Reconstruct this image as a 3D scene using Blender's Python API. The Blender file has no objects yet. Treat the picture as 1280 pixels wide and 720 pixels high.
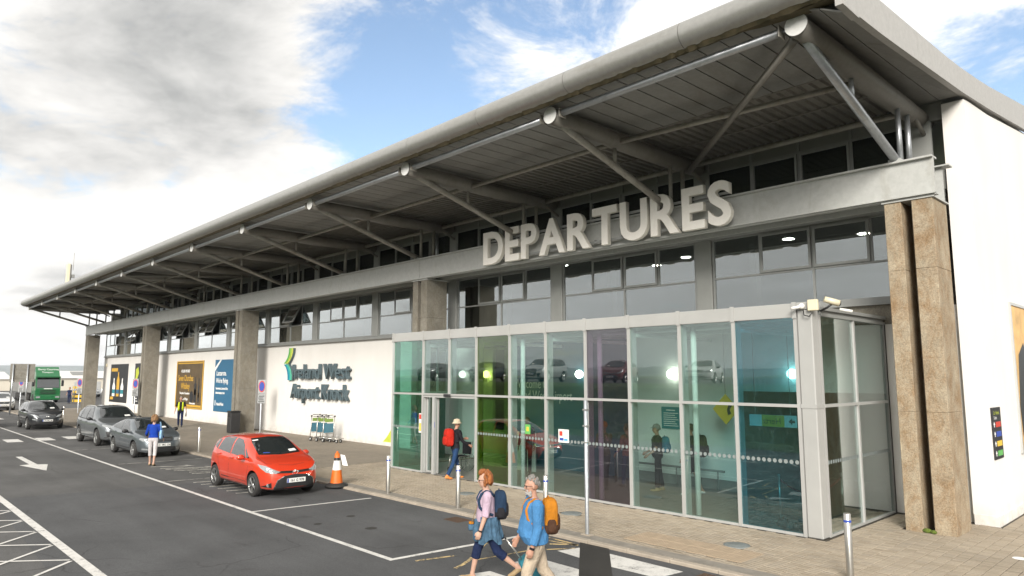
import bpy, bmesh, math, random
import numpy as np
from mathutils import Vector, Matrix
from mathutils.bvhtree import BVHTree
random.seed(7)
R = math.radians
S = bpy.context.scene
COL = S.collection

# ------------------------------------------------------------------ camera
cam_d = bpy.data.cameras.new("camera")
cam = bpy.data.objects.new("camera", cam_d)
COL.objects.link(cam)
cam_d.sensor_width = 36.0
cam_d.lens = 871.0 / 1280 * 36
cam_d.clip_start = 0.1
cam_d.clip_end = 20000
cam.location = (0, 0, 3.1)
cam.rotation_euler = (R(97.15), 0, R(46.5))
S.camera = cam

# ------------------------------------------------------------------ sky: Nishita with broken cloud
SUN_EL, SUN_AZ = 25.0, 38.0          # azimuth clockwise from -Y towards +X
W = bpy.data.worlds.new("World")
S.world = W
W.use_nodes = True
nt = W.node_tree
nt.nodes.clear()
def wn(t, **k):
    n = nt.nodes.new(t)
    for a, b in k.items():
        setattr(n, a, b)
    return n
def wl(a, b):
    nt.links.new(a, b)
def wmath(op, a, b=None, c=None, clamp=False):
    n = wn('ShaderNodeMath', operation=op, use_clamp=clamp)
    for i, v in enumerate((a, b, c)):
        if v is None:
            continue
        if isinstance(v, (int, float)):
            n.inputs[i].default_value = v
        else:
            wl(v, n.inputs[i])
    return n.outputs[0]
sky = wn('ShaderNodeTexSky', sky_type='NISHITA')
sky.sun_disc = False
sky.sun_elevation = R(SUN_EL)
sky.sun_rotation = R(180 - SUN_AZ)
sky.air_density = 1.0
sky.dust_density = 0.4
sky.ozone_density = 0.35
tc = wn('ShaderNodeTexCoord')
sep = wn('ShaderNodeSeparateXYZ')
wl(tc.outputs['Generated'], sep.inputs[0])
zc = wmath('ADD', wmath('MAXIMUM', sep.outputs[2], 0.0), 0.16)
pl = wn('ShaderNodeCombineXYZ')
wl(wmath('DIVIDE', sep.outputs[0], zc), pl.inputs[0])
wl(wmath('DIVIDE', sep.outputs[1], zc), pl.inputs[1])
def cloud_noise(scale, detail, rough, off, dist=0.0):
    m = wn('ShaderNodeMapping')
    m.inputs['Location'].default_value = off
    wl(pl.outputs[0], m.inputs[0])
    n = wn('ShaderNodeTexNoise')
    n.inputs['Scale'].default_value = scale
    n.inputs['Detail'].default_value = detail
    n.inputs['Roughness'].default_value = rough
    n.inputs['Distortion'].default_value = dist
    wl(m.outputs[0], n.inputs['Vector'])
    return n.outputs['Fac']
shape = cloud_noise(0.95, 11, 0.66, (3.1, 1.7, 0.0), 0.35)
fine = cloud_noise(2.6, 11, 0.70, (7.7, 2.2, 4.0), 0.5)
tone = cloud_noise(0.85, 9, 0.56, (1.3, 9.2, 2.0), 0.3)
# breaks and bases of the cloud where the photograph shows them
def lobe(dx, dy, dz, lo, hi):
    l = math.sqrt(dx*dx + dy*dy + dz*dz)
    d = wn('ShaderNodeVectorMath', operation='DOT_PRODUCT')
    wl(tc.outputs['Generated'], d.inputs[0])
    d.inputs[1].default_value = (dx/l, dy/l, dz/l)
    m = wn('ShaderNodeMapRange', interpolation_type='SMOOTHSTEP')
    wl(d.outputs['Value'], m.inputs['Value'])
    m.inputs['From Min'].default_value = lo
    m.inputs['From Max'].default_value = hi
    return m.outputs[0]
BLUE = [(-0.66, 0.61, 0.43, 0.955, 0.999, 0.235), (-0.80, 0.47, 0.36, 0.985, 1.0, 0.20), (-0.15, 0.935, 0.32, 0.992, 1.0, 0.20)]
GREY = [(-0.90, 0.22, 0.27, 0.955, 1.0, 0.10), (-0.84, 0.30, 0.47, 0.955, 1.0, 0.08)]
cov = wmath('ADD', wmath('MULTIPLY', shape, 0.56), wmath('MULTIPLY', fine, 0.74))
for b in BLUE:
    cov = wmath('SUBTRACT', cov, wmath('MULTIPLY', lobe(*b[:5]), b[5]))
mk = wn('ShaderNodeMapRange', interpolation_type='SMOOTHSTEP')
wl(cov, mk.inputs['Value'])
mk.inputs['From Min'].default_value = 0.385
mk.inputs['From Max'].default_value = 0.585
tn = wmath('ADD', wmath('MULTIPLY', tone, 0.62), wmath('ADD', wmath('MULTIPLY', shape, 0.30), wmath('MULTIPLY', fine, 0.16)))
for g in GREY:
    tn = wmath('SUBTRACT', tn, wmath('MULTIPLY', lobe(*g[:5]), g[5]))
cr = wn('ShaderNodeValToRGB')
for e_, (p_, c_) in zip((cr.color_ramp.elements[0], cr.color_ramp.elements[1], cr.color_ramp.elements.new(0.5)),
                        ((0.34, (0.27, 0.272, 0.268)), (0.60, (1.05, 1.02, 0.97)), (0.47, (0.56, 0.55, 0.53)))):
    e_.position = p_
    e_.color = (*c_, 1)
wl(tn, cr.inputs[0])
cl = wn('ShaderNodeVectorMath', operation='SCALE')
wl(cr.outputs[0], cl.inputs[0])
cl.inputs['Scale'].default_value = 3.0
mx = wn('ShaderNodeMix', data_type='RGBA')
wl(mk.outputs[0], mx.inputs['Factor'])
sk = wn('ShaderNodeVectorMath', operation='SCALE')
wl(sky.outputs[0], sk.inputs[0])
sk.inputs['Scale'].default_value = 0.34
wl(sk.outputs[0], mx.inputs['A'])
wl(cl.outputs[0], mx.inputs['B'])
bg = wn('ShaderNodeBackground')
bg.inputs['Strength'].default_value = 0.10
wl(mx.outputs['Result'], bg.inputs['Color'])
wo = wn('ShaderNodeOutputWorld')
wl(bg.outputs[0], wo.inputs['Surface'])

# ------------------------------------------------------------------ sun through thin cloud
sd = bpy.data.lights.new("sun", 'SUN')
sd.energy = 0.95
sd.angle = R(24)
sd.color = (1.0, 0.95, 0.88)
sun = bpy.data.objects.new("sun", sd)
COL.objects.link(sun)
_az, _el = R(SUN_AZ), R(SUN_EL)
_to = Vector((math.sin(_az) * math.cos(_el), -math.cos(_az) * math.cos(_el), math.sin(_el)))
sun.rotation_euler = (-_to).to_track_quat('-Z', 'Y').to_euler()
sun.location = (10, -20, 40)

S.view_settings.view_transform = 'Standard'
S.view_settings.look = 'None'
S.view_settings.gamma = 1.0
S.view_settings.use_curve_mapping = False
S.view_settings.exposure = 2.65

# ------------------------------------------------------------------ helpers
F_PX = 871.0
_cr = Vector((math.cos(R(46.5)), math.sin(R(46.5)), 0))
_cf = Vector((-math.sin(R(46.5)) * math.cos(R(7.15)), math.cos(R(46.5)) * math.cos(R(7.15)), math.sin(R(7.15))))
_cu = _cr.cross(_cf)
def camdist(p):
    return (Vector(p) - Vector((0, 0, 3.1))).length
def inframe(p, mx_=120):
    q = Vector(p) - Vector((0, 0, 3.1))
    d = q.dot(_cf)
    if d < 0.5:
        return False
    x = 640 + F_PX * q.dot(_cr) / d
    y = 360 - F_PX * q.dot(_cu) / d
    return -mx_ < x < 1280 + mx_ and -mx_ < y < 720 + mx_

class MB:
    """collects shapes into one mesh"""
    def __init__(self):
        self.v, self.f, self.m, self.s = [], [], [], []
    def add(self, vs, fs, mat=0, smooth=False):
        o = len(self.v)
        self.v += [tuple(p) for p in vs]
        for f in fs:
            self.f.append([i + o for i in f])
            self.m.append(mat)
            self.s.append(smooth)
        return self
    def box(self, x0, x1, y0, y1, z0, z1, mat=0):
        v = [(x0, y0, z0), (x1, y0, z0), (x1, y1, z0), (x0, y1, z0), (x0, y0, z1), (x1, y0, z1), (x1, y1, z1), (x0, y1, z1)]
        return self.add(v, [(0, 3, 2, 1), (4, 5, 6, 7), (0, 1, 5, 4), (1, 2, 6, 5), (2, 3, 7, 6), (3, 0, 4, 7)], mat)
    def cbox(self, x0, x1, y0, y1, z0, z1, c=0.01, mat=0):
        """box with chamfered edges"""
        bm = bmesh.new()
        bmesh.ops.create_cube(bm, size=1)
        for v in bm.verts:
            v.co = ((x0 + x1) / 2 + v.co.x * (x1 - x0), (y0 + y1) / 2 + v.co.y * (y1 - y0), (z0 + z1) / 2 + v.co.z * (z1 - z0))
        bmesh.ops.bevel(bm, geom=bm.edges[:], offset=c, segments=1, affect='EDGES')
        bm.verts.index_update()
        self.add([v.co for v in bm.verts], [[v.index for v in f.verts] for f in bm.faces], mat)
        bm.free()
        return self
    def sheet(self, pts, mat=0):
        return self.add(pts, [list(range(len(pts)))], mat)
    def prism(self, pts, d, mat=0):
        """closed polygon (3D points) pushed along vector d"""
        n = len(pts)
        d = Vector(d)
        v = [Vector(p) for p in pts] + [Vector(p) + d for p in pts]
        nn = Vector((0, 0, 0))
        for i in range(n):
            nn += Vector(pts[i]).cross(Vector(pts[(i + 1) % n]))
        flip = nn.dot(d) > 0
        f = [list(range(n))[::-1] if flip else list(range(n)), list(range(n, 2 * n)) if flip else list(range(n, 2 * n))[::-1]]
        for i in range(n):
            j = (i + 1) % n
            f.append([i, j, n + j, n + i] if flip else [j, i, n + i, n + j])
        return self.add(v, f, mat)
    def tube(self, pts, rad, seg=12, caps=True, mat=0, smooth=True, sx=1.0, capmat=None):
        """tube through points; rad a number or list"""
        pts = [Vector(p) for p in pts]
        if isinstance(rad, (int, float)):
            rad = [rad] * len(pts)
        rings, o = [], len(self.v)
        ref = None
        for i, p in enumerate(pts):
            t = (pts[min(i + 1, len(pts) - 1)] - pts[max(i - 1, 0)]).normalized()
            if ref is None:
                ref = Vector((0, 0, 1)) if abs(t.z) < 0.9 else Vector((1, 0, 0))
            a = t.cross(ref)
            a.normalize()
            b = a.cross(t)
            ref = b
            for k in range(seg):
                w = 2 * math.pi * k / seg
                self.v.append(tuple(p + a * (math.cos(w) * rad[i] * sx) + b * (math.sin(w) * rad[i])))
        for i in range(len(pts) - 1):
            for k in range(seg):
                k2 = (k + 1) % seg
                self.f.append([o + i * seg + k, o + i * seg + k2, o + (i + 1) * seg + k2, o + (i + 1) * seg + k])
                self.m.append(mat)
                self.s.append(smooth)
        if caps:
            cm = mat if capmat is None else capmat
            self.f.append([o + k for k in range(seg)][::-1])
            self.m.append(cm)
            self.s.append(False)
            self.f.append([o + (len(pts) - 1) * seg + k for k in range(seg)])
            self.m.append(cm)
            self.s.append(False)
        return self
    def lathe(self, prof, seg=20, c=(0, 0, 0), axis='z', mat=0, smooth=True):
        """profile of (r, h) turned round an axis"""
        o = len(self.v)
        for r, h in prof:
            for k in range(seg):
                w = 2 * math.pi * k / seg
                x, y = r * math.cos(w), r * math.sin(w)
                p = (x, y, h) if axis == 'z' else ((h, x, y) if axis == 'x' else (y, h, x))
                self.v.append((p[0] + c[0], p[1] + c[1], p[2] + c[2]))
        for i in range(len(prof) - 1):
            for k in range(seg):
                k2 = (k + 1) % seg
                self.f.append([o + i * seg + k, o + i * seg + k2, o + (i + 1) * seg + k2, o + (i + 1) * seg + k])
                self.m.append(mat)
                self.s.append(smooth)
        return self
    def disc(self, c, r, n, seg=20, mat=0):
        n = Vector(n).normalized()
        a = n.cross(Vector((0, 0, 1)) if abs(n.z) < 0.9 else Vector((1, 0, 0))).normalized()
        b = n.cross(a)
        c = Vector(c)
        return self.add([c + a * (r * math.cos(2 * math.pi * k / seg)) + b * (r * math.sin(2 * math.pi * k / seg)) for k in range(seg)], [list(range(seg))], mat)
    def ball(self, c, r, seg=14, rings=9, mat=0):
        if isinstance(r, (int, float)):
            r = (r, r, r)
        o = len(self.v)
        for i in range(rings + 1):
            t = math.pi * i / rings
            for k in range(seg):
                w = 2 * math.pi * k / seg
                self.v.append((c[0] + r[0] * math.sin(t) * math.cos(w), c[1] + r[1] * math.sin(t) * math.sin(w), c[2] + r[2] * math.cos(t)))
        for i in range(rings):
            for k in range(seg):
                k2 = (k + 1) % seg
                self.f.append([o + i * seg + k, o + (i + 1) * seg + k, o + (i + 1) * seg + k2, o + i * seg + k2])
                self.m.append(mat)
                self.s.append(True)
        return self
    def mesh(self, name, mats, off=(0, 0, 0)):
        me = bpy.data.meshes.new(name)
        ox, oy, oz = off
        me.from_pydata([(x - ox, y - oy, z - oz) for x, y, z in self.v], [], self.f)
        for m in mats:
            me.materials.append(m)
        me.polygons.foreach_set('material_index', self.m)
        me.polygons.foreach_set('use_smooth', self.s)
        me.validate(clean_customdata=False)
        me.update()
        return me

def tag(o, label=None, cat=None, group=None, kind=None):
    if label: o['label'] = label
    if cat: o['category'] = cat
    if group: o['group'] = group
    if kind: o['kind'] = kind
    return o
WLOC = {}
def link(name, data, parent=None, loc=(0, 0, 0)):
    o = bpy.data.objects.new(name, data)
    COL.objects.link(o)
    o.location = loc
    if parent:
        o.parent = parent
    return o
def empty(name, loc, label, cat, group=None, rz=0.0):
    o = link(name, None, None, loc)
    o.empty_display_size = 0.2
    o.rotation_euler = (0, 0, rz)
    WLOC[o.name] = Vector(loc)
    return tag(o, label, cat, group)
def wpart(name, mb, mats, parent):
    """part given in world coordinates (parents are unrotated)"""
    if not isinstance(mats, (list, tuple)): mats = [mats]
    off = WLOC.get(parent.name, Vector((0, 0, 0)))
    o = link(name, mb.mesh(name, mats, off), parent)
    WLOC[o.name] = off
    return o
def lpart(name, mb, mats, parent):
    """part given in its thing's own coordinates"""
    if not isinstance(mats, (list, tuple)): mats = [mats]
    return link(name, mb.mesh(name, mats), parent)
def thing(name, mb, mats, label, cat, group=None, base=None):
    """top-level thing that is one mesh, origin at its base"""
    if not isinstance(mats, (list, tuple)): mats = [mats]
    if base is None:
        a = np.array(mb.v)
        base = ((a[:, 0].min() + a[:, 0].max()) / 2, (a[:, 1].min() + a[:, 1].max()) / 2, a[:, 2].min())
    o = link(name, mb.mesh(name, mats, base), None, base)
    WLOC[o.name] = Vector(base)
    return tag(o, label, cat, group)
def setting(name, mb, mats, parent=None, kind='structure'):
    if not isinstance(mats, (list, tuple)): mats = [mats]
    o = link(name, mb.mesh(name, mats), parent)
    WLOC[o.name] = Vector((0, 0, 0))
    if not parent or kind == 'stuff': o['kind'] = kind
    return o
def copy_tree(o, parent=None):
    c = o.copy()
    COL.objects.link(c)
    c.parent = parent
    for ch in list(o.children):
        copy_tree(ch, c)
    return c
_txt = {}
def text_mesh(s, size=1.0, extrude=0.0, offset=0.0, bevel=0.0, align='LEFT', sx=1.0, space=1.0, res=3):
    """built-in font as mesh data in the xy plane"""
    key = (s, size, extrude, offset, bevel, align, sx, space)
    if key in _txt:
        return _txt[key]
    c = bpy.data.curves.new('txt', 'FONT')
    c.body = s
    c.size = size
    c.extrude = extrude
    c.offset = offset
    c.bevel_depth = bevel
    c.align_x = align
    c.space_character = space
    c.resolution_u = res
    c.fill_mode = 'BOTH' if extrude > 0 else 'FRONT'
    o = bpy.data.objects.new('txt', c)
    COL.objects.link(o)
    dg = bpy.context.evaluated_depsgraph_get()
    me = bpy.data.meshes.new_from_object(o.evaluated_get(dg))
    me.name = 'lettering'
    bpy.data.objects.remove(o)
    bpy.data.curves.remove(c)
    me.materials.clear()
    if sx != 1.0:
        me.transform(Matrix.Diagonal((sx, 1, 1, 1)))
    _txt[key] = me
    return me
def text_part(name, s, mat, parent, org, ux, uy, size, **k):
    """lettering in the plane org + ux, uy (world), child of an unrotated parent"""
    me = text_mesh(s, size, **k)
    if not me.materials:
        me.materials.append(mat)
    elif me.materials[0] is not mat:
        me = me.copy()
        me.materials[0] = mat
    o = link(name, me, parent)
    ux, uy = Vector(ux).normalized(), Vector(uy).normalized()
    n = ux.cross(uy)
    M = Matrix((ux, uy, n)).transposed().to_4x4()
    M.translation = Vector(org) - (WLOC.get(parent.name, Vector((0, 0, 0))) if parent else Vector((0, 0, 0)))
    o.matrix_local = M
    return o
# ------------------------------------------------------------------ materials
M = {}
def newmat(name):
    m = bpy.data.materials.new(name)
    m.use_nodes = True
    M[name] = m
    t = m.node_tree
    return m, t, t.nodes['Principled BSDF']
def nd(t, typ, **k):
    n = t.nodes.new(typ)
    for a, b in k.items():
        setattr(n, a, b)
    return n
def coords(t, scale=(1, 1, 1), src='Object'):
    tcn = nd(t, 'ShaderNodeTexCoord')
    mp = nd(t, 'ShaderNodeMapping')
    mp.inputs['Scale'].default_value = scale
    if src == 'World':
        g = nd(t, 'ShaderNodeNewGeometry')
        t.links.new(g.outputs['Position'], mp.inputs[0])
    else:
        t.links.new(tcn.outputs[src], mp.inputs[0])
    return mp.outputs[0]
def noise(t, vec, scale, detail=4, rough=0.55, dist=0.0):
    n = nd(t, 'ShaderNodeTexNoise')
    n.inputs['Scale'].default_value = scale
    n.inputs['Detail'].default_value = detail
    n.inputs['Roughness'].default_value = rough
    n.inputs['Distortion'].default_value = dist
    t.links.new(vec, n.inputs['Vector'])
    return n.outputs['Fac']
def ramp(t, fac, stops):
    r = nd(t, 'ShaderNodeValToRGB')
    els = r.color_ramp.elements
    while len(els) < len(stops):
        els.new(0.5)
    for e, (p, c) in zip(els, stops):
        e.position = p
        e.color = (c[0], c[1], c[2], 1) if isinstance(c, (tuple, list)) else (c, c, c, 1)
    t.links.new(fac, r.inputs[0])
    return r.outputs[0]
def mixc(t, fac, a, b, mode='MIX'):
    n = nd(t, 'ShaderNodeMix', data_type='RGBA', blend_type=mode)
    for k, v in (('Factor', fac), ('A', a), ('B', b)):
        if isinstance(v, (int, float)):
            n.inputs[k].default_value = v
        elif isinstance(v, (tuple, list)):
            n.inputs[k].default_value = (v[0], v[1], v[2], 1)
        else:
            t.links.new(v, n.inputs[k])
    return n.outputs['Result']
def bump(t, b, h, strength=0.3, dist=0.01):
    n = nd(t, 'ShaderNodeBump')
    n.inputs['Strength'].default_value = strength
    n.inputs['Distance'].default_value = dist
    t.links.new(h, n.inputs['Height'])
    t.links.new(n.outputs[0], b.inputs['Normal'])
def plain(name, col, rough=0.6, metal=0.0, var=0.12, scale=6.0, coat=0.0, bumps=0.0, spec=0.5, src='Object', stretch=(1, 1, 1), emit=0.0):
    """base colour with soft mottling"""
    m, t, b = newmat(name)
    v = coords(t, stretch, src)
    n = noise(t, v, scale, 5, 0.6)
    c = ramp(t, n, [(0.3, tuple(x * (1 - var) for x in col)), (0.7, tuple(min(1, x * (1 + var)) for x in col))])
    t.links.new(c, b.inputs['Base Color'])
    b.inputs['Roughness'].default_value = rough
    b.inputs['Metallic'].default_value = metal
    b.inputs['Specular IOR Level'].default_value = spec
    if coat:
        b.inputs['Coat Weight'].default_value = coat
        b.inputs['Coat Roughness'].default_value = 0.04
    if bumps:
        bump(t, b, noise(t, v, scale * 8, 3, 0.6), bumps, 0.01)
    if emit:
        b.inputs['Emission Color'].default_value = (col[0], col[1], col[2], 1)
        b.inputs['Emission Strength'].default_value = emit
    return m
def asphalt(name, lo, hi, warm=0.0):
    m, t, b = newmat(name)
    v = coords(t, (1, 1, 1), 'World')
    g = noise(t, v, 0.35, 6, 0.6, 0.4)
    sp = noise(t, v, 60, 2, 0.7)
    st = noise(t, coords(t, (0.12, 1.6, 1), 'World'), 0.9, 5, 0.6, 0.3)
    base = ramp(t, g, [(0.3, (lo * (1 + warm), lo * (1 + warm * .4), lo * (1 - warm * .5))), (0.7, (hi * (1 + warm), hi * (1 + warm * .4), hi * (1 - warm * .5)))])
    c = mixc(t, 0.55, base, ramp(t, sp, [(0.30, 0.25), (0.55, 0.5), (0.78, 0.85)]), 'OVERLAY')
    c = mixc(t, 0.35, c, ramp(t, st, [(0.35, 0.36), (0.65, 0.62)]), 'OVERLAY')
    oil = noise(t, v, 1.3, 7, 0.7, 1.0)
    c = mixc(t, ramp(t, oil, [(0.60, 0.0), (0.74, 0.55)]), c, (lo * .45, lo * .43, lo * .40))
    vo = nd(t, 'ShaderNodeTexVoronoi', feature='DISTANCE_TO_EDGE')
    vo.inputs['Scale'].default_value = 0.33
    vd = nd(t, 'ShaderNodeVectorMath', operation='ADD')
    nn = nd(t, 'ShaderNodeTexNoise'); nn.inputs['Scale'].default_value = 0.9; nn.inputs['Detail'].default_value = 6
    t.links.new(v, nn.inputs['Vector']); t.links.new(v, vd.inputs[0]); t.links.new(nn.outputs['Color'], vd.inputs[1])
    t.links.new(vd.outputs[0], vo.inputs['Vector'])
    ck = nd(t, 'ShaderNodeMath', operation='MULTIPLY')
    t.links.new(ramp(t, vo.outputs['Distance'], [(0.003, 1.0), (0.008, 0.0)]), ck.inputs[0])
    t.links.new(ramp(t, noise(t, v, 0.25, 3, 0.5), [(0.50, 0.0), (0.62, 0.6)]), ck.inputs[1])
    c = mixc(t, ck.outputs[0], c, (0.018, 0.017, 0.016))
    t.links.new(c, b.inputs['Base Color'])
    b.inputs['Roughness'].default_value = 0.85
    b.inputs['Specular IOR Level'].default_value = 0.3
    bump(t, b, sp, 0.5, 0.01)
    return m
asphalt('asphalt', 0.068, 0.110, 0.03)
asphalt('asphalt_new', 0.064, 0.096, -0.02)
asphalt('asphalt_patch', 0.024, 0.036, 0.12)
def paint(name, col, wear):
    m, t, b = newmat(name)
    v = coords(t, (1, 1, 1), 'World')
    n = noise(t, v, 5, 8, 0.72)
    n2 = noise(t, v, 45, 3, 0.7)
    mp = nd(t, 'ShaderNodeMath', operation='ADD')
    t.links.new(n, mp.inputs[0])
    sc = nd(t, 'ShaderNodeMath', operation='MULTIPLY')
    t.links.new(n2, sc.inputs[0])
    sc.inputs[1].default_value = 0.5
    t.links.new(sc.outputs[0], mp.inputs[1])
    c = ramp(t, mp.outputs[0], [(wear - 0.06, (0.055, 0.055, 0.052)), (wear, tuple(x * 0.8 for x in col)), (wear + 0.18, col)])
    t.links.new(c, b.inputs['Base Color'])
    b.inputs['Roughness'].default_value = 0.7
    return m
paint('road_paint', (0.60, 0.585, 0.55), 0.63)
paint('road_paint_worn', (0.42, 0.405, 0.36), 0.73)
paint('yellow_paint', (0.62, 0.46, 0.22), 0.74)
# block paving: laid blocks, and a pattern for the far end
def paver(name):
    m, t, b = newmat(name)
    oi = nd(t, 'ShaderNodeObjectInfo')
    at = nd(t, 'ShaderNodeAttribute', attribute_name='rnd')
    ad = nd(t, 'ShaderNodeMath', operation='ADD')
    t.links.new(oi.outputs['Random'], ad.inputs[0])
    t.links.new(at.outputs['Fac'], ad.inputs[1])
    fr = nd(t, 'ShaderNodeMath', operation='FRACT')
    t.links.new(ad.outputs[0], fr.inputs[0])
    c = ramp(t, fr.outputs[0], [(0.0, (0.255, 0.213, 0.158)), (0.35, (0.29, 0.245, 0.186)), (0.7, (0.315, 0.268, 0.205)), (1.0, (0.27, 0.232, 0.182))])
    v = coords(t, (1, 1, 1), 'World')
    g = noise(t, v, 0.5, 6, 0.65, 0.3)
    c = mixc(t, 0.8, c, ramp(t, g, [(0.3, 0.40), (0.52, 0.5), (0.72, 0.60)]), 'OVERLAY')
    c = mixc(t, 0.4, c, ramp(t, noise(t, v, 70, 2, 0.7), [(0.3, 0.3), (0.7, 0.7)]), 'OVERLAY')
    t.links.new(c, b.inputs['Base Color'])
    b.inputs['Roughness'].default_value = 0.85
    b.inputs['Specular IOR Level'].default_value = 0.25
    return m
paver('paver')
def paver_far():
    m, t, b = newmat('paver_far')
    v = coords(t, (1, 1, 1), 'World')
    mp = nd(t, 'ShaderNodeMapping')
    mp.inputs['Rotation'].default_value = (0, 0, R(90))
    t.links.new(v, mp.inputs[0])
    br = nd(t, 'ShaderNodeTexBrick')
    br.inputs['Color1'].default_value = (0.27, 0.23, 0.178, 1)
    br.inputs['Color2'].default_value = (0.23, 0.197, 0.152, 1)
    br.inputs['Mortar'].default_value = (0.10, 0.088, 0.07, 1)
    br.inputs['Scale'].default_value = 1.0
    br.inputs['Brick Width'].default_value = 0.1
    br.inputs['Row Height'].default_value = 0.2
    br.inputs['Mortar Size'].default_value = 0.007
    t.links.new(mp.outputs[0], br.inputs['Vector'])
    g = noise(t, v, 0.5, 6, 0.65, 0.3)
    c = mixc(t, 0.8, br.outputs['Color'], ramp(t, g, [(0.3, 0.38), (0.52, 0.5), (0.72, 0.60)]), 'OVERLAY')
    t.links.new(c, b.inputs['Base Color'])
    b.inputs['Roughness'].default_value = 0.88
paver_far()
plain('joint_sand', (0.05, 0.042, 0.03), 0.95, var=0.3, scale=8)
plain('kerb_stone', (0.32, 0.275, 0.22), 0.85, var=0.16, scale=3, bumps=0.2, src='World')
plain('tactile', (0.31, 0.24, 0.165), 0.85, var=0.14, scale=5, src='World')
plain('iron_cover', (0.16, 0.175, 0.17), 0.6, var=0.2, scale=20)
plain('rust_iron', (0.075, 0.045, 0.028), 0.85, var=0.4, scale=25)
plain('grass', (0.075, 0.11, 0.03), 0.9, var=0.4, scale=0.6, bumps=0.6, src='World')
plain('field', (0.10, 0.125, 0.05), 0.95, var=0.35, scale=0.02, src='World')
plain('hill', (0.11, 0.14, 0.13), 1.0, var=0.25, scale=0.003, src='World')
# render and concrete
def render_wall(name, col):
    m, t, b = newmat(name)
    v = coords(t, (1, 1, 1), 'World')
    streak = noise(t, coords(t, (1.2, 1.2, 0.10), 'World'), 1.6, 6, 0.6)
    g = noise(t, v, 0.6, 5, 0.6)
    c = mixc(t, 0.35, ramp(t, g, [(0.3, tuple(x * 0.93 for x in col)), (0.7, col)]), ramp(t, streak, [(0.3, 0.42), (0.6, 0.53)]), 'OVERLAY')
    sx = nd(t, 'ShaderNodeSeparateXYZ'); t.links.new(v, sx.inputs[0])
    mr = nd(t, 'ShaderNodeMapRange'); t.links.new(sx.outputs[2], mr.inputs['Value'])
    mr.inputs['From Min'].default_value = 0.45; mr.inputs['From Max'].default_value = 0.0
    sp = nd(t, 'ShaderNodeMath', operation='MULTIPLY'); t.links.new(mr.outputs[0], sp.inputs[0]); t.links.new(ramp(t, noise(t, v, 3, 6, 0.7), [(0.35, 0.0), (0.7, 0.6)]), sp.inputs[1])
    c = mixc(t, sp.outputs[0], c, (0.36, 0.32, 0.26))
    t.links.new(c, b.inputs['Base Color'])
    b.inputs['Roughness'].default_value = 0.85
    b.inputs['Specular IOR Level'].default_value = 0.2
    bump(t, b, noise(t, v, 90, 3, 0.7), 0.25, 0.006)
render_wall('render_white', (0.70, 0.68, 0.645))
render_wall('render_gable', (0.74, 0.715, 0.68))
def concrete(name, col, stain, amt):
    m, t, b = newmat(name)
    v = coords(t, (1, 1, 1), 'World')
    st = noise(t, coords(t, (1.3, 1.3, 0.8), 'World'), 2.6, 12, 0.80, 0.5)
    bl = noise(t, v, 1.7, 7, 0.66, 0.5)
    fn = noise(t, v, 38, 4, 0.7)
    c = ramp(t, bl, [(0.28, tuple(x * 0.72 for x in col)), (0.5, col), (0.75, tuple(min(1, x * 1.22) for x in col))])
    c = mixc(t, ramp(t, st, [(0.42, 0.0), (0.66, amt)]), c, stain)
    c = mixc(t, ramp(t, noise(t, v, 4.5, 7, 0.75, 0.8), [(0.60, 0.0), (0.75, 0.55)]), c, (0.14, 0.12, 0.085))
    c = mixc(t, 0.75, c, ramp(t, fn, [(0.3, 0.28), (0.7, 0.68)]), 'OVERLAY')
    t.links.new(c, b.inputs['Base Color'])
    b.inputs['Roughness'].default_value = 0.9
    b.inputs['Specular IOR Level'].default_value = 0.2
    bump(t, b, fn, 0.5, 0.01)
concrete('concrete_rusty', (0.34, 0.285, 0.205), (0.21, 0.12, 0.052), 0.8)
concrete('concrete', (0.215, 0.20, 0.168), (0.15, 0.125, 0.085), 0.5)
# metals
def grimy(name, col, rough, metal, dirt, lo=0.52, hi=0.75, stretch=(1, 1, 0.4), sc=1.5, spec=0.5):
    m, t, b = newmat(name)
    v = coords(t, stretch, 'World')
    n = noise(t, v, sc, 8, 0.7, 0.6)
    f = noise(t, coords(t, (1, 1, 1), 'World'), 9, 5, 0.65)
    c = ramp(t, f, [(0.3, tuple(x * 0.9 for x in col)), (0.7, tuple(min(1, x * 1.08) for x in col))])
    c = mixc(t, ramp(t, n, [(lo, 0.0), (hi, 0.75)]), c, dirt)
    t.links.new(c, b.inputs['Base Color'])
    b.inputs['Roughness'].default_value = rough
    b.inputs['Metallic'].default_value = metal
    b.inputs['Specular IOR Level'].default_value = spec
grimy('beam_paint', (0.42, 0.425, 0.405), 0.5, 0.0, (0.24, 0.22, 0.17), 0.55, 0.85)
grimy('tube_paint', (0.175, 0.165, 0.145), 0.5, 0.0, (0.11, 0.09, 0.06), 0.5, 0.85, (1, 1, 1), 2.0)
grimy('galvanised', (0.46, 0.48, 0.50), 0.38, 0.75, (0.30, 0.31, 0.31), 0.5, 0.8, (1, 1, 1), 5.0)
grimy('galv_dull', (0.30, 0.285, 0.25), 0.5, 0.3, (0.13, 0.11, 0.075), 0.48, 0.8, (1, 1, 1), 3.0)
grimy('cap_white', (0.62, 0.62, 0.60), 0.55, 0.0, (0.36, 0.33, 0.27), 0.55, 0.85, (1, 1, 1), 4.0)
grimy('soffit', (0.235, 0.232, 0.218), 0.55, 0.15, (0.13, 0.112, 0.085), 0.52, 0.85, (1.0, 0.35, 1), 1.2)
grimy('deck', (0.20, 0.19, 0.168), 0.6, 0.25, (0.06, 0.05, 0.036), 0.5, 0.8, (1.0, 0.35, 1), 2.0)
grimy('bullnose', (0.34, 0.335, 0.315), 0.36, 0.55, (0.20, 0.18, 0.14), 0.55, 0.85, (0.25, 1, 1), 1.5)
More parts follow.
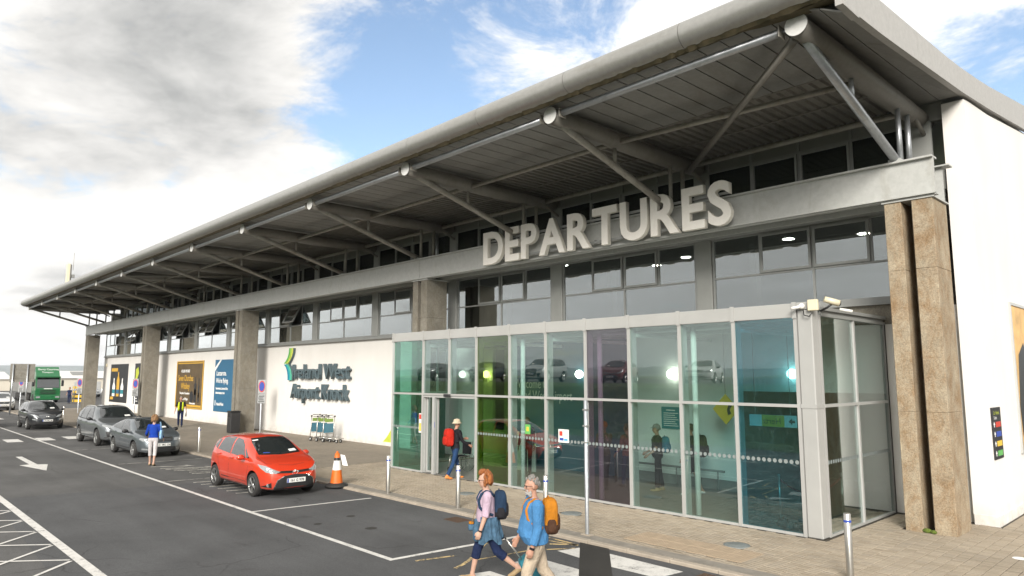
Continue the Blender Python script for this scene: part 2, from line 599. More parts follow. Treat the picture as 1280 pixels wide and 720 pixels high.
grimy('moss_rim', (0.115, 0.092, 0.05), 0.9, 0.0, (0.05, 0.045, 0.02), 0.40, 0.62, (1, 1, 1), 4.0)
grimy('verge_alu', (0.36, 0.35, 0.33), 0.45, 0.1, (0.33, 0.315, 0.29), 0.55, 0.85)
plain('roof_sheet', (0.32, 0.33, 0.33), 0.5, 0.2, 0.1, 1)
plain('clad_grey', (0.205, 0.205, 0.19), 0.5, 0.0, 0.08, 1.0, src='World')
plain('frame_grey', (0.235, 0.24, 0.23), 0.42, 0.1, 0.08, 3.0)
plain('post_grey', (0.26, 0.265, 0.25), 0.45, 0.1, 0.08, 2.0)
plain('alu_white', (0.34, 0.34, 0.325), 0.42, 0.0, 0.05, 1.5, src='World')
plain('alu_satin', (0.50, 0.505, 0.49), 0.35, 0.35, 0.06, 3)
plain('steel_brushed', (0.52, 0.50, 0.46), 0.30, 0.9, 0.08, 12, stretch=(8, 8, 0.5))
plain('dark_gap', (0.02, 0.02, 0.02), 0.9, var=0.1)
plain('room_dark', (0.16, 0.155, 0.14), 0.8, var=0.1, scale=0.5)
plain('lobby_white', (0.70, 0.72, 0.69), 0.75, var=0.05, scale=0.7)
plain('lobby_floor', (0.17, 0.165, 0.15), 0.45, var=0.1, scale=2)
plain('lobby_teal', (0.012, 0.095, 0.135), 0.5, var=0.12, scale=0.8)
plain('lobby_ceiling', (0.55, 0.56, 0.53), 0.8, var=0.04)
plain('yellow_panel', (0.55, 0.40, 0.04), 0.6, var=0.1)
def glass(name, tint, refl=1.0, rough=0.0, film=0.0, filmcol=(0.8, 0.9, 0.9)):
    """single pane: clear or tinted transmission under a mirror reflection that grows at grazing angles"""
    m = bpy.data.materials.new(name)
    m.use_nodes = True
    M[name] = m
    t = m.node_tree
    t.nodes.clear()
    out = nd(t, 'ShaderNodeOutputMaterial')
    tr = nd(t, 'ShaderNodeBsdfTransparent')
    tr.inputs[0].default_value = (tint[0], tint[1], tint[2], 1)
    gl = nd(t, 'ShaderNodeBsdfGlossy')
    gl.inputs['Roughness'].default_value = rough
    gl.inputs[0].default_value = (0.92, 0.95, 0.95, 1)
    fr = nd(t, 'ShaderNodeFresnel')
    # the same reflection from either side of the sheet
    ge = nd(t, 'ShaderNodeNewGeometry')
    io = nd(t, 'ShaderNodeMapRange')
    t.links.new(ge.outputs['Backfacing'], io.inputs['Value'])
    io.inputs['To Min'].default_value = 1.55
    io.inputs['To Max'].default_value = 1 / 1.55
    t.links.new(io.outputs[0], fr.inputs['IOR'])
    mu = nd(t, 'ShaderNodeMath', operation='MULTIPLY', use_clamp=True)
    t.links.new(fr.outputs[0], mu.inputs[0])
    mu.inputs[1].default_value = refl
    # slight pillow of the sheet, so reflections waver
    v = coords(t, (1, 1, 1), 'World')
    bp = nd(t, 'ShaderNodeBump')
    bp.inputs['Strength'].default_value = 0.12
    bp.inputs['Distance'].default_value = 0.02
    t.links.new(noise(t, v, 0.7, 2, 0.5), bp.inputs['Height'])
    t.links.new(bp.outputs[0], gl.inputs['Normal'])
    base = tr.outputs[0]
    if film:
        df = nd(t, 'ShaderNodeBsdfDiffuse')
        df.inputs[0].default_value = (filmcol[0], filmcol[1], filmcol[2], 1)
        vo = nd(t, 'ShaderNodeTexVoronoi', feature='DISTANCE_TO_EDGE')
        vo.inputs['Scale'].default_value = 4.4
        vo.inputs['Randomness'].default_value = 1.0
        dv = nd(t, 'ShaderNodeMapping')
        t.links.new(v, dv.inputs[0])
        dv.inputs['Rotation'].default_value = (0.3, 0.2, 0.5)
        t.links.new(dv.outputs[0], vo.inputs['Vector'])
        ln = ramp(t, vo.outputs['Distance'], [(0.004, film), (0.016, film * 0.15)])
        ms = nd(t, 'ShaderNodeMixShader')
        t.links.new(ln, ms.inputs[0])
        t.links.new(tr.outputs[0], ms.inputs[1])
        t.links.new(df.outputs[0], ms.inputs[2])
        base = ms.outputs[0]
    mx2 = nd(t, 'ShaderNodeMixShader')
    t.links.new(mu.outputs[0], mx2.inputs[0])
    t.links.new(base, mx2.inputs[1])
    t.links.new(gl.outputs[0], mx2.inputs[2])
    t.links.new(mx2.outputs[0], out.inputs[0])
    return m
# tints are per face; a pane has two faces
glass('glass_clear', (0.81, 0.91, 0.89), 3.0)
glass('glass_green', (0.50, 0.80, 0.70), 2.6)
glass('glass_lime', (0.50, 0.62, 0.28), 2.4)
glass('glass_purple', (0.62, 0.57, 0.64), 2.4, film=0.05, filmcol=(0.5, 0.45, 0.5))
glass('glass_blue', (0.36, 0.68, 0.75), 2.6, film=0.06, filmcol=(0.45, 0.75, 0.75))
glass('glass_window', (0.55, 0.61, 0.62), 5.0)
glass('glass_clerestory', (0.40, 0.42, 0.42), 0.8)
plain('dot_film', (0.20, 0.23, 0.225), 0.6, var=0.05)
plain('lamp_globe', (1.0, 0.93, 0.80), 0.4, emit=2.2, var=0.01)
plain('ceiling_lamp', (1.0, 0.9, 0.75), 0.4, emit=7.0, var=0.01)
plain('letter_face', (0.78, 0.75, 0.69), 0.5, var=0.06, scale=2)
plain('letter_rim', (0.70, 0.67, 0.60), 0.5, var=0.06)
plain('slate_letter', (0.075, 0.108, 0.122), 0.5, var=0.1, scale=4)
plain('print_white', (0.75, 0.75, 0.73), 0.6, var=0.03)
plain('print_black', (0.02, 0.02, 0.022), 0.5, var=0.1)
plain('print_red', (0.55, 0.05, 0.03), 0.5, var=0.06)
plain('print_blue', (0.03, 0.07, 0.36), 0.5, var=0.06)
plain('print_yellow', (0.75, 0.48, 0.05), 0.5, var=0.06)
plain('print_gold', (0.58, 0.34, 0.04), 0.5, var=0.1)
plain('print_teal', (0.02, 0.20, 0.24), 0.5, var=0.06)
plain('print_green', (0.12, 0.40, 0.10), 0.5, var=0.06)
plain('print_lime', (0.46, 0.52, 0.05), 0.6, var=0.06)
plain('print_cyan', (0.07, 0.36, 0.56), 0.5, var=0.06)
plain('poster_brown', (0.10, 0.068, 0.032), 0.5, var=0.25, scale=2)
plain('poster_blue', (0.020, 0.115, 0.215), 0.5, var=0.05)
plain('poster_dark', (0.018, 0.020, 0.024), 0.45, var=0.2, scale=2)
plain('poster_amber', (0.62, 0.38, 0.14), 0.5, var=0.4, scale=1.2)
plain('black_plastic', (0.02, 0.02, 0.021), 0.45, var=0.15)
plain('grey_plastic', (0.20, 0.20, 0.19), 0.5, var=0.1)
plain('cctv_white', (0.72, 0.71, 0.67), 0.4, var=0.05)
plain('cctv_cream', (0.62, 0.56, 0.40), 0.45, var=0.06)
plain('rubber', (0.022, 0.021, 0.020), 0.8, var=0.25, scale=9)
# ------------------------------------------------------------------ ground, road, pavement
RZ = -0.06
g = MB().sheet([(-9000, -9000, -0.16), (9000, -9000, -0.16), (9000, 9000, -0.16), (-9000, 9000, -0.16)])
setting('ground', g, M['field'])
road = MB()
road.sheet([(-230, -1.0, RZ), (80, -1.0, RZ), (80, 10.42, RZ), (-230, 10.42, RZ)])
road.sheet([(-230, 10.42, RZ), (-78, 10.42, RZ), (-78, 70, RZ), (-230, 70, RZ)])
road_o = setting('road', road, M['asphalt'])
nw = MB().sheet([(-22.55, 3.0, RZ + .004), (-12.6, 2.62, RZ + .004), (-4, 2.3, RZ + .004), (30, 2.3, RZ + .004), (30, 10.40, RZ + .004), (-21.85, 10.40, RZ + .004), (-21.95, 7.0, RZ + .004), (-22.2, 5.0, RZ + .004)])
setting('asphalt_overlay', nw, M['asphalt_new'], road_o)
pt = MB().sheet([(-9.08, 10.40, RZ + .014), (-7.46, 8.5, RZ + .014), (-6.2, 6.2, RZ + .014), (-5.7, 6.2, RZ + .014), (-7.02, 8.8, RZ + .014), (-8.38, 10.40, RZ + .016)])
setting('trench_patch', pt, M['asphalt_patch'], road_o)
MZ = RZ + .009
def strip(mb, pts, w, z=MZ):
    """painted line of width w through ground points"""
    for a, b in zip(pts[:-1], pts[1:]):
        a, b = Vector((a[0], a[1])), Vector((b[0], b[1]))
        d = (b - a).normalized()
        n = Vector((-d.y, d.x)) * w / 2
        mb.sheet([(*(a - n), z), (*(b - n), z), (*(b + n), z), (*(a + n), z)])
def marking(name, mb, mat='road_paint'):
    return setting(name, mb, M[mat], road_o)
m = MB(); strip(m, [(-100, 7.1), (-10.45, 7.1)], 0.11); marking('edge_line', m)
for x in (-16.2, -22.55, -28.1, -34.6, -47.4, -53.6):
    m = MB(); strip(m, [(x - .12, 7.155), (x + .20, 10.15)], 0.09); marking('bay_line', m, 'road_paint_worn' if x < -20 else 'road_paint')
m = MB(); strip(m, [(-10.50, 7.155), (-10.22, 10.3)], 0.11); marking('bay_line', m)
for x0 in (-60, -66):
    m = MB(); strip(m, [(x0, 7.155), (x0 + .3, 10.1)], 0.09); marking('bay_line', m, 'road_paint_worn')
# crossing marks by the stand of cars
for y0 in (4.7, 5.88, 7.2, 8.38, 9.5):
    m = MB().sheet([(-42.8, y0, MZ), (-40.9, y0 - .05, MZ), (-40.7, y0 + .58, MZ), (-42.6, y0 + .62, MZ)]); marking('crossing_block', m)
for y0 in (5.6, 6.8, 8.0):
    m = MB().sheet([(-66, y0, MZ), (-62.5, y0, MZ), (-62.5, y0 + .62, MZ), (-66, y0 + .62, MZ)]); marking('crossing_block', m)
# direction arrow
m = MB().sheet([(-33.5, 5.08, MZ), (-30.35, 5.03, MZ), (-30.25, 4.72, MZ), (-28.0, 5.14, MZ), (-29.95, 5.52, MZ), (-30.15, 5.24, MZ), (-33.4, 5.28, MZ)])
marking('direction_arrow', m)
# hatched box across the road
m = MB(); strip(m, [(-23.4, 3.16), (-12.68, 3.2)], 0.16); marking('hatch_edge_line', m)
for i in range(12):
    xe = -21.9 + i * 1.52
    m = MB(); strip(m, [(xe - 1.4, 1.3), (xe, 3.07)], 0.07); marking('hatch_bar', m)
    m = MB(); strip(m, [(xe + .1, 3.07), (xe + 2.9, 0.4)], 0.07, MZ + .002); marking('hatch_bar', m)
# big stretched letters worn into the bay floor
for i, (a, b) in enumerate([((-26.6, 7.95), (-26.0, 9.0)), ((-25.9, 8.05), (-25.2, 9.4)), ((-25.5, 8.1), (-24.8, 9.55)), ((-25.0, 8.2), (-24.35, 9.7)), ((-24.3, 8.45), (-23.75, 9.8)), ((-23.9, 8.4), (-23.4, 9.9))]):
    m = MB(); strip(m, [a, b], 0.16); marking('stretched_letter', m, 'road_paint_worn')
    m = MB(); strip(m, [(b[0] - .3, b[1]), (b[0] + .25, b[1] + .12)], 0.10, MZ + .002); marking('stretched_letter', m, 'road_paint_worn')
for i in range(6):
    x = -21.9 + i * .55
    m = MB(); strip(m, [(x, 7.75 + .03 * i), (x + .35, 9.2)], 0.13); marking('stretched_letter', m, 'road_paint_worn')
# zebra crossing
def zebra(pts):
    m = MB().sheet([(x, y, MZ) for x, y in pts]); marking('zebra_bar', m)
for ya in (9.50, 8.35, 7.20, 6.05, 4.90):
    zebra([(-8.95, ya + .12), (-8.80, ya + .66), (-6.62, ya + .60), (-6.70, ya), (-7.9, ya - .02)])
# old yellow box, half worn off
arc_ = [(-9.62 + .30 * math.cos(t) - .55 * t / 3, 7.55 + 1.9 * t / 3) for t in np.linspace(0, 3, 9)]
for pts, w in (([(-10.1, 10.27), (-9.0, 10.24)], .06), ([(-9.75, 10.05), (-8.95, 10.2)], .06), ([(-9.15, 9.55), (-8.85, 10.0)], .06), ([(-9.4, 9.9), (-9.0, 10.22)], .08),
               ([(-10.15, 7.35), (-9.95, 8.1)], .07), (arc_, .07), ([(-9.5, 8.1), (-9.3, 9.4)], .05)):
    m = MB(); strip(m, pts, w); marking('yellow_mark', m, 'yellow_paint')
# drains
def drain(x, y, sx, sy):
    m = MB().box(x - sx, x + sx, y - sy, y + sy, RZ - .05, RZ + .006)
    d = setting('drain_grate', m, M['rust_iron'], road_o)
    for k in range(7):
        xx = x - sx + .04 + k * (2 * sx - .08) / 6
        mm = MB().box(xx - .012, xx + .012, y - sy + .03, y + sy - .03, RZ + .006, RZ + .016)
        o = setting('grate_bar', mm, M['rust_iron'], d)
drain(-12.35, 10.05, .26, .20)
drain(-6.12, 10.08, .24, .22)
for x, y in ((-14.3, 8.55), (-14.05, 7.6), (-12.9, 8.2)):
    m = MB().disc((x, y, RZ + .007), random.uniform(.08, .16), (0, 0, 1), 9); setting('oil_stain', m, M['asphalt_patch'], road_o)

# ---- kerb of single stones
kerb = setting('kerb', MB().box(-230, -62, 10.42, 10.56, -.2, 0.0), M['kerb_stone'])
_ks = MB().cbox(0, .905, 10.42, 10.56, -.2, 0.0, .012).mesh('kerb_stone', [M['kerb_stone']])
x = -62.0
while x < 8:
    k = link('kerb_stone', _ks, kerb, (x + .003, random.uniform(-.004, .004), random.uniform(-.006, .004)))
    x += .915
# ---- pavement
XN = -22.0                         # blocks are laid one by one up to here
pv = MB()
pv.sheet([(-78, 10.56, 0), (XN, 10.56, 0), (XN, 30, 0), (-78, 30, 0)], 0)
pv.sheet([(XN, 10.56, -.014), (60, 10.56, -.014), (60, 60, -.014), (XN, 60, -.014)], 1)
pave = setting('pavement', pv, [M['paver_far'], M['joint_sand']])
m = MB().box(-60, 12, 10.562, 10.86, -.1, -.001)
setting('pavement_edging', m, M['joint_grey'] if 'joint_grey' in M else plain('joint_grey', (0.21, 0.19, 0.16), .9, var=.2, scale=4, src='World'), pave)
HOLES = [(-20.5, -5.75, 13.70, 17.8), (-5.1, -4.2, 15.83, 16.85), (-5.8, -3.86, 17.5, 60), (-8.62, -6.15, 11.10, 11.92)]
ROUND = [(-6.82, 12.18, .22), (-10.90, 12.2, .22), (-14.61, 12.2, .22)]
COLX = [-4.65 - 17.24 * i for i in range(5)]
bx_, by_ = .2, .1
cells = []
for i in range(int((3.0 - XN) / bx_)):
    x0 = XN + i * bx_
    yo = 10.86 + (-.05 if i % 2 else 0)
    for j in range(int(9.0 / by_)):
        y0 = yo + j * by_
        y1 = y0 + by_
        y0 = max(y0, 10.86)
        cx, cy = x0 + bx_ / 2, (y0 + y1) / 2
        if cy > 17.72 and cx < -3.9: continue
        if any(a - .02 < cx < b + .02 and c - .02 < cy < d + .02 for a, b, c, d in HOLES): continue
        if any((cx - a) ** 2 + (cy - b) ** 2 < r * r for a, b, r in ROUND): continue
        if not inframe((cx, cy, 0), 160): continue
        cells.append((camdist((cx, cy, 0)) + (0 if inframe((cx, cy, 0), 0) else 50), x0, x0 + bx_, y0, y1))
cells.sort()
def paver_geo(x0, x1, y0, y1, z, tilt=(0, 0)):
    g_, c = .0055, .006
    xa, xb, ya, yb = x0 + g_, x1 - g_, y0 + g_, y1 - g_
    top = [(xa + c, ya + c), (xb - c, ya + c), (xb - c, yb - c), (xa + c, yb - c)]
    out = [(xa, ya), (xb, ya), (xb, yb), (xa, yb)]
    mx_, my_ = (xa + xb) / 2, (ya + yb) / 2
    v = [(x, y, z + (x - mx_) * tilt[0] + (y - my_) * tilt[1]) for x, y in top] + [(x, y, z - c * 1.4) for x, y in out] + [(x, y, -.02) for x, y in out]
    f = [(0, 1, 2, 3)] + [(4 + k, 4 + (k + 1) % 4, (k + 1) % 4, k) for k in range(4)] + [(8 + k, 8 + (k + 1) % 4, 4 + (k + 1) % 4, 4 + k) for k in range(4)]
    return v, f
_pv, _pf = paver_geo(0, bx_, 0, by_, 0)
_pm = MB().add(_pv, _pf).mesh('paver', [M['paver']])
rest = MB(); rnd = []
n_ind = 0
for d_, x0, x1, y0, y1 in cells:
    if n_ind < 300 and abs(y1 - y0 - by_) < 1e-6:
        link('paver', _pm, pave, (x0, y0, random.uniform(-.003, .001)))
        n_ind += 1
        continue
    v, f = paver_geo(x0, x1, y0, y1, random.uniform(-.004, .001), (random.uniform(-.012, .012), random.uniform(-.008, .008)))
    rest.add(v, f)
    rnd += [random.random()] * len(f)
ro = setting('paver_field', rest, M['paver'], pave, kind='stuff')
at_ = ro.data.attributes.new('rnd', 'FLOAT', 'FACE')
at_.data.foreach_set('value', rnd[:len(ro.data.polygons)])
# tactile slabs at the crossing
_tb = MB().cbox(.004, .404, .004, .404, -.02, .002, .005)
for i in range(6):
    for j in range(6):
        _tb.lathe([(.014, .002), (.011, .007), (.0005, .008)], 6, (.037 + i * .0665, .037 + j * .0665, 0))
_tm = _tb.mesh('tactile_slab', [M['tactile']])
for i in range(6):
    for j in range(2):
        link('tactile_slab', _tm, pave, (-8.60 + i * .408, 11.11 + j * .408, random.uniform(-.002, .002)))
for a, b, r in ROUND:
    o = setting('manhole_cover', MB().lathe([(0.0005, .004), (r - .05, .004), (r - .04, -.002), (r - .03, .003), (r + .02, .002), (r + .02, -.02)], 22, (a, b, 0)), M['iron_cover'], pave)
m = MB().disc((-3.0, 14.8, .003), .12, (0, 0, 1), 12)
setting('chewing_gum_patch', m, M['print_white'], pave)
# grass bank with the upper car park behind the photographer
bk = MB()
prof = [(-1.0, -.12), (-2.2, .15), (-4.2, 1.3), (-6.4, 2.4), (-7.4, 2.62)]
xs = list(range(-160, 81, 6))
for xa, xb in zip(xs[:-1], xs[1:]):
    for (ya, za), (yb, zb) in zip(prof[:-1], prof[1:]):
        bk.add([(xa, ya, za), (xa, yb, zb), (xb, yb, zb), (xb, ya, za)], [(0, 3, 2, 1)])
setting('grass_bank', bk, M['grass'])
up = MB().sheet([(-160, -60, 2.62), (80, -60, 2.62), (80, -7.4, 2.62), (-160, -7.4, 2.62)])
setting('upper_car_park', up, M['asphalt'])
# far hills
def ridge(name, dist, h, seed, x0, x1):
    rr = random.Random(seed)
    ph = [(rr.uniform(0.5, 5), rr.uniform(0, 6), rr.uniform(.3, 1)) for _ in range(7)]
    mb = MB()
    N = 90
    top = []
    for i in range(N + 1):
        a = R(x0 + (x1 - x0) * i / N)
        hh = h * (.62 + .38 * sum(w * math.sin(f * a * 2.2 + p) for f, p, w in ph) / 3)
        top.append((a, hh))
    for (a, ha), (b, hb) in zip(top[:-1], top[1:]):
        pa = (-math.sin(a) * dist, math.cos(a) * dist); pb = (-math.sin(b) * dist, math.cos(b) * dist)
        qa = (pa[0] * 1.35, pa[1] * 1.35); qb = (pb[0] * 1.35, pb[1] * 1.35)
        ra = (pa[0] * .72, pa[1] * .72); rb = (pb[0] * .72, pb[1] * .72)
        mb.add([(*ra, -1), (*rb, -1), (*pb, hb), (*pa, ha), (*qb, -1), (*qa, -1)], [(0, 3, 2, 1), (3, 5, 4, 2)], 0, True)
    setting(name, mb, M['hill'])
ridge('hills', 5200, 78, 3, -180, 180)
# ------------------------------------------------------------------ terminal building
B = empty('terminal_building', (-39, 17.7, 0), 'long white and grey airport terminal with a deep tube-framed canopy roof', 'terminal')
PITCH = 5.747
RX = [-4.80 - PITCH * k for k in range(13)]          # roof frames
XL, XR = -74.3, -3.80
YW = 17.7                                            # wall and window plane
# walls
w = MB()
w.box(-74.8, -20.2, YW, YW + .3, 0, 4.80)
wall = wpart('front_wall', w, M['render_white'], B)
wpart('plinth', MB().box(-74.82, -20.2, YW - .03, YW, -.02, .16), M['render_white'], wall)
w = MB().box(-74.8, -74.5, YW + .3, 45, 0, 9.0)
wpart('far_end_wall', w, M['render_white'], B)
w = MB()
w.box(-4.32, -3.88, 17.56, 48, 0, 9.22)
w.prism([(-4.32, 17.56, 9.22), (-4.32, 48, 9.22), (-4.32, 48, 13.6), (-4.32, 30, 10.7), (-4.32, 23.4, 9.9), (-4.32, 19.7, 9.42), (-4.32, 18, 9.28)], (.44, 0, 0))
gw = wpart('gable_wall', w, M['render_gable'], B)
wpart('plinth', MB().box(-4.30, -3.85, 17.53, 48, -.02, .20), M['render_gable'], gw)
w = MB().box(-5.86, -4.32, YW, YW + .3, 0, 4.66)
wpart('corner_wall', w, M['render_white'], B)
wpart('wall_band', MB().box(-20.6, -5.2, YW - .02, YW + .28, 4.30, 4.83), M['concrete'], B)
# back and interior shell, so the windows look into rooms
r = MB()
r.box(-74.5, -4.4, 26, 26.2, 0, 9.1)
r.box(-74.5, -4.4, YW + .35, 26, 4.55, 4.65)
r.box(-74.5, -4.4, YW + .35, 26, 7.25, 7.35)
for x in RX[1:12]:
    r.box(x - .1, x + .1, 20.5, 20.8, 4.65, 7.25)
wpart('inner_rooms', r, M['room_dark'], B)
# columns: pairs of piers
for i, cx in enumerate(COLX):
    e = link('column', None, B, Vector((cx, 16.3, 0)) - WLOC[B.name])
    WLOC[e.name] = Vector((cx, 16.3, 0))
    mt = M['concrete_rusty'] if i in (0,) else M['concrete']
    for a, b in ((cx - .46, cx - .13), (cx + .07, cx + .46)):
        pm_ = MB()
        for z0_, z1_ in ((-.05, 2.364), (2.366, 5.284), (5.286, 6.74)):
            pm_.cbox(a, b, 15.85, 16.82, z0_, z1_, .008)
        wpart('pier', pm_, mt, e)
    wpart('gap_wall', MB().box(cx - .12, cx + .06, 16.45, 16.7, 0, 6.7), mt, e)
    wpart('cap_plate', MB().box(cx - .5, cx + .5, 15.82, 16.86, 6.74, 6.77), M['beam_paint'], e)
# steel lintel in five lengths, I section
bx = [-4.10] + [c for c in COLX[1:4]] + [-74.15]
for a, b in zip(bx[:-1], bx[1:]):
    m = MB()
    m.box(b + .012, a - .012, 15.83, 15.87, 6.775, 7.56)
    m.box(b + .012, a - .012, 15.74, 16.06, 7.56, 7.60)
    m.box(b + .012, a - .012, 15.76, 16.06, 6.80, 6.83)
    bo = wpart('lintel_beam', m, M['beam_paint'], B)
    x = a - 5.7
    while x > b + 2:
        x -= 5.75
m = MB()
m.box(-74.1, -4.15, 16.56, 16.60, 6.775, 7.50)
m.box(-74.1, -4.0, 16.45, 16.75, 7.50, 7.53)
wpart('inner_lintel', m, M['beam_paint'], B)
# roller-shutter like head above the windows
m = MB()
m.box(-74.4, -4.4, 17.35, YW + .02, 6.93, 7.08)
m.box(-74.4, -4.4, 17.45, YW + .02, 7.10, 7.28)
wpart('window_head', m, M['frame_grey'], B)
m = MB(); m.box(-74.6, -5.25, 17.60, YW, 4.80, 4.90); m.box(-74.6, -5.25, 17.54, YW, 4.76, 4.80)
wpart('window_sill', m, M['frame_grey'], B)
# posts at each frame between the window groups
for x in RX[1:12]:
    wpart('window_post', MB().cbox(x - .25, x + .25, 17.58, YW + .02, 4.90, 6.93, .01), M['post_grey'], B)
def frame_rect(mb, x0, x1, z0, z1, y0, y1, w):
    mb.box(x0, x1, y0, y1, z0, z0 + w)
    mb.box(x0, x1, y0, y1, z1 - w, z1)
    mb.box(x0, x0 + w, y0, y1, z0 + w, z1 - w)
    mb.box(x1 - w, x1, y0, y1, z0 + w, z1 - w)
OPEN = {6: (1, 2), 7: (1, 2), 8: (1, 2), 9: (1, 2), 10: (1, 2), 5: (2,)}
rw = random.Random(4)
for k in range(12):
    xr, xl = RX[k] - .27, RX[k + 1] + .27
    if k == 11: xl = -74.4
    if k == 0: xr = RX[0] + .2
    m = MB()
    frame_rect(m, xl, xr, 4.90, 6.93, 17.62, YW, .05)
    zt = 5.80
    m.box(xl + .05, xr - .05, 17.63, YW, zt - .025, zt + .025)
    wd = (xr - xl) / 4
    cuts = [xl + wd * i for i in range(5)]
    for i in (1, 2, 3):
        m.box(cuts[i] - .025, cuts[i] + .025, 17.63, YW, zt + .025, 6.88)
    m.box(cuts[2] - .025, cuts[2] + .025, 17.63, YW, 4.95, zt - .025)
    wo_ = wpart('window', m, M['frame_grey'], B)
    for i in range(4):
        a, b = cuts[i] + .03, cuts[i + 1] - .03
        if i in (1, 2):
            # awning sash, some of them tilted open
            s = MB()
            frame_rect(s, a, b, zt + .03, 6.87, 17.575, 17.625, .06)
            gl = MB().box(a + .06, b - .06, 17.595, 17.605, zt + .09, 6.81)
            so = wpart('opening_sash', s, M['frame_grey'], wo_)
            go = wpart('pane', gl, M['glass_window'], wo_)
            if i in OPEN.get(k, ()):
                piv = Vector((0, 17.6, 6.87)) - WLOC[B.name]
                rot = Matrix.Translation((0, piv.y, piv.z)) @ Matrix.Rotation(R(-27), 4, 'X') @ Matrix.Translation((0, -piv.y, -piv.z))
                so.data.transform(rot); go.data.transform(rot)
        else:
            t_ = rw.uniform(-.002, .002)
            wpart('pane', MB().box(a, b, 17.66 + t_, 17.668 + t_, zt + .02, 6.89), M['glass_window'], wo_)
    for i in (0, 2):
        t_ = rw.uniform(-.002, .002)
        wpart('pane', MB().box(cuts[i] + .03, cuts[i + 2] - .03, 17.66 + t_, 17.668 + t_, 4.94, zt - .02), M['glass_window'], wo_)
# clerestory over the lintel
m = MB(); m.box(-70.5, -4.35, 17.64, YW + .1, 7.28, 7.75); m.box(-70.5, -4.35, 17.66, YW + .1, 8.92, 9.34)
cl_ = wpart('clerestory_wall', m, M['clad_grey'], B)
for k in range(12):
    x0_, x1_ = RX[k], RX[k + 1]
    if k == 11: x1_ = -70.4
    wpart('clerestory_post', MB().box(x0_ - .22, x0_ + .22, 17.60, YW, 7.75, 8.92), M['post_grey'], cl_)
    wd = (x0_ - x1_ - .44) / 4
    m = MB()
    for i in range(5):
        xx = x0_ - .22 - wd * i
        m.box(xx - .03, xx + .03, 17.61, YW, 7.752, 9.30)
    m.box(x1_ + .22, x0_ - .22, 17.615, YW, 8.87, 8.92)
    f_ = wpart('clerestory_window', m, M['frame_grey'], B)
    for i in range(4):
        b_ = x0_ - .22 - wd * i - .03
        a_ = b_ - wd + .06
        if i in (1, 2):
            s = MB(); frame_rect(s, a_ + .005, b_ - .005, 7.76, 8.865, 17.58, 17.64, .06)
            wpart('opening_sash', s, M['frame_grey'], f_)
        wpart('pane', MB().box(a_ + (.06 if i in (1, 2) else 0), b_ - (.06 if i in (1, 2) else 0), 17.655, 17.663, 7.76, 8.865), M['glass_clerestory'], f_)
# ---- roof
def zs(y):                                            # underside
    return 9.25 + max(0, (y - 11)) * .012 + max(0, y - 17.5) ** 1.3 * .034
def zverge(y):
    return float(np.interp(y, [10.3, 12.2, 14.2, 17.2, 19.7, 23.4, 48], [8.74, 8.84, 9.0, 9.25, 9.52, 9.98, 13.7]))
ys = [11.0, 12.5, 14.2, 16, 17.7, 19.7, 23.4, 30, 48]
m = MB()
for ya, yb in zip(ys[:-1], ys[1:]):
    za, zb = zs(ya) + .10, zs(yb) + .10
    m.add([(XL, ya, za), (XR - .1, ya, za), (XR - .1, yb, zb), (XL, yb, zb)], [(0, 3, 2, 1)])
    m.add([(XL, ya, za + .12), (XR - .1, ya, za + .12), (XR - .1, yb, zb + .12), (XL, yb, zb + .12)], [(0, 1, 2, 3)])
    m.add([(XL, ya, za), (XL, yb, zb), (XL, yb, zb + .12), (XL, ya, za + .12)], [(0, 1, 2, 3)])
roof = wpart('canopy_roof', m, M['roof_sheet'], B)
# verge: deep curved fascia at the near end
m = MB()
yv = [10.62, 11.2, 12.2, 13.2, 14.2, 15.2, 16.2, 17.2, 18.4, 19.7, 21.5, 23.4, 27, 32, 40, 48]
def verge_top(y):
    return zverge(y) + float(np.interp(y, [10.6, 12.2, 16.2, 19, 24, 48], [.66, .62, .56, .58, .74, .9]))
vj = [0, 4, 8, 11, 15]
for s0, s1 in zip(vj[:-1], vj[1:]):
    m = MB()
    for ya, yb in zip(yv[s0:s1], yv[s0 + 1:s1 + 1]):
        ya_ = ya + (.006 if ya == yv[s0] else 0); yb_ = yb - (.006 if yb == yv[s1] else 0)
        pa = [(XR, ya_, zverge(ya)), (XR, ya_, verge_top(ya)), (XR - .12, ya_, verge_top(ya) + .03), (XR - .12, ya_, zverge(ya))]
        pb = [(XR, yb_, zverge(yb)), (XR, yb_, verge_top(yb)), (XR - .12, yb_, verge_top(yb) + .03), (XR - .12, yb_, zverge(yb))]
        m.add(pa + pb, [(0, 4, 5, 1), (1, 5, 6, 2), (2, 6, 7, 3), (3, 7, 4, 0), (0, 1, 2, 3), (7, 6, 5, 4)])
    wpart('verge_fascia', m, M['verge_alu'], roof)
# bullnose front edge, in lengths, with a mossy drip line underneath
BC, BR = (10.94, 9.44), .27
xs_ = [XR - .125] + [XR - .02 - 2.95 - 2.89 * i for i in range(24)]
xs_ = [x for x in xs_ if x > XL + 1] + [XL]
for a, b in zip(xs_[:-1], xs_[1:]):
    m = MB()
    arc = [(BC[0] + math.cos(t) * BR * 1.05, BC[1] + math.sin(t) * BR) for t in np.linspace(R(60), R(292), 17)]
    aa, bb = a - .006, b + .006
    vs = [(aa, y, z) for y, z in arc] + [(bb, y, z) for y, z in arc]
    n = len(arc)
    m.add(vs, [(i, i + 1, n + i + 1, n + i) for i in range(n - 1)], 0, True)
    m.add([(aa, y, z) for y, z in arc], [list(range(n))]); m.add([(bb, y, z) for y, z in arc], [list(range(n))[::-1]])
    o = wpart('bullnose_edge', m, M['bullnose'], roof)
rm = random.Random(11)
m = MB()
x = XR - .1
prev = None
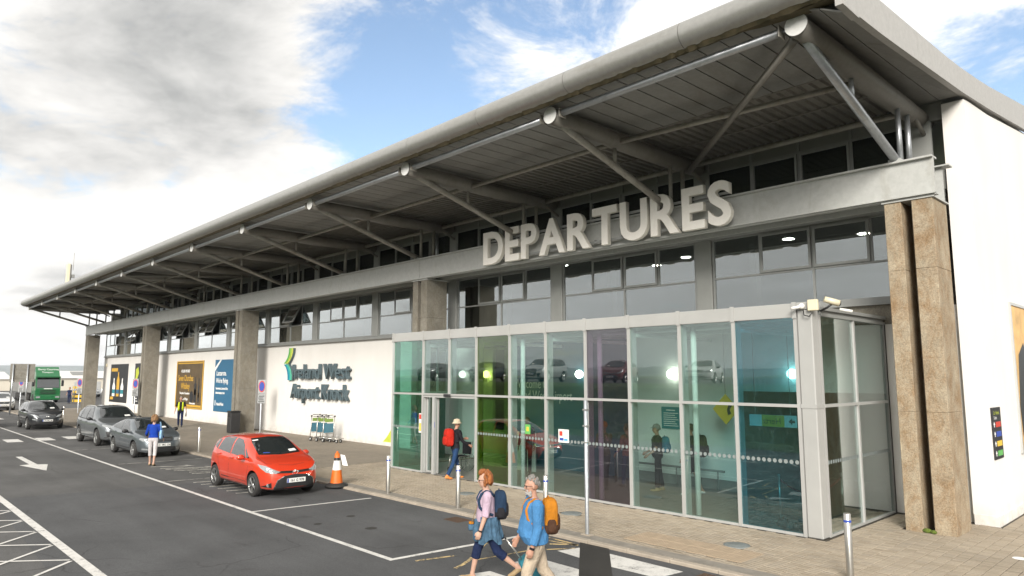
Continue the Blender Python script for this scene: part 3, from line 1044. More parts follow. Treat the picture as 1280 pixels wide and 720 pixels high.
while x > XL:
    d = .025 + .035 * rm.random() * (1.5 if x > -20 else .8)
    cur = [(x, 10.87 - d * .6, 9.19 + d * .3), (x, 10.94, 9.168 - d * .8), (x, 11.05 + d * .5, 9.17), (x, 11.10, 9.24)]
    if prev:
        m.add(prev + cur, [(0, 1, 5, 4), (1, 2, 6, 5), (2, 3, 7, 6)])
    prev = cur
    x -= rm.uniform(.05, .16)
wpart('moss_drip', m, M['moss_rim'], roof)
# soffit: flat panels at the front, ribbed deck behind
PW = PITCH / 12
_sp = MB()
_sp.box(.008, PW - .008, 11.10, 14.33, 0, .02)
_spm = _sp.mesh('soffit_panel', [M['soffit']], (0, 0, 0))
YF = 14.35
def slope_panel(name, x0, x1, y0, y1, mat):
    m = MB(); g_ = .014
    z0, z1 = zs(y0), zs(y1)
    m.add([(x0 + g_, y0, z0), (x1 - g_, y0, z0), (x1 - g_, y1, z1), (x0 + g_, y1, z1), (x0 + g_, y0, z0 + .03), (x1 - g_, y0, z0 + .03), (x1 - g_, y1, z1 + .03), (x0 + g_, y1, z1 + .03)],
          [(0, 3, 2, 1), (0, 1, 5, 4), (1, 2, 6, 5), (2, 3, 7, 6), (3, 0, 4, 7)])
    return m
_mesh_cache = {}
for k in range(12):
    for j in range(12):
        x1p = RX[k] - j * PW
        if 'p' not in _mesh_cache:
            _mesh_cache['p'] = slope_panel('soffit_panel', -PW, 0, 11.10, YF - .01, None).mesh('soffit_panel', [M['soffit']])
        link('soffit_panel', _mesh_cache['p'], roof, Vector((x1p, 0, rm.uniform(-.003, .003))) - WLOC[B.name])
# the strip outside the last frame, dropping to the verge
for ya, yb in ((11.1, 13.0), (13.0, 15.4), (15.4, 17.55)):
    for (xa, ta), (xb, tb) in (((-4.80, 0.), (-4.35, .42)), ((-4.35, .42), (-3.93, .9))):
        m = MB()
        def zz(y, t): return zs(y) * (1 - t) + (zverge(y) + .02) * t
        g_ = .007
        c = [(xa + g_, ya + g_), (xb - g_, ya + g_), (xb - g_, yb - g_), (xa + g_, yb - g_)]
        t4 = [ta, tb, tb, ta]
        m.add([(x, y, zz(y, t)) for (x, y), t in zip(c, t4)] + [(x, y, zz(y, t) + .03) for (x, y), t in zip(c, t4)], [(0, 3, 2, 1), (0, 1, 5, 4), (1, 2, 6, 5), (2, 3, 7, 6), (3, 0, 4, 7)])
        wpart('soffit_panel', m, M['soffit'], roof)
wpart('corner_plate', MB().prism([(-4.9, 11.16, 9.16), (-4.9, 11.16, 9.6), (-4.9, 10.9, 9.6), (-4.9, 10.95, 9.16)], (.97, 0, 0)), M['bullnose'], roof)
wpart('corner_return', MB().box(XR - .119, XR - .001, 10.60, 11.25, 8.76, 9.40), M['verge_alu'], roof)
wpart('corner_stain', MB().prism([(-5.9, 10.98, 9.16), (-4.9, 11.02, 9.15), (-4.0, 10.95, 9.12), (-4.0, 11.16, 9.12), (-4.6, 11.24, 9.14), (-5.4, 11.12, 9.15)], (0, 0, .015)), M['moss_rim'], roof)
# ribbed deck: trapezoid ribs running with the slope
dk = MB()
x = RX[0] + .0
rib = .24
while x > XL + .3:
    prof = [(x, 0), (x - .10, 0), (x - .13, .055), (x - .21, .055), (x - rib, 0)]
    y0, y1 = YF + .01, YW + .02
    for (xa, da), (xb, db) in zip(prof[:-1], prof[1:]):
        dk.add([(xa, y0, zs(y0) + .01 + da), (xb, y0, zs(y0) + .01 + db), (xb, y1, zs(y1) + .01 + db), (xa, y1, zs(y1) + .01 + da)], [(0, 3, 2, 1), (0, 1, 2, 3)][:1])
    x -= rib
wpart('ribbed_deck', dk, M['deck'], roof)
for y in (YF, 16.1):
    wpart('deck_angle', MB().box(XL + .3, RX[0], y - .03, y + .03, zs(y) - .012, zs(y) + .012), M['tube_paint'], roof)
wpart('far_verge', MB().prism([(XL, 11.05, 9.12), (XL, 17.9, 9.25), (XL, 17.9, 9.7), (XL, 11.05, 9.66)], (.1, 0, 0)), M['verge_alu'], roof)
# frames: fat tube, strut to the lintel, hangers
ZT = 9.02
for k, x in enumerate(RX):
    rp = [(x, 11.22, ZT), (x, 12.6, ZT - .015), (x, 14.3, ZT - .035), (x, 16.0, ZT - .03), (x, 17.5 if k else 18.1, ZT)]
    rr_ = [.185, .205, .22, .215, .19]
    fr = wpart('roof_frame', MB().tube(rp, rr_, 22), M['tube_paint'], B)
    wpart('end_cap', MB().tube([(x, 11.20, ZT), (x, 11.222, ZT)], .195, 22), M['cap_white'], fr)
    galv = M['galvanised'] if k == 0 else M['galv_dull']
    wpart('strut', MB().tube([(x - .02, 11.62, ZT - .12), (x - .02, 15.88, 7.66)], .088, 14), galv, fr)
    wpart('strut_foot', MB().box(x - .14, x + .10, 15.76, 16.04, 7.60, 7.66), M['beam_paint'], fr)
    ym = 13.6
    zm = ZT - .17 + (7.66 - ZT + .17) * (ym - 11.65) / (15.88 - 11.65)
    wpart('hanger', MB().tube([(x - .02, ym, zm), (x - .02, ym, ZT - .15)], .05, 8), galv, fr)
    for yy, rd in ((15.95, .055), (16.55, .06)):
        wpart('prop', MB().tube([(x + .05, yy, 7.58), (x + .05, yy, ZT - .15)], rd, 10), galv, fr)
    wpart('wall_strut', MB().tube([(x + .08, 16.9, ZT - .1), (x + .08, 17.6, 8.62)], .05, 8), M['tube_paint'], fr)
for k in range(12):
    a, b = RX[k], RX[k + 1]
    m = MB().tube([(a - .30, 11.30, ZT + .0), (b + .30, 11.30, ZT + .0)], .078, 14)
    ft = wpart('front_tube', m, M['galvanised'], B)
    for e0, e1 in ((a - .30, a - .16), (b + .16, b + .30)):
        wpart('pin', MB().tube([(e0, 11.30, ZT), (e1, 11.30, ZT)], .022, 8), M['galvanised'], ft)
    for e in (a - .30, b + .30):
        wpart('end_plate', MB().box(e - .012, e + .012, 11.19, 11.41, ZT - .11, ZT + .10), M['galv_dull'], ft)
    ym = 13.6
    if k in (0, 1, 4, 7, 8, 9, 10, 11) or True:
        wpart('cross_tube', MB().tube([(a - .1, 14.2 if k == 0 else 13.6, ZT - .10), (b + .1, 13.6, ZT - .10)], .062, 10), M['galv_dull'], B)
    wpart('eaves_tube', MB().tube([(a - .1, 16.9, ZT - .02), (b + .1, 16.9, ZT - .02)], .07, 10), M['galv_dull'], B)
for k in (0, 6, 11):
    a, b = RX[k], RX[k + 1]
    wpart('brace', MB().tube([(a - .12, 11.45, ZT - .12), (b + .2, 16.7, ZT - .22)], .075, 12), M['tube_paint'], B)
    if k:
        wpart('brace', MB().tube([(b + .12, 11.45, ZT - .12), (a - .2, 16.7, ZT - .22)], .07, 12), M['tube_paint'], B)
# downpipe
wpart('downpipe', MB().tube([(-23.0, 17.5, 7.6), (-23.0, 17.5, 9.0)], .07, 10), M['galvanised'], B)
# floor-box alarm on the far bay, vent
# ceiling lights glimpsed through the upper windows
for x, y in ((-6.7, 19.2), (-8.3, 19.0), (-7.5, 21.4), (-9.4, 20.6), (-11.6, 19.6), (-13.4, 21.2), (-12.4, 18.9), (-17.6, 19.4), (-15.2, 22.0)):
    o = thing('ceiling_light', MB().lathe([(.0005, 7.236), (.17, 7.238), (.17, 7.25)], 14, (x, y, 0)), M['ceiling_lamp'], 'round recessed ceiling light inside the room behind the upper windows', 'ceiling light', 'ceiling lights behind the upper windows')
# ------------------------------------------------------------------ big letters over the entrance
SG = empty('departures_sign', (-13.2, 15.55, 6.82), 'large raised cream capital letters reading DEPARTURES along the steel beam', 'sign')
def big_letters(txt, x0, x1, zb, ht, yfront, depth, parent, face, rim, off):
    k = ht / .729                                   # cap height of the built-in font is .729 em
    ms = [text_mesh(ch, k, depth / 2, off, .012, res=4) for ch in txt]
    ws = []
    for me in ms:
        c = np.array([v.co for v in me.vertices])
        ws.append((c[:, 0].min(), c[:, 0].max()))
    gap = .10
    tot = sum(b - a for a, b in ws) + gap * (len(txt) - 1)
    sx = (x1 - x0) / tot
    x = x0
    for ch, me, (a, b) in zip(txt, ms, ws):
        me = me.copy()
        me.materials.clear(); me.materials.append(face); me.materials.append(rim)
        for p in me.polygons:
            p.material_index = 0 if p.normal.z > .9 else 1
        o = link('letter', me, parent)
        o.matrix_local = Matrix(((sx, 0, 0, x - a * sx), (0, 0, -1, yfront + depth / 2), (0, 1, 0, zb), (0, 0, 0, 1)))
        o.location = Vector((x - a * sx, yfront + depth / 2, zb)) - WLOC[parent.name]
        x += (b - a + gap) * sx
big_letters('DEPARTURES', -17.72, -8.45, 6.86, 1.10, 15.46, .13, SG, M['letter_face'], M['letter_rim'], .034)
m = MB(); m.box(-17.6, -8.6, 15.63, 15.70, 6.95, 7.01); m.box(-17.6, -8.6, 15.63, 15.70, 7.62, 7.68)
for x in np.linspace(-17, -9, 9): m.box(x - .02, x + .02, 15.70, 15.83, 7.0, 7.06)
wpart('mounting_rail', m, M['frame_grey'], SG)
# ------------------------------------------------------------------ glazed entrance lobby
LB = empty('entrance_lobby', (-13.2, 15.7, 0), 'glazed entrance lobby with white frames and some coloured glass panes', 'lobby')
YV = 13.75
MU = [-20.42, -18.69, -17.32, -16.02, -14.56, -13.14, -11.73, -10.35, -8.92, -7.57, -6.21]
ZM, ZG, ZF = 2.50, 4.25, 4.54
for i, x in enumerate(MU):
    m = MB()
    z0 = 0 if i != 2 else ZM
    m.box(x - .035, x + .035, YV - .05, YV + .02, z0, ZG)
    o = wpart('mullion', m, M['alu_white'] if i else M['alu_satin'], LB)
    wpart('fin', MB().box(x - .03, x + .03, YV + .02, YV + .24, z0, ZG), M['alu_satin'], o)
    wpart('cap_strip', MB().box(x - .045, x + .045, YV - .075, YV - .05, ZG - .02, ZF + .02), M['alu_white'], o)
for a, b in zip(MU[:-1], MU[1:]):
    wpart('fascia_panel', MB().cbox(a + .004, b - .004, YV - .05, YV + .10, ZG, ZF, .008), M['alu_white'], LB)
    wpart('transom', MB().box(a + .035, b - .035, YV - .055, YV + .06, ZM - .03, ZM + .03), M['alu_white'], LB)
    if not (MU[1] - .01 < a < MU[3] - .01):
        wpart('bottom_rail', MB().box(a + .035, b - .035, YV - .03, YV + .06, 0.0, .05), M['alu_satin'], LB)
TINT = {0: 'glass_green', 3: 'glass_lime', 6: 'glass_purple', 9: 'glass_blue'}
for i, (a, b) in enumerate(zip(MU[:-1], MU[1:])):
    mt = M[TINT.get(i, 'glass_clear')]
    for z0, z1 in ((.05, ZM - .03), (ZM + .03, ZG)):
        if z0 < 1 and i in (1, 2): continue
        o = wpart('glass_pane', MB().box(a + .03, b - .03, YV - .006, YV + .006, z0, z1), mt, LB)
        if i in TINT and z0 < 1: o['label'] = {0: 'green tinted', 3: 'yellow green tinted', 6: 'purple tinted', 9: 'blue tinted'}[i] + ' glass pane with a row of dots'
        if z0 < 1:
            dots = MB()
            x = a + .10
            while x < b - .08:
                dots.disc((x, YV - .010, 1.40), .042, (0, -1, 0), 10)
                x += .115
            wpart('dot_row', dots, M['dot_film'], o)
# sliding door: one leaf slid back over the side light, the other over the next bay
for x0, x1, y in ((-18.62, -18.02, YV + .09), (-15.98, -14.75, YV + .12)):
    m = MB(); frame_rect(m, x0, x1, .02, ZM - .05, y, y + .045, .055)
    d = wpart('sliding_door', m, M['alu_white'], LB)
    wpart('glass_pane', MB().box(x0 + .05, x1 - .05, y + .018, y + .026, .07, ZM - .1), M['glass_clear'], d)
wpart('door_header', MB().box(MU[1] + .035, MU[3] - .035, YV - .02, YV + .18, ZM - .10, ZM - .03), M['alu_satin'], LB)
wpart('door_sensor', MB().cbox(-17.5, -17.2, YV - .12, YV - .055, ZM - .07, ZM + .02, .012), M['black_plastic'], LB)
wpart('door_jamb', MB().box(-18.18, -18.06, YV - .03, YV + .06, .0, ZM - .10), M['alu_satin'], LB)
# corner post and the short return towards the building
wpart('corner_post', MB().cbox(-6.17, -5.87, YV - .04, 14.02, 0, 4.40, .02), M['alu_white'], LB)
wpart('corner_band', MB().box(-6.18, -5.86, YV - .05, 14.03, ZM - .04, ZM + .04), M['alu_white'], LB)
wpart('corner_fascia', MB().cbox(-6.17, -5.85, YV - .055, 14.1, 4.40, ZF + .01, .012), M['alu_white'], LB)
XS = -5.90
for y in (14.06, 15.80, 17.60):
    wpart('mullion', MB().box(XS - .05, XS + .04, y - .035, y + .035, 0, 4.30), M['alu_white'] if y < 17 else M['frame_grey'], LB)
for y0, y1 in ((14.095, 15.765), (15.835, 17.565)):
    wpart('transom', MB().box(XS - .04, XS + .05, y0, y1, ZM - .03, ZM + .03), M['alu_white'], LB)
    wpart('bottom_rail', MB().box(XS - .04, XS + .04, y0, y1, 0, .04), M['alu_white'], LB)
    for z0, z1 in ((.04, ZM - .03), (ZM + .03, 4.28)):
        o = wpart('glass_pane', MB().box(XS - .006, XS + .006, y0, y1, z0, z1), M['glass_clear'], LB)
    dots = MB(); yy = y0 + .1
    while yy < y1:
        dots.disc((XS + .010, yy, 1.40), .042, (1, 0, 0), 10); yy += .115
    wpart('dot_row', dots, M['dot_film'], LB)
m = MB()
m.box(XS - .05, XS + .06, 14.11, 17.65, 4.28, 4.34); m.box(XS - .03, XS + .03, 14.11, 17.65, 4.34, 4.40); m.box(XS - .10, XS + .09, 14.11, 17.66, 4.40, 4.47)
wpart('side_gutter', m, M['frame_grey'], LB)
for y0, y1 in ((13.80, 15.6), (15.68, 17.62)):
    for z0, z1 in ((.04, ZM - .03), (ZM + .03, 4.28)):
        wpart('glass_pane', MB().box(-20.43, -20.418, y0, y1, z0, z1), M['glass_clear'], LB)
    wpart('transom', MB().box(-20.46, -20.39, y0, y1, ZM - .03, ZM + .03), M['alu_white'], LB)
wpart('mullion', MB().box(-20.46, -20.39, 15.605, 15.675, 0, 4.3), M['alu_white'], LB)
wpart('side_fascia', MB().box(-20.47, -20.38, YV + .11, YW - .02, 4.28, ZF - .02), M['alu_white'], LB)
wpart('lobby_roof', MB().box(-20.37, XS - .12, YV + .11, YW - .03, 4.36, 4.46), M['lobby_ceiling'], LB)
for y in (14.8, 16.2):
    wpart('roof_beam', MB().tube([(-20.3, y, 4.22), (-6.0, y, 4.22)], .06, 10), M['lobby_white'], LB)
for x in MU[1::2]:
    wpart('roof_beam', MB().tube([(x, 13.99, 4.08), (x, 17.5, 4.08)], .05, 10), M['lobby_white'], LB)
for x in (-14.42, -11.58, -8.80):
    wpart('inner_column', MB().tube([(x, 14.12, 0), (x, 14.12, 4.2)], .065, 14), M['lobby_white'], LB)
fl = MB().box(-20.38, XS - .05, YV + .06, 25.9, -.05, .004)
wpart('lobby_floor', fl, M['lobby_floor'], LB)
# back wall of the lobby, with its openings
YB = 17.55
bw = MB(); bw.box(-20.3, -19.55, YB, YB + .15, 0, 4.3); bw.box(-19.55, -18.55, YB + .6, YB + .75, 0, 4.3)
wpart('back_wall', bw, M['lobby_white'], LB)
wpart('teal_wall', MB().box(-18.55, -13.05, YB, YB + .15, 0, 4.3), M['lobby_teal'], LB)
bw = MB(); bw.box(-13.05, -9.75, YB, YB + .15, .28, 4.3); bw.box(-9.75, -5.9, YB, YB + .15, 2.68, 4.3)
wpart('back_wall', bw, M['lobby_white'], LB)
wpart('skirting', MB().box(-13.05, -9.75, YB - .01, YB + .15, 0, .28), M['grey_plastic'], LB)
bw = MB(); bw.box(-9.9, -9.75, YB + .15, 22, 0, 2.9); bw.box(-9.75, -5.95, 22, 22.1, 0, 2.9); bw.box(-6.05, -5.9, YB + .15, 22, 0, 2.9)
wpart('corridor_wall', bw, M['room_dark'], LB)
wpart('inner_partition', MB().box(-19.2, -16.2, 16.4, 16.45, 0, 1.25), M['lobby_white'], LB)
m = MB(); m.tube([(-13.0, 17.2, .55), (-9.9, 17.2, .55)], .03, 8)
for x in (-12.8, -11.4, -10.1): m.tube([(x, 17.2, 0), (x, 17.2, .55)], .02, 6)
thing('perch_rail', m, M['grey_plastic'], 'low grey metal perch rail along the white lobby wall', 'rail')
text_part('welcome_lettering', 'Welcome to', M['print_white'], LB, (-18.35, YB - .006, 2.66), (1, 0, 0), (0, 0, 1), .46, sx=.72)
text_part('welcome_lettering', 'Ireland West Airport', M['print_white'], LB, (-18.45, YB - .006, 2.26), (1, 0, 0), (0, 0, 1), .46, sx=.72)
for x in (-19.72, -15.13, -11.60, -8.01):
    L = empty('globe_lamp', (x, YB, 3.14), {-19.72: 'round lit globe lamp over the lobby doorway', -15.13: 'round lit globe lamp on the teal wall', -11.60: 'round lit globe lamp on the white wall above the teal notice', -8.01: 'round lit globe lamp over the dark corridor opening'}[x], 'wall lamp', 'lobby globe lamps')
    wpart('globe', MB().ball((x, YB - .17, 3.14), .135, 18, 12), M['lamp_globe'], L)
    wpart('bracket', MB().tube([(x, YB, 3.14), (x, YB - .05, 3.14)], .05, 10), M['alu_satin'], L)
nb = empty('wall_notice', (-11.75, YB, 1.55), 'teal notice board with white lines on the white lobby wall', 'notice')
wpart('board', MB().box(-12.07, -11.42, YB - .03, YB, 1.56, 2.19), M['print_teal'], nb)
m = MB()
for k in range(7): m.box(-12.0, -11.50 - .05 * (k % 3), YB - .034, YB - .03, 1.64 + k * .06, 1.66 + k * .06)
m.box(-11.9, -11.6, YB - .034, YB - .03, 2.08, 2.11)
wpart('printed_lines', m, M['print_white'], nb)
# hanging signs
hs = empty('hanging_sign', (-8.15, 16.5, 1.86), 'hanging yellow and white car hire sign seen from its reverse', 'sign')
wpart('panel', MB().box(-8.75, -7.55, 16.49, 16.52, 1.86, 2.14), M['print_white'], hs)
wpart('yellow_field', MB().box(-8.42, -7.85, 16.484, 16.49, 1.862, 2.138), M['print_yellow'], hs)
text_part('lettering', 'Hertz', M['print_black'], hs, (-7.93, 16.482, 1.93), (1, 0, 0), (0, 0, 1), .2).scale = (-1, 1, 1)
wpart('arrow', MB().prism([(-7.74, 16.484, 2.0), (-7.66, 16.484, 2.08), (-7.66, 16.484, 2.03), (-7.59, 16.484, 2.03), (-7.59, 16.484, 1.97), (-7.66, 16.484, 1.97), (-7.66, 16.484, 1.92)], (0, .005, 0)), M['print_black'], hs)
m = MB(); m.tube([(-8.6, 16.505, 2.14), (-8.6, 16.505, 4.3)], .008, 6); m.tube([(-7.7, 16.505, 2.14), (-7.7, 16.505, 4.3)], .008, 6)
wpart('suspension_rods', m, M['grey_plastic'], hs)
dm = empty('diamond_sign', (-9.46, 16.6, 1.85), 'yellow diamond warning sign hanging inside the lobby', 'sign')
wpart('panel', MB().prism([(-9.46, 16.6, 1.84), (-9.09, 16.6, 2.23), (-9.46, 16.6, 2.62), (-9.83, 16.6, 2.23)], (0, .02, 0)), M['print_yellow'], dm)
wpart('symbol', MB().prism([(-9.40, 16.596, 2.08), (-9.30, 16.596, 2.12), (-9.34, 16.596, 2.22), (-9.27, 16.596, 2.34), (-9.37, 16.596, 2.36), (-9.42, 16.596, 2.22)], (0, .004, 0)), M['print_black'], dm)
wpart('rod', MB().tube([(-9.46, 16.61, 2.6), (-9.46, 16.61, 4.3)], .008, 6), M['grey_plastic'], dm)
# rope barrier and a rockery planter inside the blue pane
for i, (x, y) in enumerate(((-7.2, 14.75), (-6.35, 15.9))):
    p = empty('rope_post', (x, y, 0), ['thin steel rope post just inside the blue pane', 'thin steel rope post beside the corner glazing'][i], 'rope post', 'rope barrier posts')
    wpart('pole', MB().tube([(x, y, .02), (x, y, .95)], .02, 10), M['steel_brushed'], p)
    wpart('base', MB().lathe([(.0005, .03), (.14, .02), (.15, 0)], 18, (x, y, 0)), M['steel_brushed'], p)
    wpart('knob', MB().ball((x, y, .97), .03, 10, 6), M['steel_brushed'], p)
plain('rope_red', (0.16, 0.015, 0.02), .9)
pts = [(-7.2 + .85 * t, 14.75 + 1.15 * t, .9 - 1.3 * t * (1 - t) * 1.0) for t in np.linspace(0, 1, 12)]
thing('barrier_rope', MB().tube(pts, .02, 8), M['rope_red'], 'sagging dark red rope between two steel posts', 'rope')
plain('rock', (0.10, 0.095, 0.08), .9, var=.4, scale=9, bumps=.6)
rk = random.Random(5)
for i in range(9):
    m = MB().ball((0, 0, .06), (rk.uniform(.08, .17), rk.uniform(.07, .13), rk.uniform(.06, .12)), 9, 6)
    m.v = [(x + rk.uniform(-.02, .02), y + rk.uniform(-.02, .02), max(0.004, z + rk.uniform(-.02, .02))) for x, y, z in m.v]
    x, y = -6.95 + .1 * i, 14.05 + rk.uniform(0, .45)
    m.v = [(a + x, b + y, c) for a, b, c in m.v]
    thing('rock', m, M['rock'], 'dark rough rock on the lobby floor behind the blue pane', 'rock', 'rocks inside the blue pane')
# stickers on the glass
def sticker(x, z, w_, h, mat, label, bars=()):
    e = thing('window_sticker', MB().box(x, x + w_, YV - .014, YV - .009, z, z + h), M[mat], label, 'sticker')
    for (a, b, c, d, mm) in bars:
        wpart('print', MB().box(x + a * w_, x + b * w_, YV - .017, YV - .0142, z + c * h, z + d * h), M[mm], e)
sticker(-18.90, 1.25, .14, .62, 'print_white', 'tall white sticker with red and yellow panels on the green pane', [(.1, .9, .7, .95, 'print_red'), (.15, .85, .08, .5, 'print_yellow')])
sticker(-13.95, 1.50, .20, .26, 'print_green', 'green and yellow square sticker on the clear pane by the lime pane', [(.3, .7, .3, .75, 'print_yellow')])
sticker(-12.70, 1.36, .36, .34, 'print_white', 'white sticker with orange and blue print on a clear pane', [(.1, .4, .5, .85, 'print_red'), (.12, .5, .15, .35, 'print_blue'), (.55, .9, .15, .3, 'print_cyan')])
sticker(-18.15, 1.45, .10, .18, 'print_blue', 'small blue accessibility sticker on the door jamb', [(.3, .7, .3, .8, 'print_white')])
# cameras on the lobby corner
cc = empty('security_camera', (-6.17, 13.6, 4.35), 'white round security camera on the lobby corner fascia', 'camera')
wpart('housing', MB().ball((-6.02, 13.62, 4.46), .06, 14, 9), M['cctv_white'], cc)
wpart('barrel', MB().tube([(-6.04, 13.60, 4.45), (-6.18, 13.50, 4.42)], [.032, .028], 12), M['cctv_white'], cc)
wpart('junction_box', MB().cbox(-5.91, -5.71, 13.62, 13.695, 4.36, 4.58, .012), M['cctv_cream'], cc)
wpart('cable', MB().tube([(-6.0, 13.64, 4.38), (-5.98, 13.62, 4.28), (-5.88, 13.62, 4.25), (-5.82, 13.63, 4.32)], .012, 8), M['black_plastic'], cc)
cc = empty('security_camera', (-5.6, 13.9, 4.35), 'cream box-shaped security camera beside the junction box', 'camera')
wpart('housing', MB().tube([(-5.62, 13.74, 4.58), (-5.40, 13.90, 4.49)], [.058, .066], 8), M['cctv_cream'], cc)
wpart('lens', MB().tube([(-5.398, 13.902, 4.489), (-5.385, 13.912, 4.484)], .05, 14), M['black_plastic'], cc)
wpart('bracket', MB().tube([(-5.75, 13.85, 4.36), (-5.6, 13.82, 4.42), (-5.5, 13.85, 4.50)], .022, 8), M['black_plastic'], cc)
wpart('lamp_head', MB().tube([(-5.42, 13.95, 4.38), (-5.22, 14.05, 4.33)], .03, 8), M['cctv_white'], cc)

# ------------------------------------------------------------------ wall name sign, posters
NS = empty('airport_name_sign', (-33, 17.6, 1.8), 'raised slate grey letters spelling the airport name on the white wall', 'sign')
def row(txt, x0, x1, zb, size, y, dep):
    me = text_mesh(txt, size, dep / 2, .012, 0, res=3)
    c = np.array([v.co for v in me.vertices]); wtot = c[:, 0].max() - c[:, 0].min()
    sx = (x1 - x0) / wtot
    # letters one by one, laid out by their advance in the full row
    x = 0
    for i, ch in enumerate(txt):
        pre = text_mesh('|' + txt[:i] + '|', size); cpre = np.array([v.co for v in pre.vertices])[:, 0].max()
        p0 = text_mesh('||', size); c0 = np.array([v.co for v in p0.vertices])[:, 0].max()
        if ch == ' ': continue
        lm = text_mesh(ch, size, dep / 2, .004, 0, res=3).copy()
        lm.materials.clear(); lm.materials.append(M['slate_letter'])
        o = link('letter', lm, NS)
        o.matrix_local = Matrix(((sx, 0, 0, 0), (0, 0, -1, 0), (0, 1, 0, 0), (0, 0, 0, 1)))
        o.location = Vector((x0 + (cpre - c0) * sx, y, zb)) - WLOC[NS.name]
row('Ireland West', -35.78, -29.85, 2.93, 1.10, 17.56, .16)
row('Airport Knock', -35.82, -29.85, 1.90, 1.10, 17.56, .16)
cols = [((0.10, 0.42, 0.10), (0.02, 0.20, 0.30)), ((0.35, 0.55, 0.08), (0.03, 0.35, 0.38)), ((0.62, 0.66, 0.12), (0.10, 0.45, 0.30))]
for i, (cu, clo) in enumerate(cols):
    plain('logo_up%d' % i, cu, .5); plain('logo_lo%d' % i, clo, .5)
    xo = .165 * i
    def cur(z0, z1, bend):
        return [(-36.42 + xo - bend * math.sin(math.pi * .5 * t) , z0 + (z1 - z0) * t) for t in np.linspace(0, 1, 8)]
    for nm, c in (('logo_up%d' % i, [(-36.28 + xo, 4.58), (-36.30 + xo, 4.35), (-36.40 + xo, 4.12), (-36.58 + xo, 3.92), (-36.86 + xo, 3.74)]), ('logo_lo%d' % i, [(-36.86 + xo, 3.70), (-36.62 + xo, 3.56), (-36.46 + xo, 3.36), (-36.36 + xo, 3.1), (-36.34 + xo, 2.84)])):
        pts = [(x, 17.55, z) for x, z in c] + [(x + .11, 17.55, z) for x, z in reversed(c)]
        wpart('logo_band', MB().prism(pts, (0, .13, 0)), M[nm], NS)
pts = [(-35.79, 4.58), (-35.81, 4.35), (-35.91, 4.12), (-36.09, 3.92), (-36.30, 3.72), (-36.12, 3.56), (-35.96, 3.36), (-35.86, 3.1), (-35.84, 2.84)]
wpart('logo_edge', MB().prism([(x, 17.56, z) for x, z in pts] + [(x + .035, 17.56, z) for x, z in reversed(pts)], (0, .11, 0)), M['slate_letter'], NS)
arc = [(-26.2, 17.69, .02)] + [(-27.55 + 1.35 * t, 17.69, .02 + 1.0 * t ** 2) for t in np.linspace(0, 1, 12)]
thing('wall_swoosh', MB().prism(arc, (0, .008, 0)), M['print_lime'], 'lime green curved swoosh painted at the foot of the white wall', 'wall graphic')
YP = 17.665
def poster(name, x0, x1, z0, z1, mat, label, frame=None):
    e = empty(name, ((x0 + x1) / 2, YP, z0), label, 'poster')
    wpart('panel', MB().cbox(x0, x1, YP, YW, z0, z1, .006), M[mat], e)
    if frame:
        m = MB(); frame_rect(m, x0, x1, z0, z1, YP - .03, YP + .01, .07); wpart('frame', m, M[frame], e)
    return e
def prn(e, mat, *boxes, name='print'):
    m = MB()
    for b in boxes: m.box(b[0], b[1], YP - .008, YP - .003, b[2], b[3])
    return wpart(name, m, M[mat], e)
def ptx(e, s, mat, x, z, size, sx=1.0, al='LEFT'):
    return text_part('lettering', s, M[mat], e, (x, YP - .007, z), (1, 0, 0), (0, 0, 1), size, sx=sx, align=al, offset=.01)
e = poster('advert_poster', -54.4, -49.15, .80, 4.12, 'poster_brown', 'brown and gold whiskey advert poster on the white wall', 'print_gold')
prn(e, 'print_gold', (-54.2, -49.35, .92, 1.06), (-54.2, -49.35, 3.92, 4.0))
ptx(e, 'GOLDEN PROMISE', 'print_white', -52.6, 3.32, .26, .8, 'CENTER')
ptx(e, 'Seven Churches', 'print_gold', -52.5, 2.72, .58, .8, 'CENTER')
ptx(e, 'Whiskey', 'print_gold', -52.5, 2.15, .62, .8, 'CENTER')
ptx(e, 'The spirit of Connemara', 'print_white', -52.6, 1.78, .2, 1, 'CENTER')
ptx(e, 'Taste of Mayo', 'print_white', -52.6, 1.36, .25, 1, 'CENTER')
prn(e, 'poster_dark', (-50.75, -50.3, 1.25, 2.55), (-50.6, -50.45, 2.55, 3.0), (-50.0, -49.75, 1.25, 2.4), (-49.95, -49.8, 2.4, 2.9))
prn(e, 'print_white', (-50.68, -50.37, 1.75, 2.15), (-49.97, -49.78, 1.6, 1.9))
wpart('glass_ring', MB().prism([(-51.2 + .35 * math.cos(a), YP - .006, 1.6 + .42 * math.sin(a)) for a in np.linspace(0, 6.28, 22)[:-1]], (0, .003, 0)), M['poster_dark'], e)
ptx(e, 'Drink responsibly', 'print_white', -51.0, 1.12, .15, 1, 'CENTER')
e = poster('advert_poster', -47.1, -41.9, .78, 4.12, 'poster_blue', 'blue flight advert poster beside the concrete column', None)
ptx(e, 'Lanzarote.', 'print_white', -46.8, 3.10, .44, .9)
ptx(e, "We're flying.", 'print_white', -46.8, 2.62, .44, .9)
ptx(e, 'Fuerteventura, Lanzarote & Faro', 'print_white', -46.8, 2.2, .2, .75)
ptx(e, 'irelandwestairport.com', 'print_white', -46.8, 1.92, .2, .8)
ptx(e, 'IrelandWest', 'print_white', -46.6, 1.18, .26, .9)
prn(e, 'print_white', (-46.85, -46.75, 1.16, 1.5))
wpart('ribbon', MB().prism([(-47.1, YP - .006, 3.35), (-47.1, YP - .006, 3.60), (-46.25, YP - .006, 4.11), (-46.0, YP - .006, 4.11)], (0, .003, 0)), M['print_white'], e)
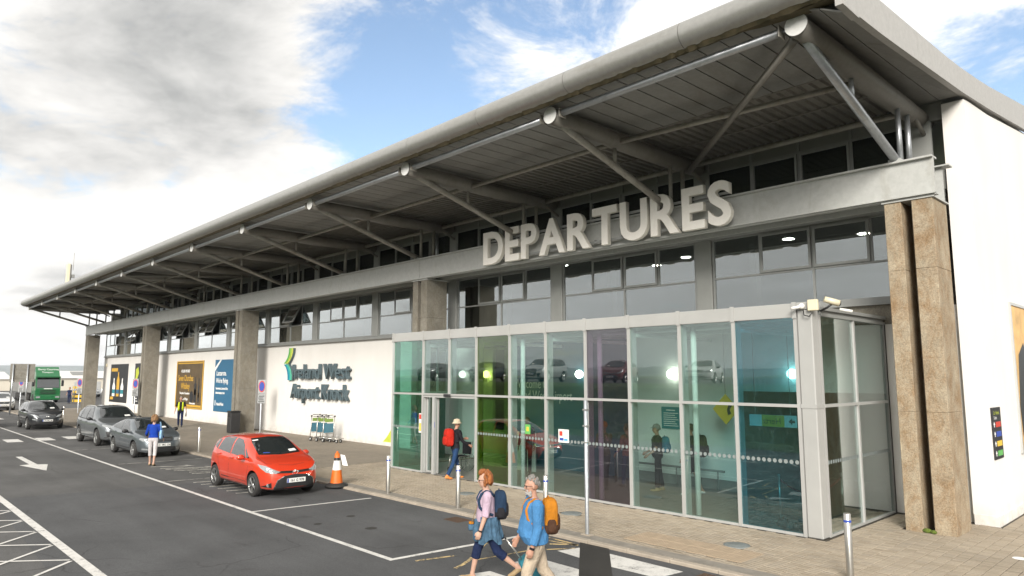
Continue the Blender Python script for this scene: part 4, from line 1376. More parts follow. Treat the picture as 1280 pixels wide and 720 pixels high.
wpart('window_shape', MB().prism([(-42.9 + 1.1 * math.cos(a), YP - .006, 2.45 + 1.15 * math.sin(a)) for a in np.linspace(0, 6.28, 26)[:-1]], (0, .003, 0)), M['print_cyan'], e)
wpart('coast_shape', MB().prism([(-43.5, YP - .009, 1.9), (-43.0, YP - .009, 2.1), (-42.6, YP - .009, 3.1), (-43.0, YP - .009, 3.2), (-43.4, YP - .009, 2.6)], (0, .003, 0)), M['print_yellow'], e)
prn(e, 'print_red', (-43.6, -43.3, 1.18, 1.34))
e = poster('advert_poster', -72.2, -66.8, .74, 4.10, 'poster_dark', 'dark advert poster showing three bottles', None)
prn(e, 'print_gold', (-71.9, -69.9, 3.45, 3.75), (-71.9, -70.9, .95, 1.2))
for cx_, mt_, h in ((-70.9, 'print_white', 2.85), (-69.6, 'print_gold', 3.4), (-68.3, 'print_white', 2.85)):
    pts = [(cx_ - .42, 1.25), (cx_ + .42, 1.25), (cx_ + .42, h - .7), (cx_ + .14, h - .35), (cx_ + .14, h), (cx_ - .14, h), (cx_ - .14, h - .35), (cx_ - .42, h - .7)]
    wpart('bottle_print', MB().prism([(x, YP - .006, z) for x, z in pts], (0, .003, 0)), M[mt_], e)
    prn(e, 'print_teal' if mt_ == 'print_white' else 'poster_blue', (cx_ - .43, cx_ + .43, 1.5, 1.85))
e = poster('advert_poster', -64.8, -59.6, .74, 4.10, 'poster_dark', 'dark poster with a yellow splash half behind a column', None)
wpart('splash', MB().prism([(-64.5, YP - .006, 2.6), (-64.0, YP - .006, 2.8), (-63.6, YP - .006, 3.3), (-63.9, YP - .006, 3.8), (-64.5, YP - .006, 3.6)], (0, .003, 0)), M['print_lime'], e)
prn(e, 'print_white', (-63.2, -62.6, 3.05, 3.25), (-64.4, -63.8, 1.15, 1.25), (-64.4, -63.6, .95, 1.02))
# gable poster and direction board
XG = -3.862
e = empty('gable_poster', (XG, 22.5, 1.36), 'tall framed amber poster on the gable wall', 'poster')
wpart('panel', MB().box(-3.88, -3.855, 20.15, 24.9, 1.36, 4.78), M['poster_amber'], e)
m = MB()
for y0, y1, z0, z1 in ((20.08, 24.97, 1.29, 1.36), (20.08, 24.97, 4.78, 4.85), (20.08, 20.15, 1.36, 4.78), (24.9, 24.97, 1.36, 4.78)): m.box(-3.88, -3.83, y0, y1, z0, z1)
wpart('frame', m, M['alu_satin'], e)
wpart('figure_print', MB().prism([(-3.853, 20.4, 1.4), (-3.853, 20.3, 2.4), (-3.853, 20.6, 3.6), (-3.853, 21.2, 3.9), (-3.853, 22.0, 3.0), (-3.853, 22.6, 1.4)], (.003, 0, 0)), M['poster_dark'], e)
e = empty('direction_board', (XG, 17.95, 1.33), 'black direction board with coloured logo strips on the gable wall', 'sign')
wpart('panel', MB().cbox(-3.88, -3.85, 17.62, 18.34, 1.34, 2.42, .004), M['print_black'], e)
for k, (mt_, z) in enumerate((('print_red', 2.06), ('print_blue', 1.86), ('print_yellow', 1.66), ('print_green', 1.46))):
    wpart('logo_strip', MB().box(-3.85, -3.846, 17.86, 18.26, z - .055, z + .055), M[mt_], e)
    wpart('arrow', MB().prism([(-3.848, 17.70, z - .05), (-3.848, 17.74, z - .05), (-3.848, 17.74, z), (-3.848, 17.79, z), (-3.848, 17.72, z + .06), (-3.848, 17.66, z), (-3.848, 17.70, z)], (.003, 0, 0)), M['print_white'], e)
text_part('lettering', 'Car Rental', M['print_lime'], e, (-3.847, 17.72, 2.27), (0, 1, 0), (0, 0, 1), .11)
text_part('lettering', 'Desks', M['print_white'], e, (-3.847, 17.72, 2.17), (0, 1, 0), (0, 0, 1), .1)
thing('wall_alarm', MB().cbox(-73.95, -73.65, 17.6, YW, 3.9, 4.2, .03), M['cctv_cream'], 'small cream alarm box high on the far white wall', 'alarm box')
thing('moss_tuft', MB().ball((-4.72, 15.86, .035), (.09, .05, .05), 9, 6).ball((-4.60, 15.84, .03), (.06, .05, .04), 9, 6), plain('moss', (.10, .14, .02), .95, var=.5, scale=40, bumps=.9), 'small green moss tuft between the column piers', 'moss')
# ------------------------------------------------------------------ vehicles
def carpaint(name, col, metal=0.35, rough=0.32):
    m, t, b = newmat(name)
    v = coords(t)
    n = noise(t, v, 2.2, 5, .6)
    dz = nd(t, 'ShaderNodeSeparateXYZ'); t.links.new(v, dz.inputs[0])
    c = ramp(t, n, [(.3, tuple(x * .93 for x in col)), (.7, tuple(min(1, x * 1.05) for x in col))])
    # road dust on the sills
    ms = nd(t, 'ShaderNodeMapRange'); t.links.new(dz.outputs[2], ms.inputs['Value'])
    ms.inputs['From Min'].default_value = .55; ms.inputs['From Max'].default_value = .15
    mu = nd(t, 'ShaderNodeMath', operation='MULTIPLY'); t.links.new(ms.outputs[0], mu.inputs[0]); t.links.new(noise(t, v, 7, 5, .7), mu.inputs[1])
    mm = nd(t, 'ShaderNodeMath', operation='MULTIPLY'); t.links.new(mu.outputs[0], mm.inputs[0]); mm.inputs[1].default_value = .55
    c = mixc(t, mm.outputs[0], c, (.14, .12, .10))
    t.links.new(c, b.inputs['Base Color'])
    b.inputs['Metallic'].default_value = metal
    b.inputs['Roughness'].default_value = rough
    b.inputs['Coat Weight'].default_value = 1.0
    b.inputs['Coat Roughness'].default_value = .03
    return m
carpaint('paint_red', (.56, .040, .012), .10)
carpaint('paint_slate', (.115, .135, .150), .5)
carpaint('paint_steel', (.15, .165, .175), .5)
carpaint('paint_black', (.018, .020, .024), .3)
carpaint('paint_white', (.66, .66, .64), .0)
carpaint('paint_silver', (.40, .41, .41), .6)
carpaint('paint_maroon', (.16, .012, .014), .3)
carpaint('paint_navy', (.012, .025, .06), .3)
def carglass():
    m, t, b = newmat('car_glass')
    b.inputs['Base Color'].default_value = (.012, .016, .017, 1)
    b.inputs['Roughness'].default_value = .03
    b.inputs['IOR'].default_value = 2.1
    b.inputs['Coat Weight'].default_value = .3
    b.inputs['Coat Roughness'].default_value = .0
carglass()
plain('chrome', (.62, .62, .60), .12, 1.0, .04)
plain('rim_alloy', (.42, .42, .41), .28, .9, .08, 9)
plain('rim_dark', (.10, .10, .10), .35, .7, .1, 9)
plain('trim_black', (.016, .016, .017), .5, 0, .15)
plain('lamp_lens', (.30, .315, .32), .10, .2, .12, 22, coat=1.0)
plain('lamp_dark', (.09, .095, .10), .15, .3, .3, 30, coat=1.0)
plain('tail_red', (.30, .01, .01), .2, 0, .1, coat=1.0)
plain('plate_white', (.72, .72, .69), .5, 0, .03)
plain('plate_blue', (.02, .06, .32), .5)
plain('disc_brake', (.2, .19, .18), .5, .8)

def smooth_body(sp):
    """closed, subdivided car shell from its silhouettes"""
    I = lambda key, x: float(np.interp(x, [p[0] for p in sp[key]], [p[1] for p in sp[key]]))
    xs = sorted(set(round(p[0], 3) for k in ('top', 'w') for p in sp[k]) | set(np.round(np.linspace(sp['top'][0][0] + .4, sp['top'][-1][0] - .4, 9), 3)))
    xs2 = [xs[0]]
    for x in xs[1:]:
        if x - xs2[-1] > .045: xs2.append(x)
    secs = []
    for x in xs2:
        zt, zb_, w, z0 = I('top', x), I('belt', x), I('w', x), I('bot', x)
        zb_ = min(zb_, zt - .03)
        h = zt - zb_
        t = max(0., min(1., (h - .05) / .3))
        th = sp.get('tumble', .40)
        y8 = (1 - t) * w * .88 + t * (w * .955 - th * h)
        y7 = (1 - t) * w * .935 + t * (w * .955 - th * .42 * h)
        secs.append([(0, z0), (w * .78, z0), (w * .925, z0 + .05), (w * .975, z0 + .16), (w, z0 + (zb_ - z0) * .55), (w * .99, zb_ - .11 * min(1, (zb_ - z0) / .4)), (w * .955, zb_),
                     (y7, zb_ + h * .5), (y8, zt - (.055 * t + .012)), (y8 * .72, zt - .016 * t - .003), (0, zt + .008)])
    n = len(secs[0])
    bm = bmesh.new()
    rows = []
    for x, s in zip(xs2, secs):
        L_ = [bm.verts.new((x, y, z)) for y, z in s]
        Rr = [L_[0]] + [bm.verts.new((x, -y, z)) for y, z in s[1:-1]] + [L_[-1]]
        rows.append((L_, Rr))
    for (La, Ra), (Lb, Rb) in zip(rows[:-1], rows[1:]):
        for i in range(n - 1):
            bm.faces.new((La[i], La[i + 1], Lb[i + 1], Lb[i]))
            bm.faces.new((Ra[i + 1], Ra[i], Rb[i], Rb[i + 1]))
    for (L_, Rr), flip in ((rows[0], False), (rows[-1], True)):
        for i in range(n - 1):
            if i == 0: fs = [L_[0], L_[1], Rr[1]]
            elif i == n - 2: fs = [L_[i], L_[i + 1], Rr[i]]
            else: fs = [L_[i], L_[i + 1], Rr[i + 1], Rr[i]]
            bm.faces.new(fs if flip else fs[::-1])
    bmesh.ops.recalc_face_normals(bm, faces=bm.faces[:])
    me = bpy.data.meshes.new('cage'); bm.to_mesh(me); bm.free()
    return me
def eval_mods(me, mods):
    o = bpy.data.objects.new('tmp', me); COL.objects.link(o)
    extra = []
    for typ, kw in mods:
        md = o.modifiers.new(typ, typ)
        for k, v in kw.items(): setattr(md, k, v)
    dg = bpy.context.evaluated_depsgraph_get()
    out = bpy.data.meshes.new_from_object(o.evaluated_get(dg))
    bpy.data.objects.remove(o)
    return out
def make_shell(sp, paint, inner):
    cage = smooth_body(sp)
    sub = eval_mods(cage, [('SUBSURF', dict(levels=2, render_levels=2))])
    bm = bmesh.new(); bm.from_mesh(sub); bvh = BVHTree.FromBMesh(bm); bm.free()
    cut = MB()
    ar = sp['arch']
    for ax in sp['axles']:
        for s in (1, -1):
            yo = sp['W'] + .1
            cut2 = [(ax, s * yo, sp['wr'] + .02), (ax, s * (sp['W'] - .30), sp['wr'] + .02)]
            cut.tube(cut2, ar, 28)
    cme = cut.mesh('cut', [])
    bmc = bmesh.new(); bmc.from_mesh(cme); bmesh.ops.recalc_face_normals(bmc, faces=bmc.faces[:]); bmc.to_mesh(cme); bmc.free()
    co = bpy.data.objects.new('cutter', cme); COL.objects.link(co)
    body = eval_mods(sub, [('BOOLEAN', dict(operation='DIFFERENCE', object=co, solver='EXACT'))])
    bpy.data.objects.remove(co)
    body.materials.clear(); body.materials.append(paint); body.materials.append(inner)
    for p in body.polygons:
        c = p.center
        p.use_smooth = True
        for ax in sp['axles']:
            d = math.hypot(c.x - ax, c.z - sp['wr'] - .02)
            if (abs(d - ar) < .012 and abs(p.normal.y) < .5) or (abs(abs(c.y) - sp['W'] + .30) < .02 and d < ar and abs(p.normal.y) > .8):
                p.material_index = 1; p.use_smooth = False
        if p.normal.z < -.75 and c.z < .4: p.material_index = 1
    # keep arch edges crisp
    body.set_sharp_from_angle(angle=R(42)) if hasattr(body, 'set_sharp_from_angle') else None
    return body, bvh
def proj_patch(bvh, poly, frame, off=.006, step=.07, skirt=.012):
    """polygon in a flat frame thrown onto the shell: follows its curve, stands proud, has turned-in edges"""
    o, u, v, d = [Vector(q) for q in frame]
    bm = bmesh.new()
    vs = [bm.verts.new((a, b, 0)) for a, b in poly]
    bm.faces.new(vs)
    for ax in (0, 1):
        lo = min(p[ax] for p in poly); hi = max(p[ax] for p in poly)
        k = int((hi - lo) / step)
        for i in range(1, k + 1):
            c = lo + (hi - lo) * i / (k + 1)
            co = (c, 0, 0) if ax == 0 else (0, c, 0)
            no = (1, 0, 0) if ax == 0 else (0, 1, 0)
            bmesh.ops.bisect_plane(bm, geom=bm.verts[:] + bm.edges[:] + bm.faces[:], plane_co=co, plane_no=no, dist=1e-5)
    bnd = [e for e in bm.edges if len(e.link_faces) == 1]
    nrm = {}
    for vt in bm.verts:
        p = o + u * vt.co.x + v * vt.co.y
        hit = bvh.ray_cast(p, d)
        if hit[0] is None:
            hit = bvh.find_nearest(p)
        n = hit[1]
        if n.dot(d) > 0: n = -n
        vt.co = hit[0] + n * off
        nrm[vt] = n.copy()
    r = bmesh.ops.extrude_edge_only(bm, edges=bnd)
    for g_ in r['geom']:
        if isinstance(g_, bmesh.types.BMVert):
            # move turned-in edge under the surface
            src = min((w for w in nrm), key=lambda w: (w.co - g_.co).length_squared)
            g_.co = g_.co - nrm[src] * (off + skirt)
    bmesh.ops.recalc_face_normals(bm, faces=bm.faces[:])
    bm.verts.index_update()
    mb = MB()
    mb.add([q.co.copy() for q in bm.verts], [[q.index for q in f.verts] for f in bm.faces], 0, False)
    # make sure it faces outwards
    bm.free()
    return mb
def side_frame(s): return ((0, s * 2.0, 0), (1, 0, 0), (0, 0, 1), (0, -s, 0))
FRONT = ((4, 0, 0), (0, 1, 0), (0, 0, 1), (-1, 0, 0))
REAR = ((-4, 0, 0), (0, 1, 0), (0, 0, 1), (1, 0, 0))
def mirror(poly): return [(-a, b) for a, b in reversed(poly)]
def line_poly(pts, w):
    out = []
    n = len(pts)
    for i, p in enumerate(pts):
        a = Vector(pts[max(0, i - 1)]); b = Vector(pts[min(n - 1, i + 1)])
        d = (b - a).normalized(); out.append((p[0] - d.y * w / 2, p[1] + d.x * w / 2))
    for i, p in reversed(list(enumerate(pts))):
        a = Vector(pts[max(0, i - 1)]); b = Vector(pts[min(n - 1, i + 1)])
        d = (b - a).normalized(); out.append((p[0] + d.y * w / 2, p[1] - d.x * w / 2))
    return out
_wheelcache = {}
def wheel_meshes(r, wd, spokes, dark):
    key = (r, wd, spokes, dark)
    if key in _wheelcache: return _wheelcache[key]
    ty = MB().lathe([(r * .66, -wd / 2 + .01), (r * .70, -wd / 2), (r * .93, -wd / 2 + .004), (r, -wd / 2 + .035), (r, wd / 2 - .035), (r * .93, wd / 2 - .004), (r * .70, wd / 2), (r * .66, wd / 2 - .01), (r * .66, -wd / 2 + .01)], 32, axis='y')
    rm_ = MB()
    rm_.lathe([(r * .685, wd / 2 - .002), (r * .66, wd / 2 + .004), (r * .62, wd / 2 - .012), (r * .60, wd / 2 - .05), (r * .60, -wd / 2 + .03)], 32, axis='y')
    rm_.lathe([(.0005, wd / 2 - .006), (r * .12, wd / 2 - .008), (r * .16, wd / 2 - .03)], 16, axis='y')
    for k in range(spokes):
        a = 2 * math.pi * k / spokes
        for da in (-.13, .13):
            c0 = Vector((math.sin(a) * r * .10, wd / 2 - .02, math.cos(a) * r * .10)); c1 = Vector((math.sin(a + da) * r * .64, wd / 2 - .016, math.cos(a + da) * r * .64))
            rm_.tube([c0, c1], [r * .055, r * .05], 6, smooth=False)
    bk = MB().lathe([(r * .61, .0), (.0005, .0)], 24, axis='y')
    _wheelcache[key] = (ty.mesh('tyre', [M['rubber']]), rm_.mesh('rim', [M['rim_dark' if dark else 'rim_alloy']]), bk.mesh('brake_disc', [M['trim_black']]))
    return _wheelcache[key]
def make_car(name, sp, paint, label, group=None, cat='car', loc=(0, 0, 0), rz=0.0):
    e = empty(name, loc, label, cat, group, rz)
    pm = M[paint]
    body, bvh = make_shell(sp, pm, M['trim_black'])
    body.name = 'body'
    link('body', body, e)
    W_ = sp['W']
    def pp(nm, poly, frame, mat, off=.006, par=None, step=.07):
        return lpart(nm, proj_patch(bvh, poly, frame, off, step), M[mat], par or e)
    for s in (1, -1):
        for q in sp['side_windows']: pp('side_window', q, side_frame(s), 'car_glass', .004)
        for q in sp.get('side_black', []): pp('window_surround', q, side_frame(s), 'trim_black', .002)
        for q in sp.get('seams', []): pp('door_seam', line_poly(q, .010), side_frame(s), 'trim_black', .0015, step=.15)
        for q in sp.get('sill', []): pp('sill_trim', q, side_frame(s), sp.get('sill_mat', 'trim_black'), .012)
        for q in sp.get('cladding', []): pp('arch_cladding', q, side_frame(s), 'trim_black', .010)
        for (hx, hz) in sp.get('handles', []):
            hit = bvh.ray_cast(Vector((hx, s * 2, hz)), Vector((0, -s, 0)))
            if hit[0]:
                y = hit[0].y
                lpart('door_handle', MB().cbox(hx - .10, hx + .10, min(y, y + s * .035), max(y, y + s * .035), hz - .018, hz + .018, .008), sp.get('handle_mat') and M[sp['handle_mat']] or pm, e)
        mx_, mz = sp['mirror']
        hit = bvh.ray_cast(Vector((mx_, s * 2, mz)), Vector((0, -s, 0)))
        yb = hit[0].y if hit[0] else s * W_
        mm = MB().ball((mx_ + .02, yb + s * .15, mz + .03), (.085, .115, .075), 14, 9)
        mm.tube([(mx_ + .02, yb - s * .03, mz - .03), (mx_ + .02, yb + s * .1, mz)], .03, 8)
        mo = lpart('mirror', mm, M[sp.get('mirror_mat', paint)], e)
        lpart('mirror_glass', MB().tube([(mx_ - .062, yb + s * .15, mz + .03), (mx_ - .068, yb + s * .15, mz + .03)], .062, 14, sx=1.4), M['chrome'], mo)
        f = (lambda q: q) if s > 0 else mirror
        for q, mt_ in sp['headlights']: pp('headlight', f(q), FRONT, mt_, .008, step=.05)
        for q, mt_ in sp.get('front_side', []): pp('front_trim', f(q), FRONT, mt_, .009, step=.06)
        for (fy, fz, fr_) in sp.get('fogs', []):
            hit = bvh.ray_cast(Vector((4, s * fy, fz)), Vector((-1, 0, 0)))
            if hit[0]: lpart('fog_light', MB().tube([hit[0] + Vector((-.02, 0, 0)), hit[0] + Vector((.014, 0, 0))], fr_, 14), M['lamp_lens'], e)
        for q in sp['taillights']: pp('tail_light', f(q), REAR, 'tail_red', .008)
    ws = pp('windscreen', sp['windscreen'], FRONT, 'car_glass', .004)
    pp('rear_window', sp['rear_window'], REAR, 'car_glass', .004)
    for q, mt_, nm in sp.get('front', []): pp(nm, q, FRONT, mt_, .010, step=.06)
    for i, (q, mt_) in enumerate(sp.get('bars', [])): pp('grille_bar', line_poly(q, .018), FRONT, mt_, .016, step=.06)
    if sp.get('sticker'):
        for q, mt_ in sp['sticker']: pp('windscreen_sticker', q, FRONT, mt_, .006, ws)
    # bonnet shut lines
    TOPF = ((0, 0, 4), (1, 0, 0), (0, 1, 0), (0, 0, -1))
    cx0 = [p for p in sp['top'] if p[0] > .9][0][0]; xn = sp['top'][-1][0]
    for s in (1, -1):
        pp('bonnet_seam', line_poly([(cx0 - .02, s * W_ * .80), ((cx0 + xn) / 2, s * W_ * .78), (xn - .36, s * W_ * .62)], .009), TOPF, 'trim_black', .0015, step=.15)
    pp('bonnet_seam', line_poly([(xn - .30, -W_ * .42), (xn - .24, 0), (xn - .30, W_ * .42)], .009), TOPF, 'trim_black', .0015, step=.15)
    for q in sp.get('wipers', []): pp('wiper', line_poly(q, .016), FRONT, 'trim_black', .014, ws, .2)
    # number plate
    pz, pw = sp['plate']
    xs_ = [bvh.ray_cast(Vector((4, y, pz)), Vector((-1, 0, 0)))[0].x for y in (0, .24)]
    px = max(xs_) + .022
    pl_ = lpart('number_plate', MB().cbox(px - .012, px, -.26, .26, pz - .055, pz + .055, .003), M['plate_white'], e)
    lpart('plate_band', MB().box(px, px + .002, -.258, -.215, pz - .052, pz + .052), M['plate_blue'], pl_)
    tm = text_mesh(sp.get('plate_text', '10 MO 1'), .095, align='CENTER', sx=.95, offset=.002).copy(); tm.materials.clear(); tm.materials.append(M['print_black'])
    to = link('plate_lettering', tm, pl_); to.matrix_local = Matrix(((0, 0, 1, px + .002), (1, 0, 0, .02), (0, 1, 0, pz - .033), (0, 0, 0, 1)))
    if sp.get('emblem'):
        ez, er = sp['emblem']
        h = bvh.ray_cast(Vector((4, 0, ez)), Vector((-1, 0, 0)))[0]
        em = MB()
        for k in range(20):
            a, b = 2 * math.pi * k / 20, 2 * math.pi * (k + 1) / 20
            em.tube([(h.x + .02, er * 1.45 * math.cos(a), ez + er * math.sin(a)), (h.x + .02, er * 1.45 * math.cos(b), ez + er * math.sin(b))], .010, 6)
        em.tube([(h.x + .02, -er * .9, ez + er * .3), (h.x + .02, er * .9, ez + er * .3)], .008, 6); em.tube([(h.x + .02, 0, ez + er * .9), (h.x + .02, 0, ez - er * .8)], .010, 6)
        lpart('emblem', em, M['chrome'], e)
    # wheels
    tm_, rm_, bm_ = wheel_meshes(sp['wr'], .20, sp.get('spokes', 5), sp.get('dark_rims', False))
    for ax in sp['axles']:
        for s in (1, -1):
            w_ = link('wheel', None, e, (ax, s * (W_ - .115), sp['wr']))
            w_.rotation_euler = (0, random.uniform(0, 1), 0 if s > 0 else math.pi)
            for nm, me in (('tyre', tm_), ('rim', rm_), ('brake_disc', bm_)): link(nm, me, w_)
    if sp.get('rails'):
        for s in (1, -1):
            x0, x1, y_, z_ = sp['rails']
            pts = []
            for x in np.linspace(x0, x1, 8):
                h = bvh.ray_cast(Vector((x, s * y_, 3)), Vector((0, 0, -1)))[0]
                pts.append((x, s * y_, h.z + (.04 if x0 < x < x1 else .0)))
            lpart('roof_rail', MB().tube(pts, .018, 8), M[z_], e)
    if sp.get('aerial'):
        ax_, az_ = sp['aerial']
        lpart('aerial', MB().tube([(ax_, 0, az_ - .02), (ax_ - .16, 0, az_ + .20)], .006, 6), M['trim_black'], e)
    return e
HATCH = dict(W=.8475, wr=.305, arch=.355, axles=(1.155, -1.355), tumble=.36,
    top=[(-1.975, .70), (-1.95, .92), (-1.86, 1.12), (-1.66, 1.36), (-1.40, 1.445), (-.9, 1.495), (-.3, 1.51), (.10, 1.485), (.38, 1.40), (.72, 1.21), (1.08, 1.01), (1.35, .945), (1.62, .86), (1.80, .755), (1.90, .64), (1.975, .52)],
    belt=[(-1.975, .62), (-1.9, .86), (-1.6, 1.00), (-.9, .985), (0, .945), (.8, .905), (1.08, .93), (1.35, .885), (1.62, .80), (1.80, .69), (1.975, .45)],
    w=[(-1.975, .55), (-1.92, .68), (-1.75, .79), (-1.35, .838), (-.5, .842), (.8, .842), (1.25, .838), (1.5, .80), (1.7, .735), (1.85, .63), (1.94, .50), (1.975, .40)],
    bot=[(-1.975, .42), (-1.8, .26), (-1.2, .20), (1.4, .17), (1.85, .19), (1.975, .26)],
    side_windows=[[(-.33, 1.0), (.60, .955), (.30, 1.26), (.05, 1.385), (-.33, 1.42)], [(-1.26, 1.06), (-.41, 1.0), (-.41, 1.425), (-.80, 1.43), (-1.12, 1.38)], [(.66, .955), (.86, .955), (.50, 1.16), (.40, 1.21)], [(-1.60, 1.14), (-1.34, 1.07), (-1.24, 1.32), (-1.42, 1.33)]],
    seams=[[(.88, .90), (.84, .62), (.72, .34), (.60, .27)], [(-.37, 1.43), (-.37, .60), (-.42, .28)], [(-1.30, 1.08), (-1.12, .80), (-.98, .52), (-.92, .30)], [(.60, .27), (-.92, .28)]],
    sill=[[(-.88, .17), (.72, .155), (.72, .215), (-.88, .225)]], handles=[(-.22, .90), (-1.08, .95)], mirror=(.62, .95),
    windscreen=[(-.60, 1.045), (0, 1.02), (.60, 1.045), (.545, 1.33), (.47, 1.425), (0, 1.45), (-.47, 1.425), (-.545, 1.33)], rear_window=[(-.52, 1.08), (.52, 1.08), (.45, 1.38), (-.45, 1.38)],
    headlights=[([(.40, .665), (.52, .625), (.71, .66), (.775, .755), (.79, .85), (.70, .815), (.55, .725)], 'lamp_lens')],
    front_side=[([(.62, .41), (.755, .30), (.60, .27)], 'trim_black'), ([(.30, .575), (.50, .47), (.585, .215), (.565, .21), (.48, .46), (.29, .558)], 'chrome'), ([(.06, .645), (.40, .66), (.52, .63), (.40, .630), (.08, .612)], 'trim_black')],
    front=[([(-.30, .56), (0, .585), (.30, .56), (.485, .455), (.555, .225), (-.555, .225), (-.485, .455)], 'trim_black', 'grille')],
    bars=[([(.05, .655), (.40, .668)], 'chrome'), ([(-.05, .655), (-.40, .668)], 'chrome')],
    sticker=[([(.30, 1.075), (.52, 1.085), (.50, 1.135), (.29, 1.125)], 'plate_white'), ([(-.50, 1.36), (-.34, 1.375), (-.34, 1.395), (-.49, 1.38)], 'print_white'), ([(-.46, 1.065), (-.26, 1.06), (-.27, 1.085), (-.45, 1.09)], 'print_blue')],
    wipers=[[(-.52, 1.06), (0, 1.06)], [(.02, 1.045), (.5, 1.07)]], fogs=[(.665, .335, .045)], taillights=[[(.50, .78), (.62, .74), (.64, 1.0), (.52, 1.02)]],
    plate=(.44, .52), plate_text='161 G 978', emblem=(.635, .052), aerial=(-1.2, 1.47), spokes=5)
SALOON = dict(W=.855, wr=.31, arch=.365, axles=(1.345, -1.255), tumble=.40,
    top=[(-2.24, .72), (-2.20, .98), (-2.05, 1.06), (-1.75, 1.12), (-1.35, 1.27), (-.95, 1.40), (-.4, 1.46), (.05, 1.455), (.35, 1.385), (.75, 1.19), (1.10, 1.00), (1.45, .945), (1.85, .86), (2.06, .76), (2.18, .63), (2.24, .50)],
    belt=[(-2.24, .62), (-2.1, .94), (-1.7, .985), (-.9, .955), (0, .925), (.8, .895), (1.10, .925), (1.45, .885), (1.85, .79), (2.06, .69), (2.24, .42)],
    w=[(-2.24, .55), (-2.16, .70), (-1.9, .80), (-1.4, .842), (-.5, .85), (.8, .85), (1.4, .845), (1.75, .80), (1.98, .72), (2.12, .60), (2.20, .50), (2.24, .40)],
    bot=[(-2.24, .40), (-2.0, .27), (-1.2, .19), (1.4, .17), (2.05, .19), (2.24, .27)],
    side_windows=[[(-.30, .98), (.64, .94), (.34, 1.22), (.08, 1.345), (-.30, 1.375)], [(-1.22, 1.03), (-.38, .985), (-.38, 1.378), (-.66, 1.35), (-.98, 1.26)], [(.70, .94), (.88, .935), (.52, 1.12), (.44, 1.17)], [(-1.62, 1.06), (-1.28, 1.035), (-1.06, 1.22), (-1.30, 1.16)]],
    seams=[[(.92, .88), (.90, .60), (.80, .30)], [(-.34, 1.38), (-.34, .60), (-.38, .27)], [(-1.26, 1.04), (-1.06, .78), (-.86, .48), (-.84, .30)], [(.80, .27), (-.84, .28)]],
    sill=[[(-.82, .17), (.88, .155), (.88, .21), (-.82, .215)]], handles=[(-.20, .86), (-1.06, .89)], mirror=(.66, .95), mirror_mat='trim_black',
    windscreen=[(-.61, 1.035), (0, 1.01), (.61, 1.035), (.55, 1.30), (.48, 1.385), (0, 1.405), (-.48, 1.385), (-.55, 1.30)], rear_window=[(-.5, 1.15), (.5, 1.15), (.44, 1.38), (-.44, 1.38)],
    headlights=[([(.40, .635), (.68, .645), (.76, .715), (.735, .765), (.44, .735)], 'lamp_lens'), ([(.48, .31), (.70, .33), (.69, .38), (.47, .365)], 'lamp_lens')],
    front=[([(-.36, .745), (.36, .745), (.31, .62), (-.31, .62)], 'trim_black', 'grille'), ([(-.44, .42), (.44, .42), (.50, .27), (-.50, .27)], 'trim_black', 'lower_grille')],
    bars=[([(-.37, .755), (.37, .755)], 'chrome'), ([(.37, .752), (.32, .615)], 'chrome'), ([(-.37, .752), (-.32, .615)], 'chrome'), ([(-.62, .245), (.62, .245)], 'paint_slate')] + [([(-.34 + .0, z), (.34, z)], 'lamp_dark') for z in (.65, .68, .71)],
    sticker=[([(.28, 1.06), (.50, 1.07), (.48, 1.12), (.27, 1.11)], 'plate_white')], wipers=[[(-.52, 1.05), (.02, 1.045)], [(.04, 1.035), (.5, 1.055)]],
    taillights=[[(.50, .80), (.66, .80), (.66, .96), (.52, .97)]], plate=(.50, .52), plate_text='151 MO 236', spokes=7)
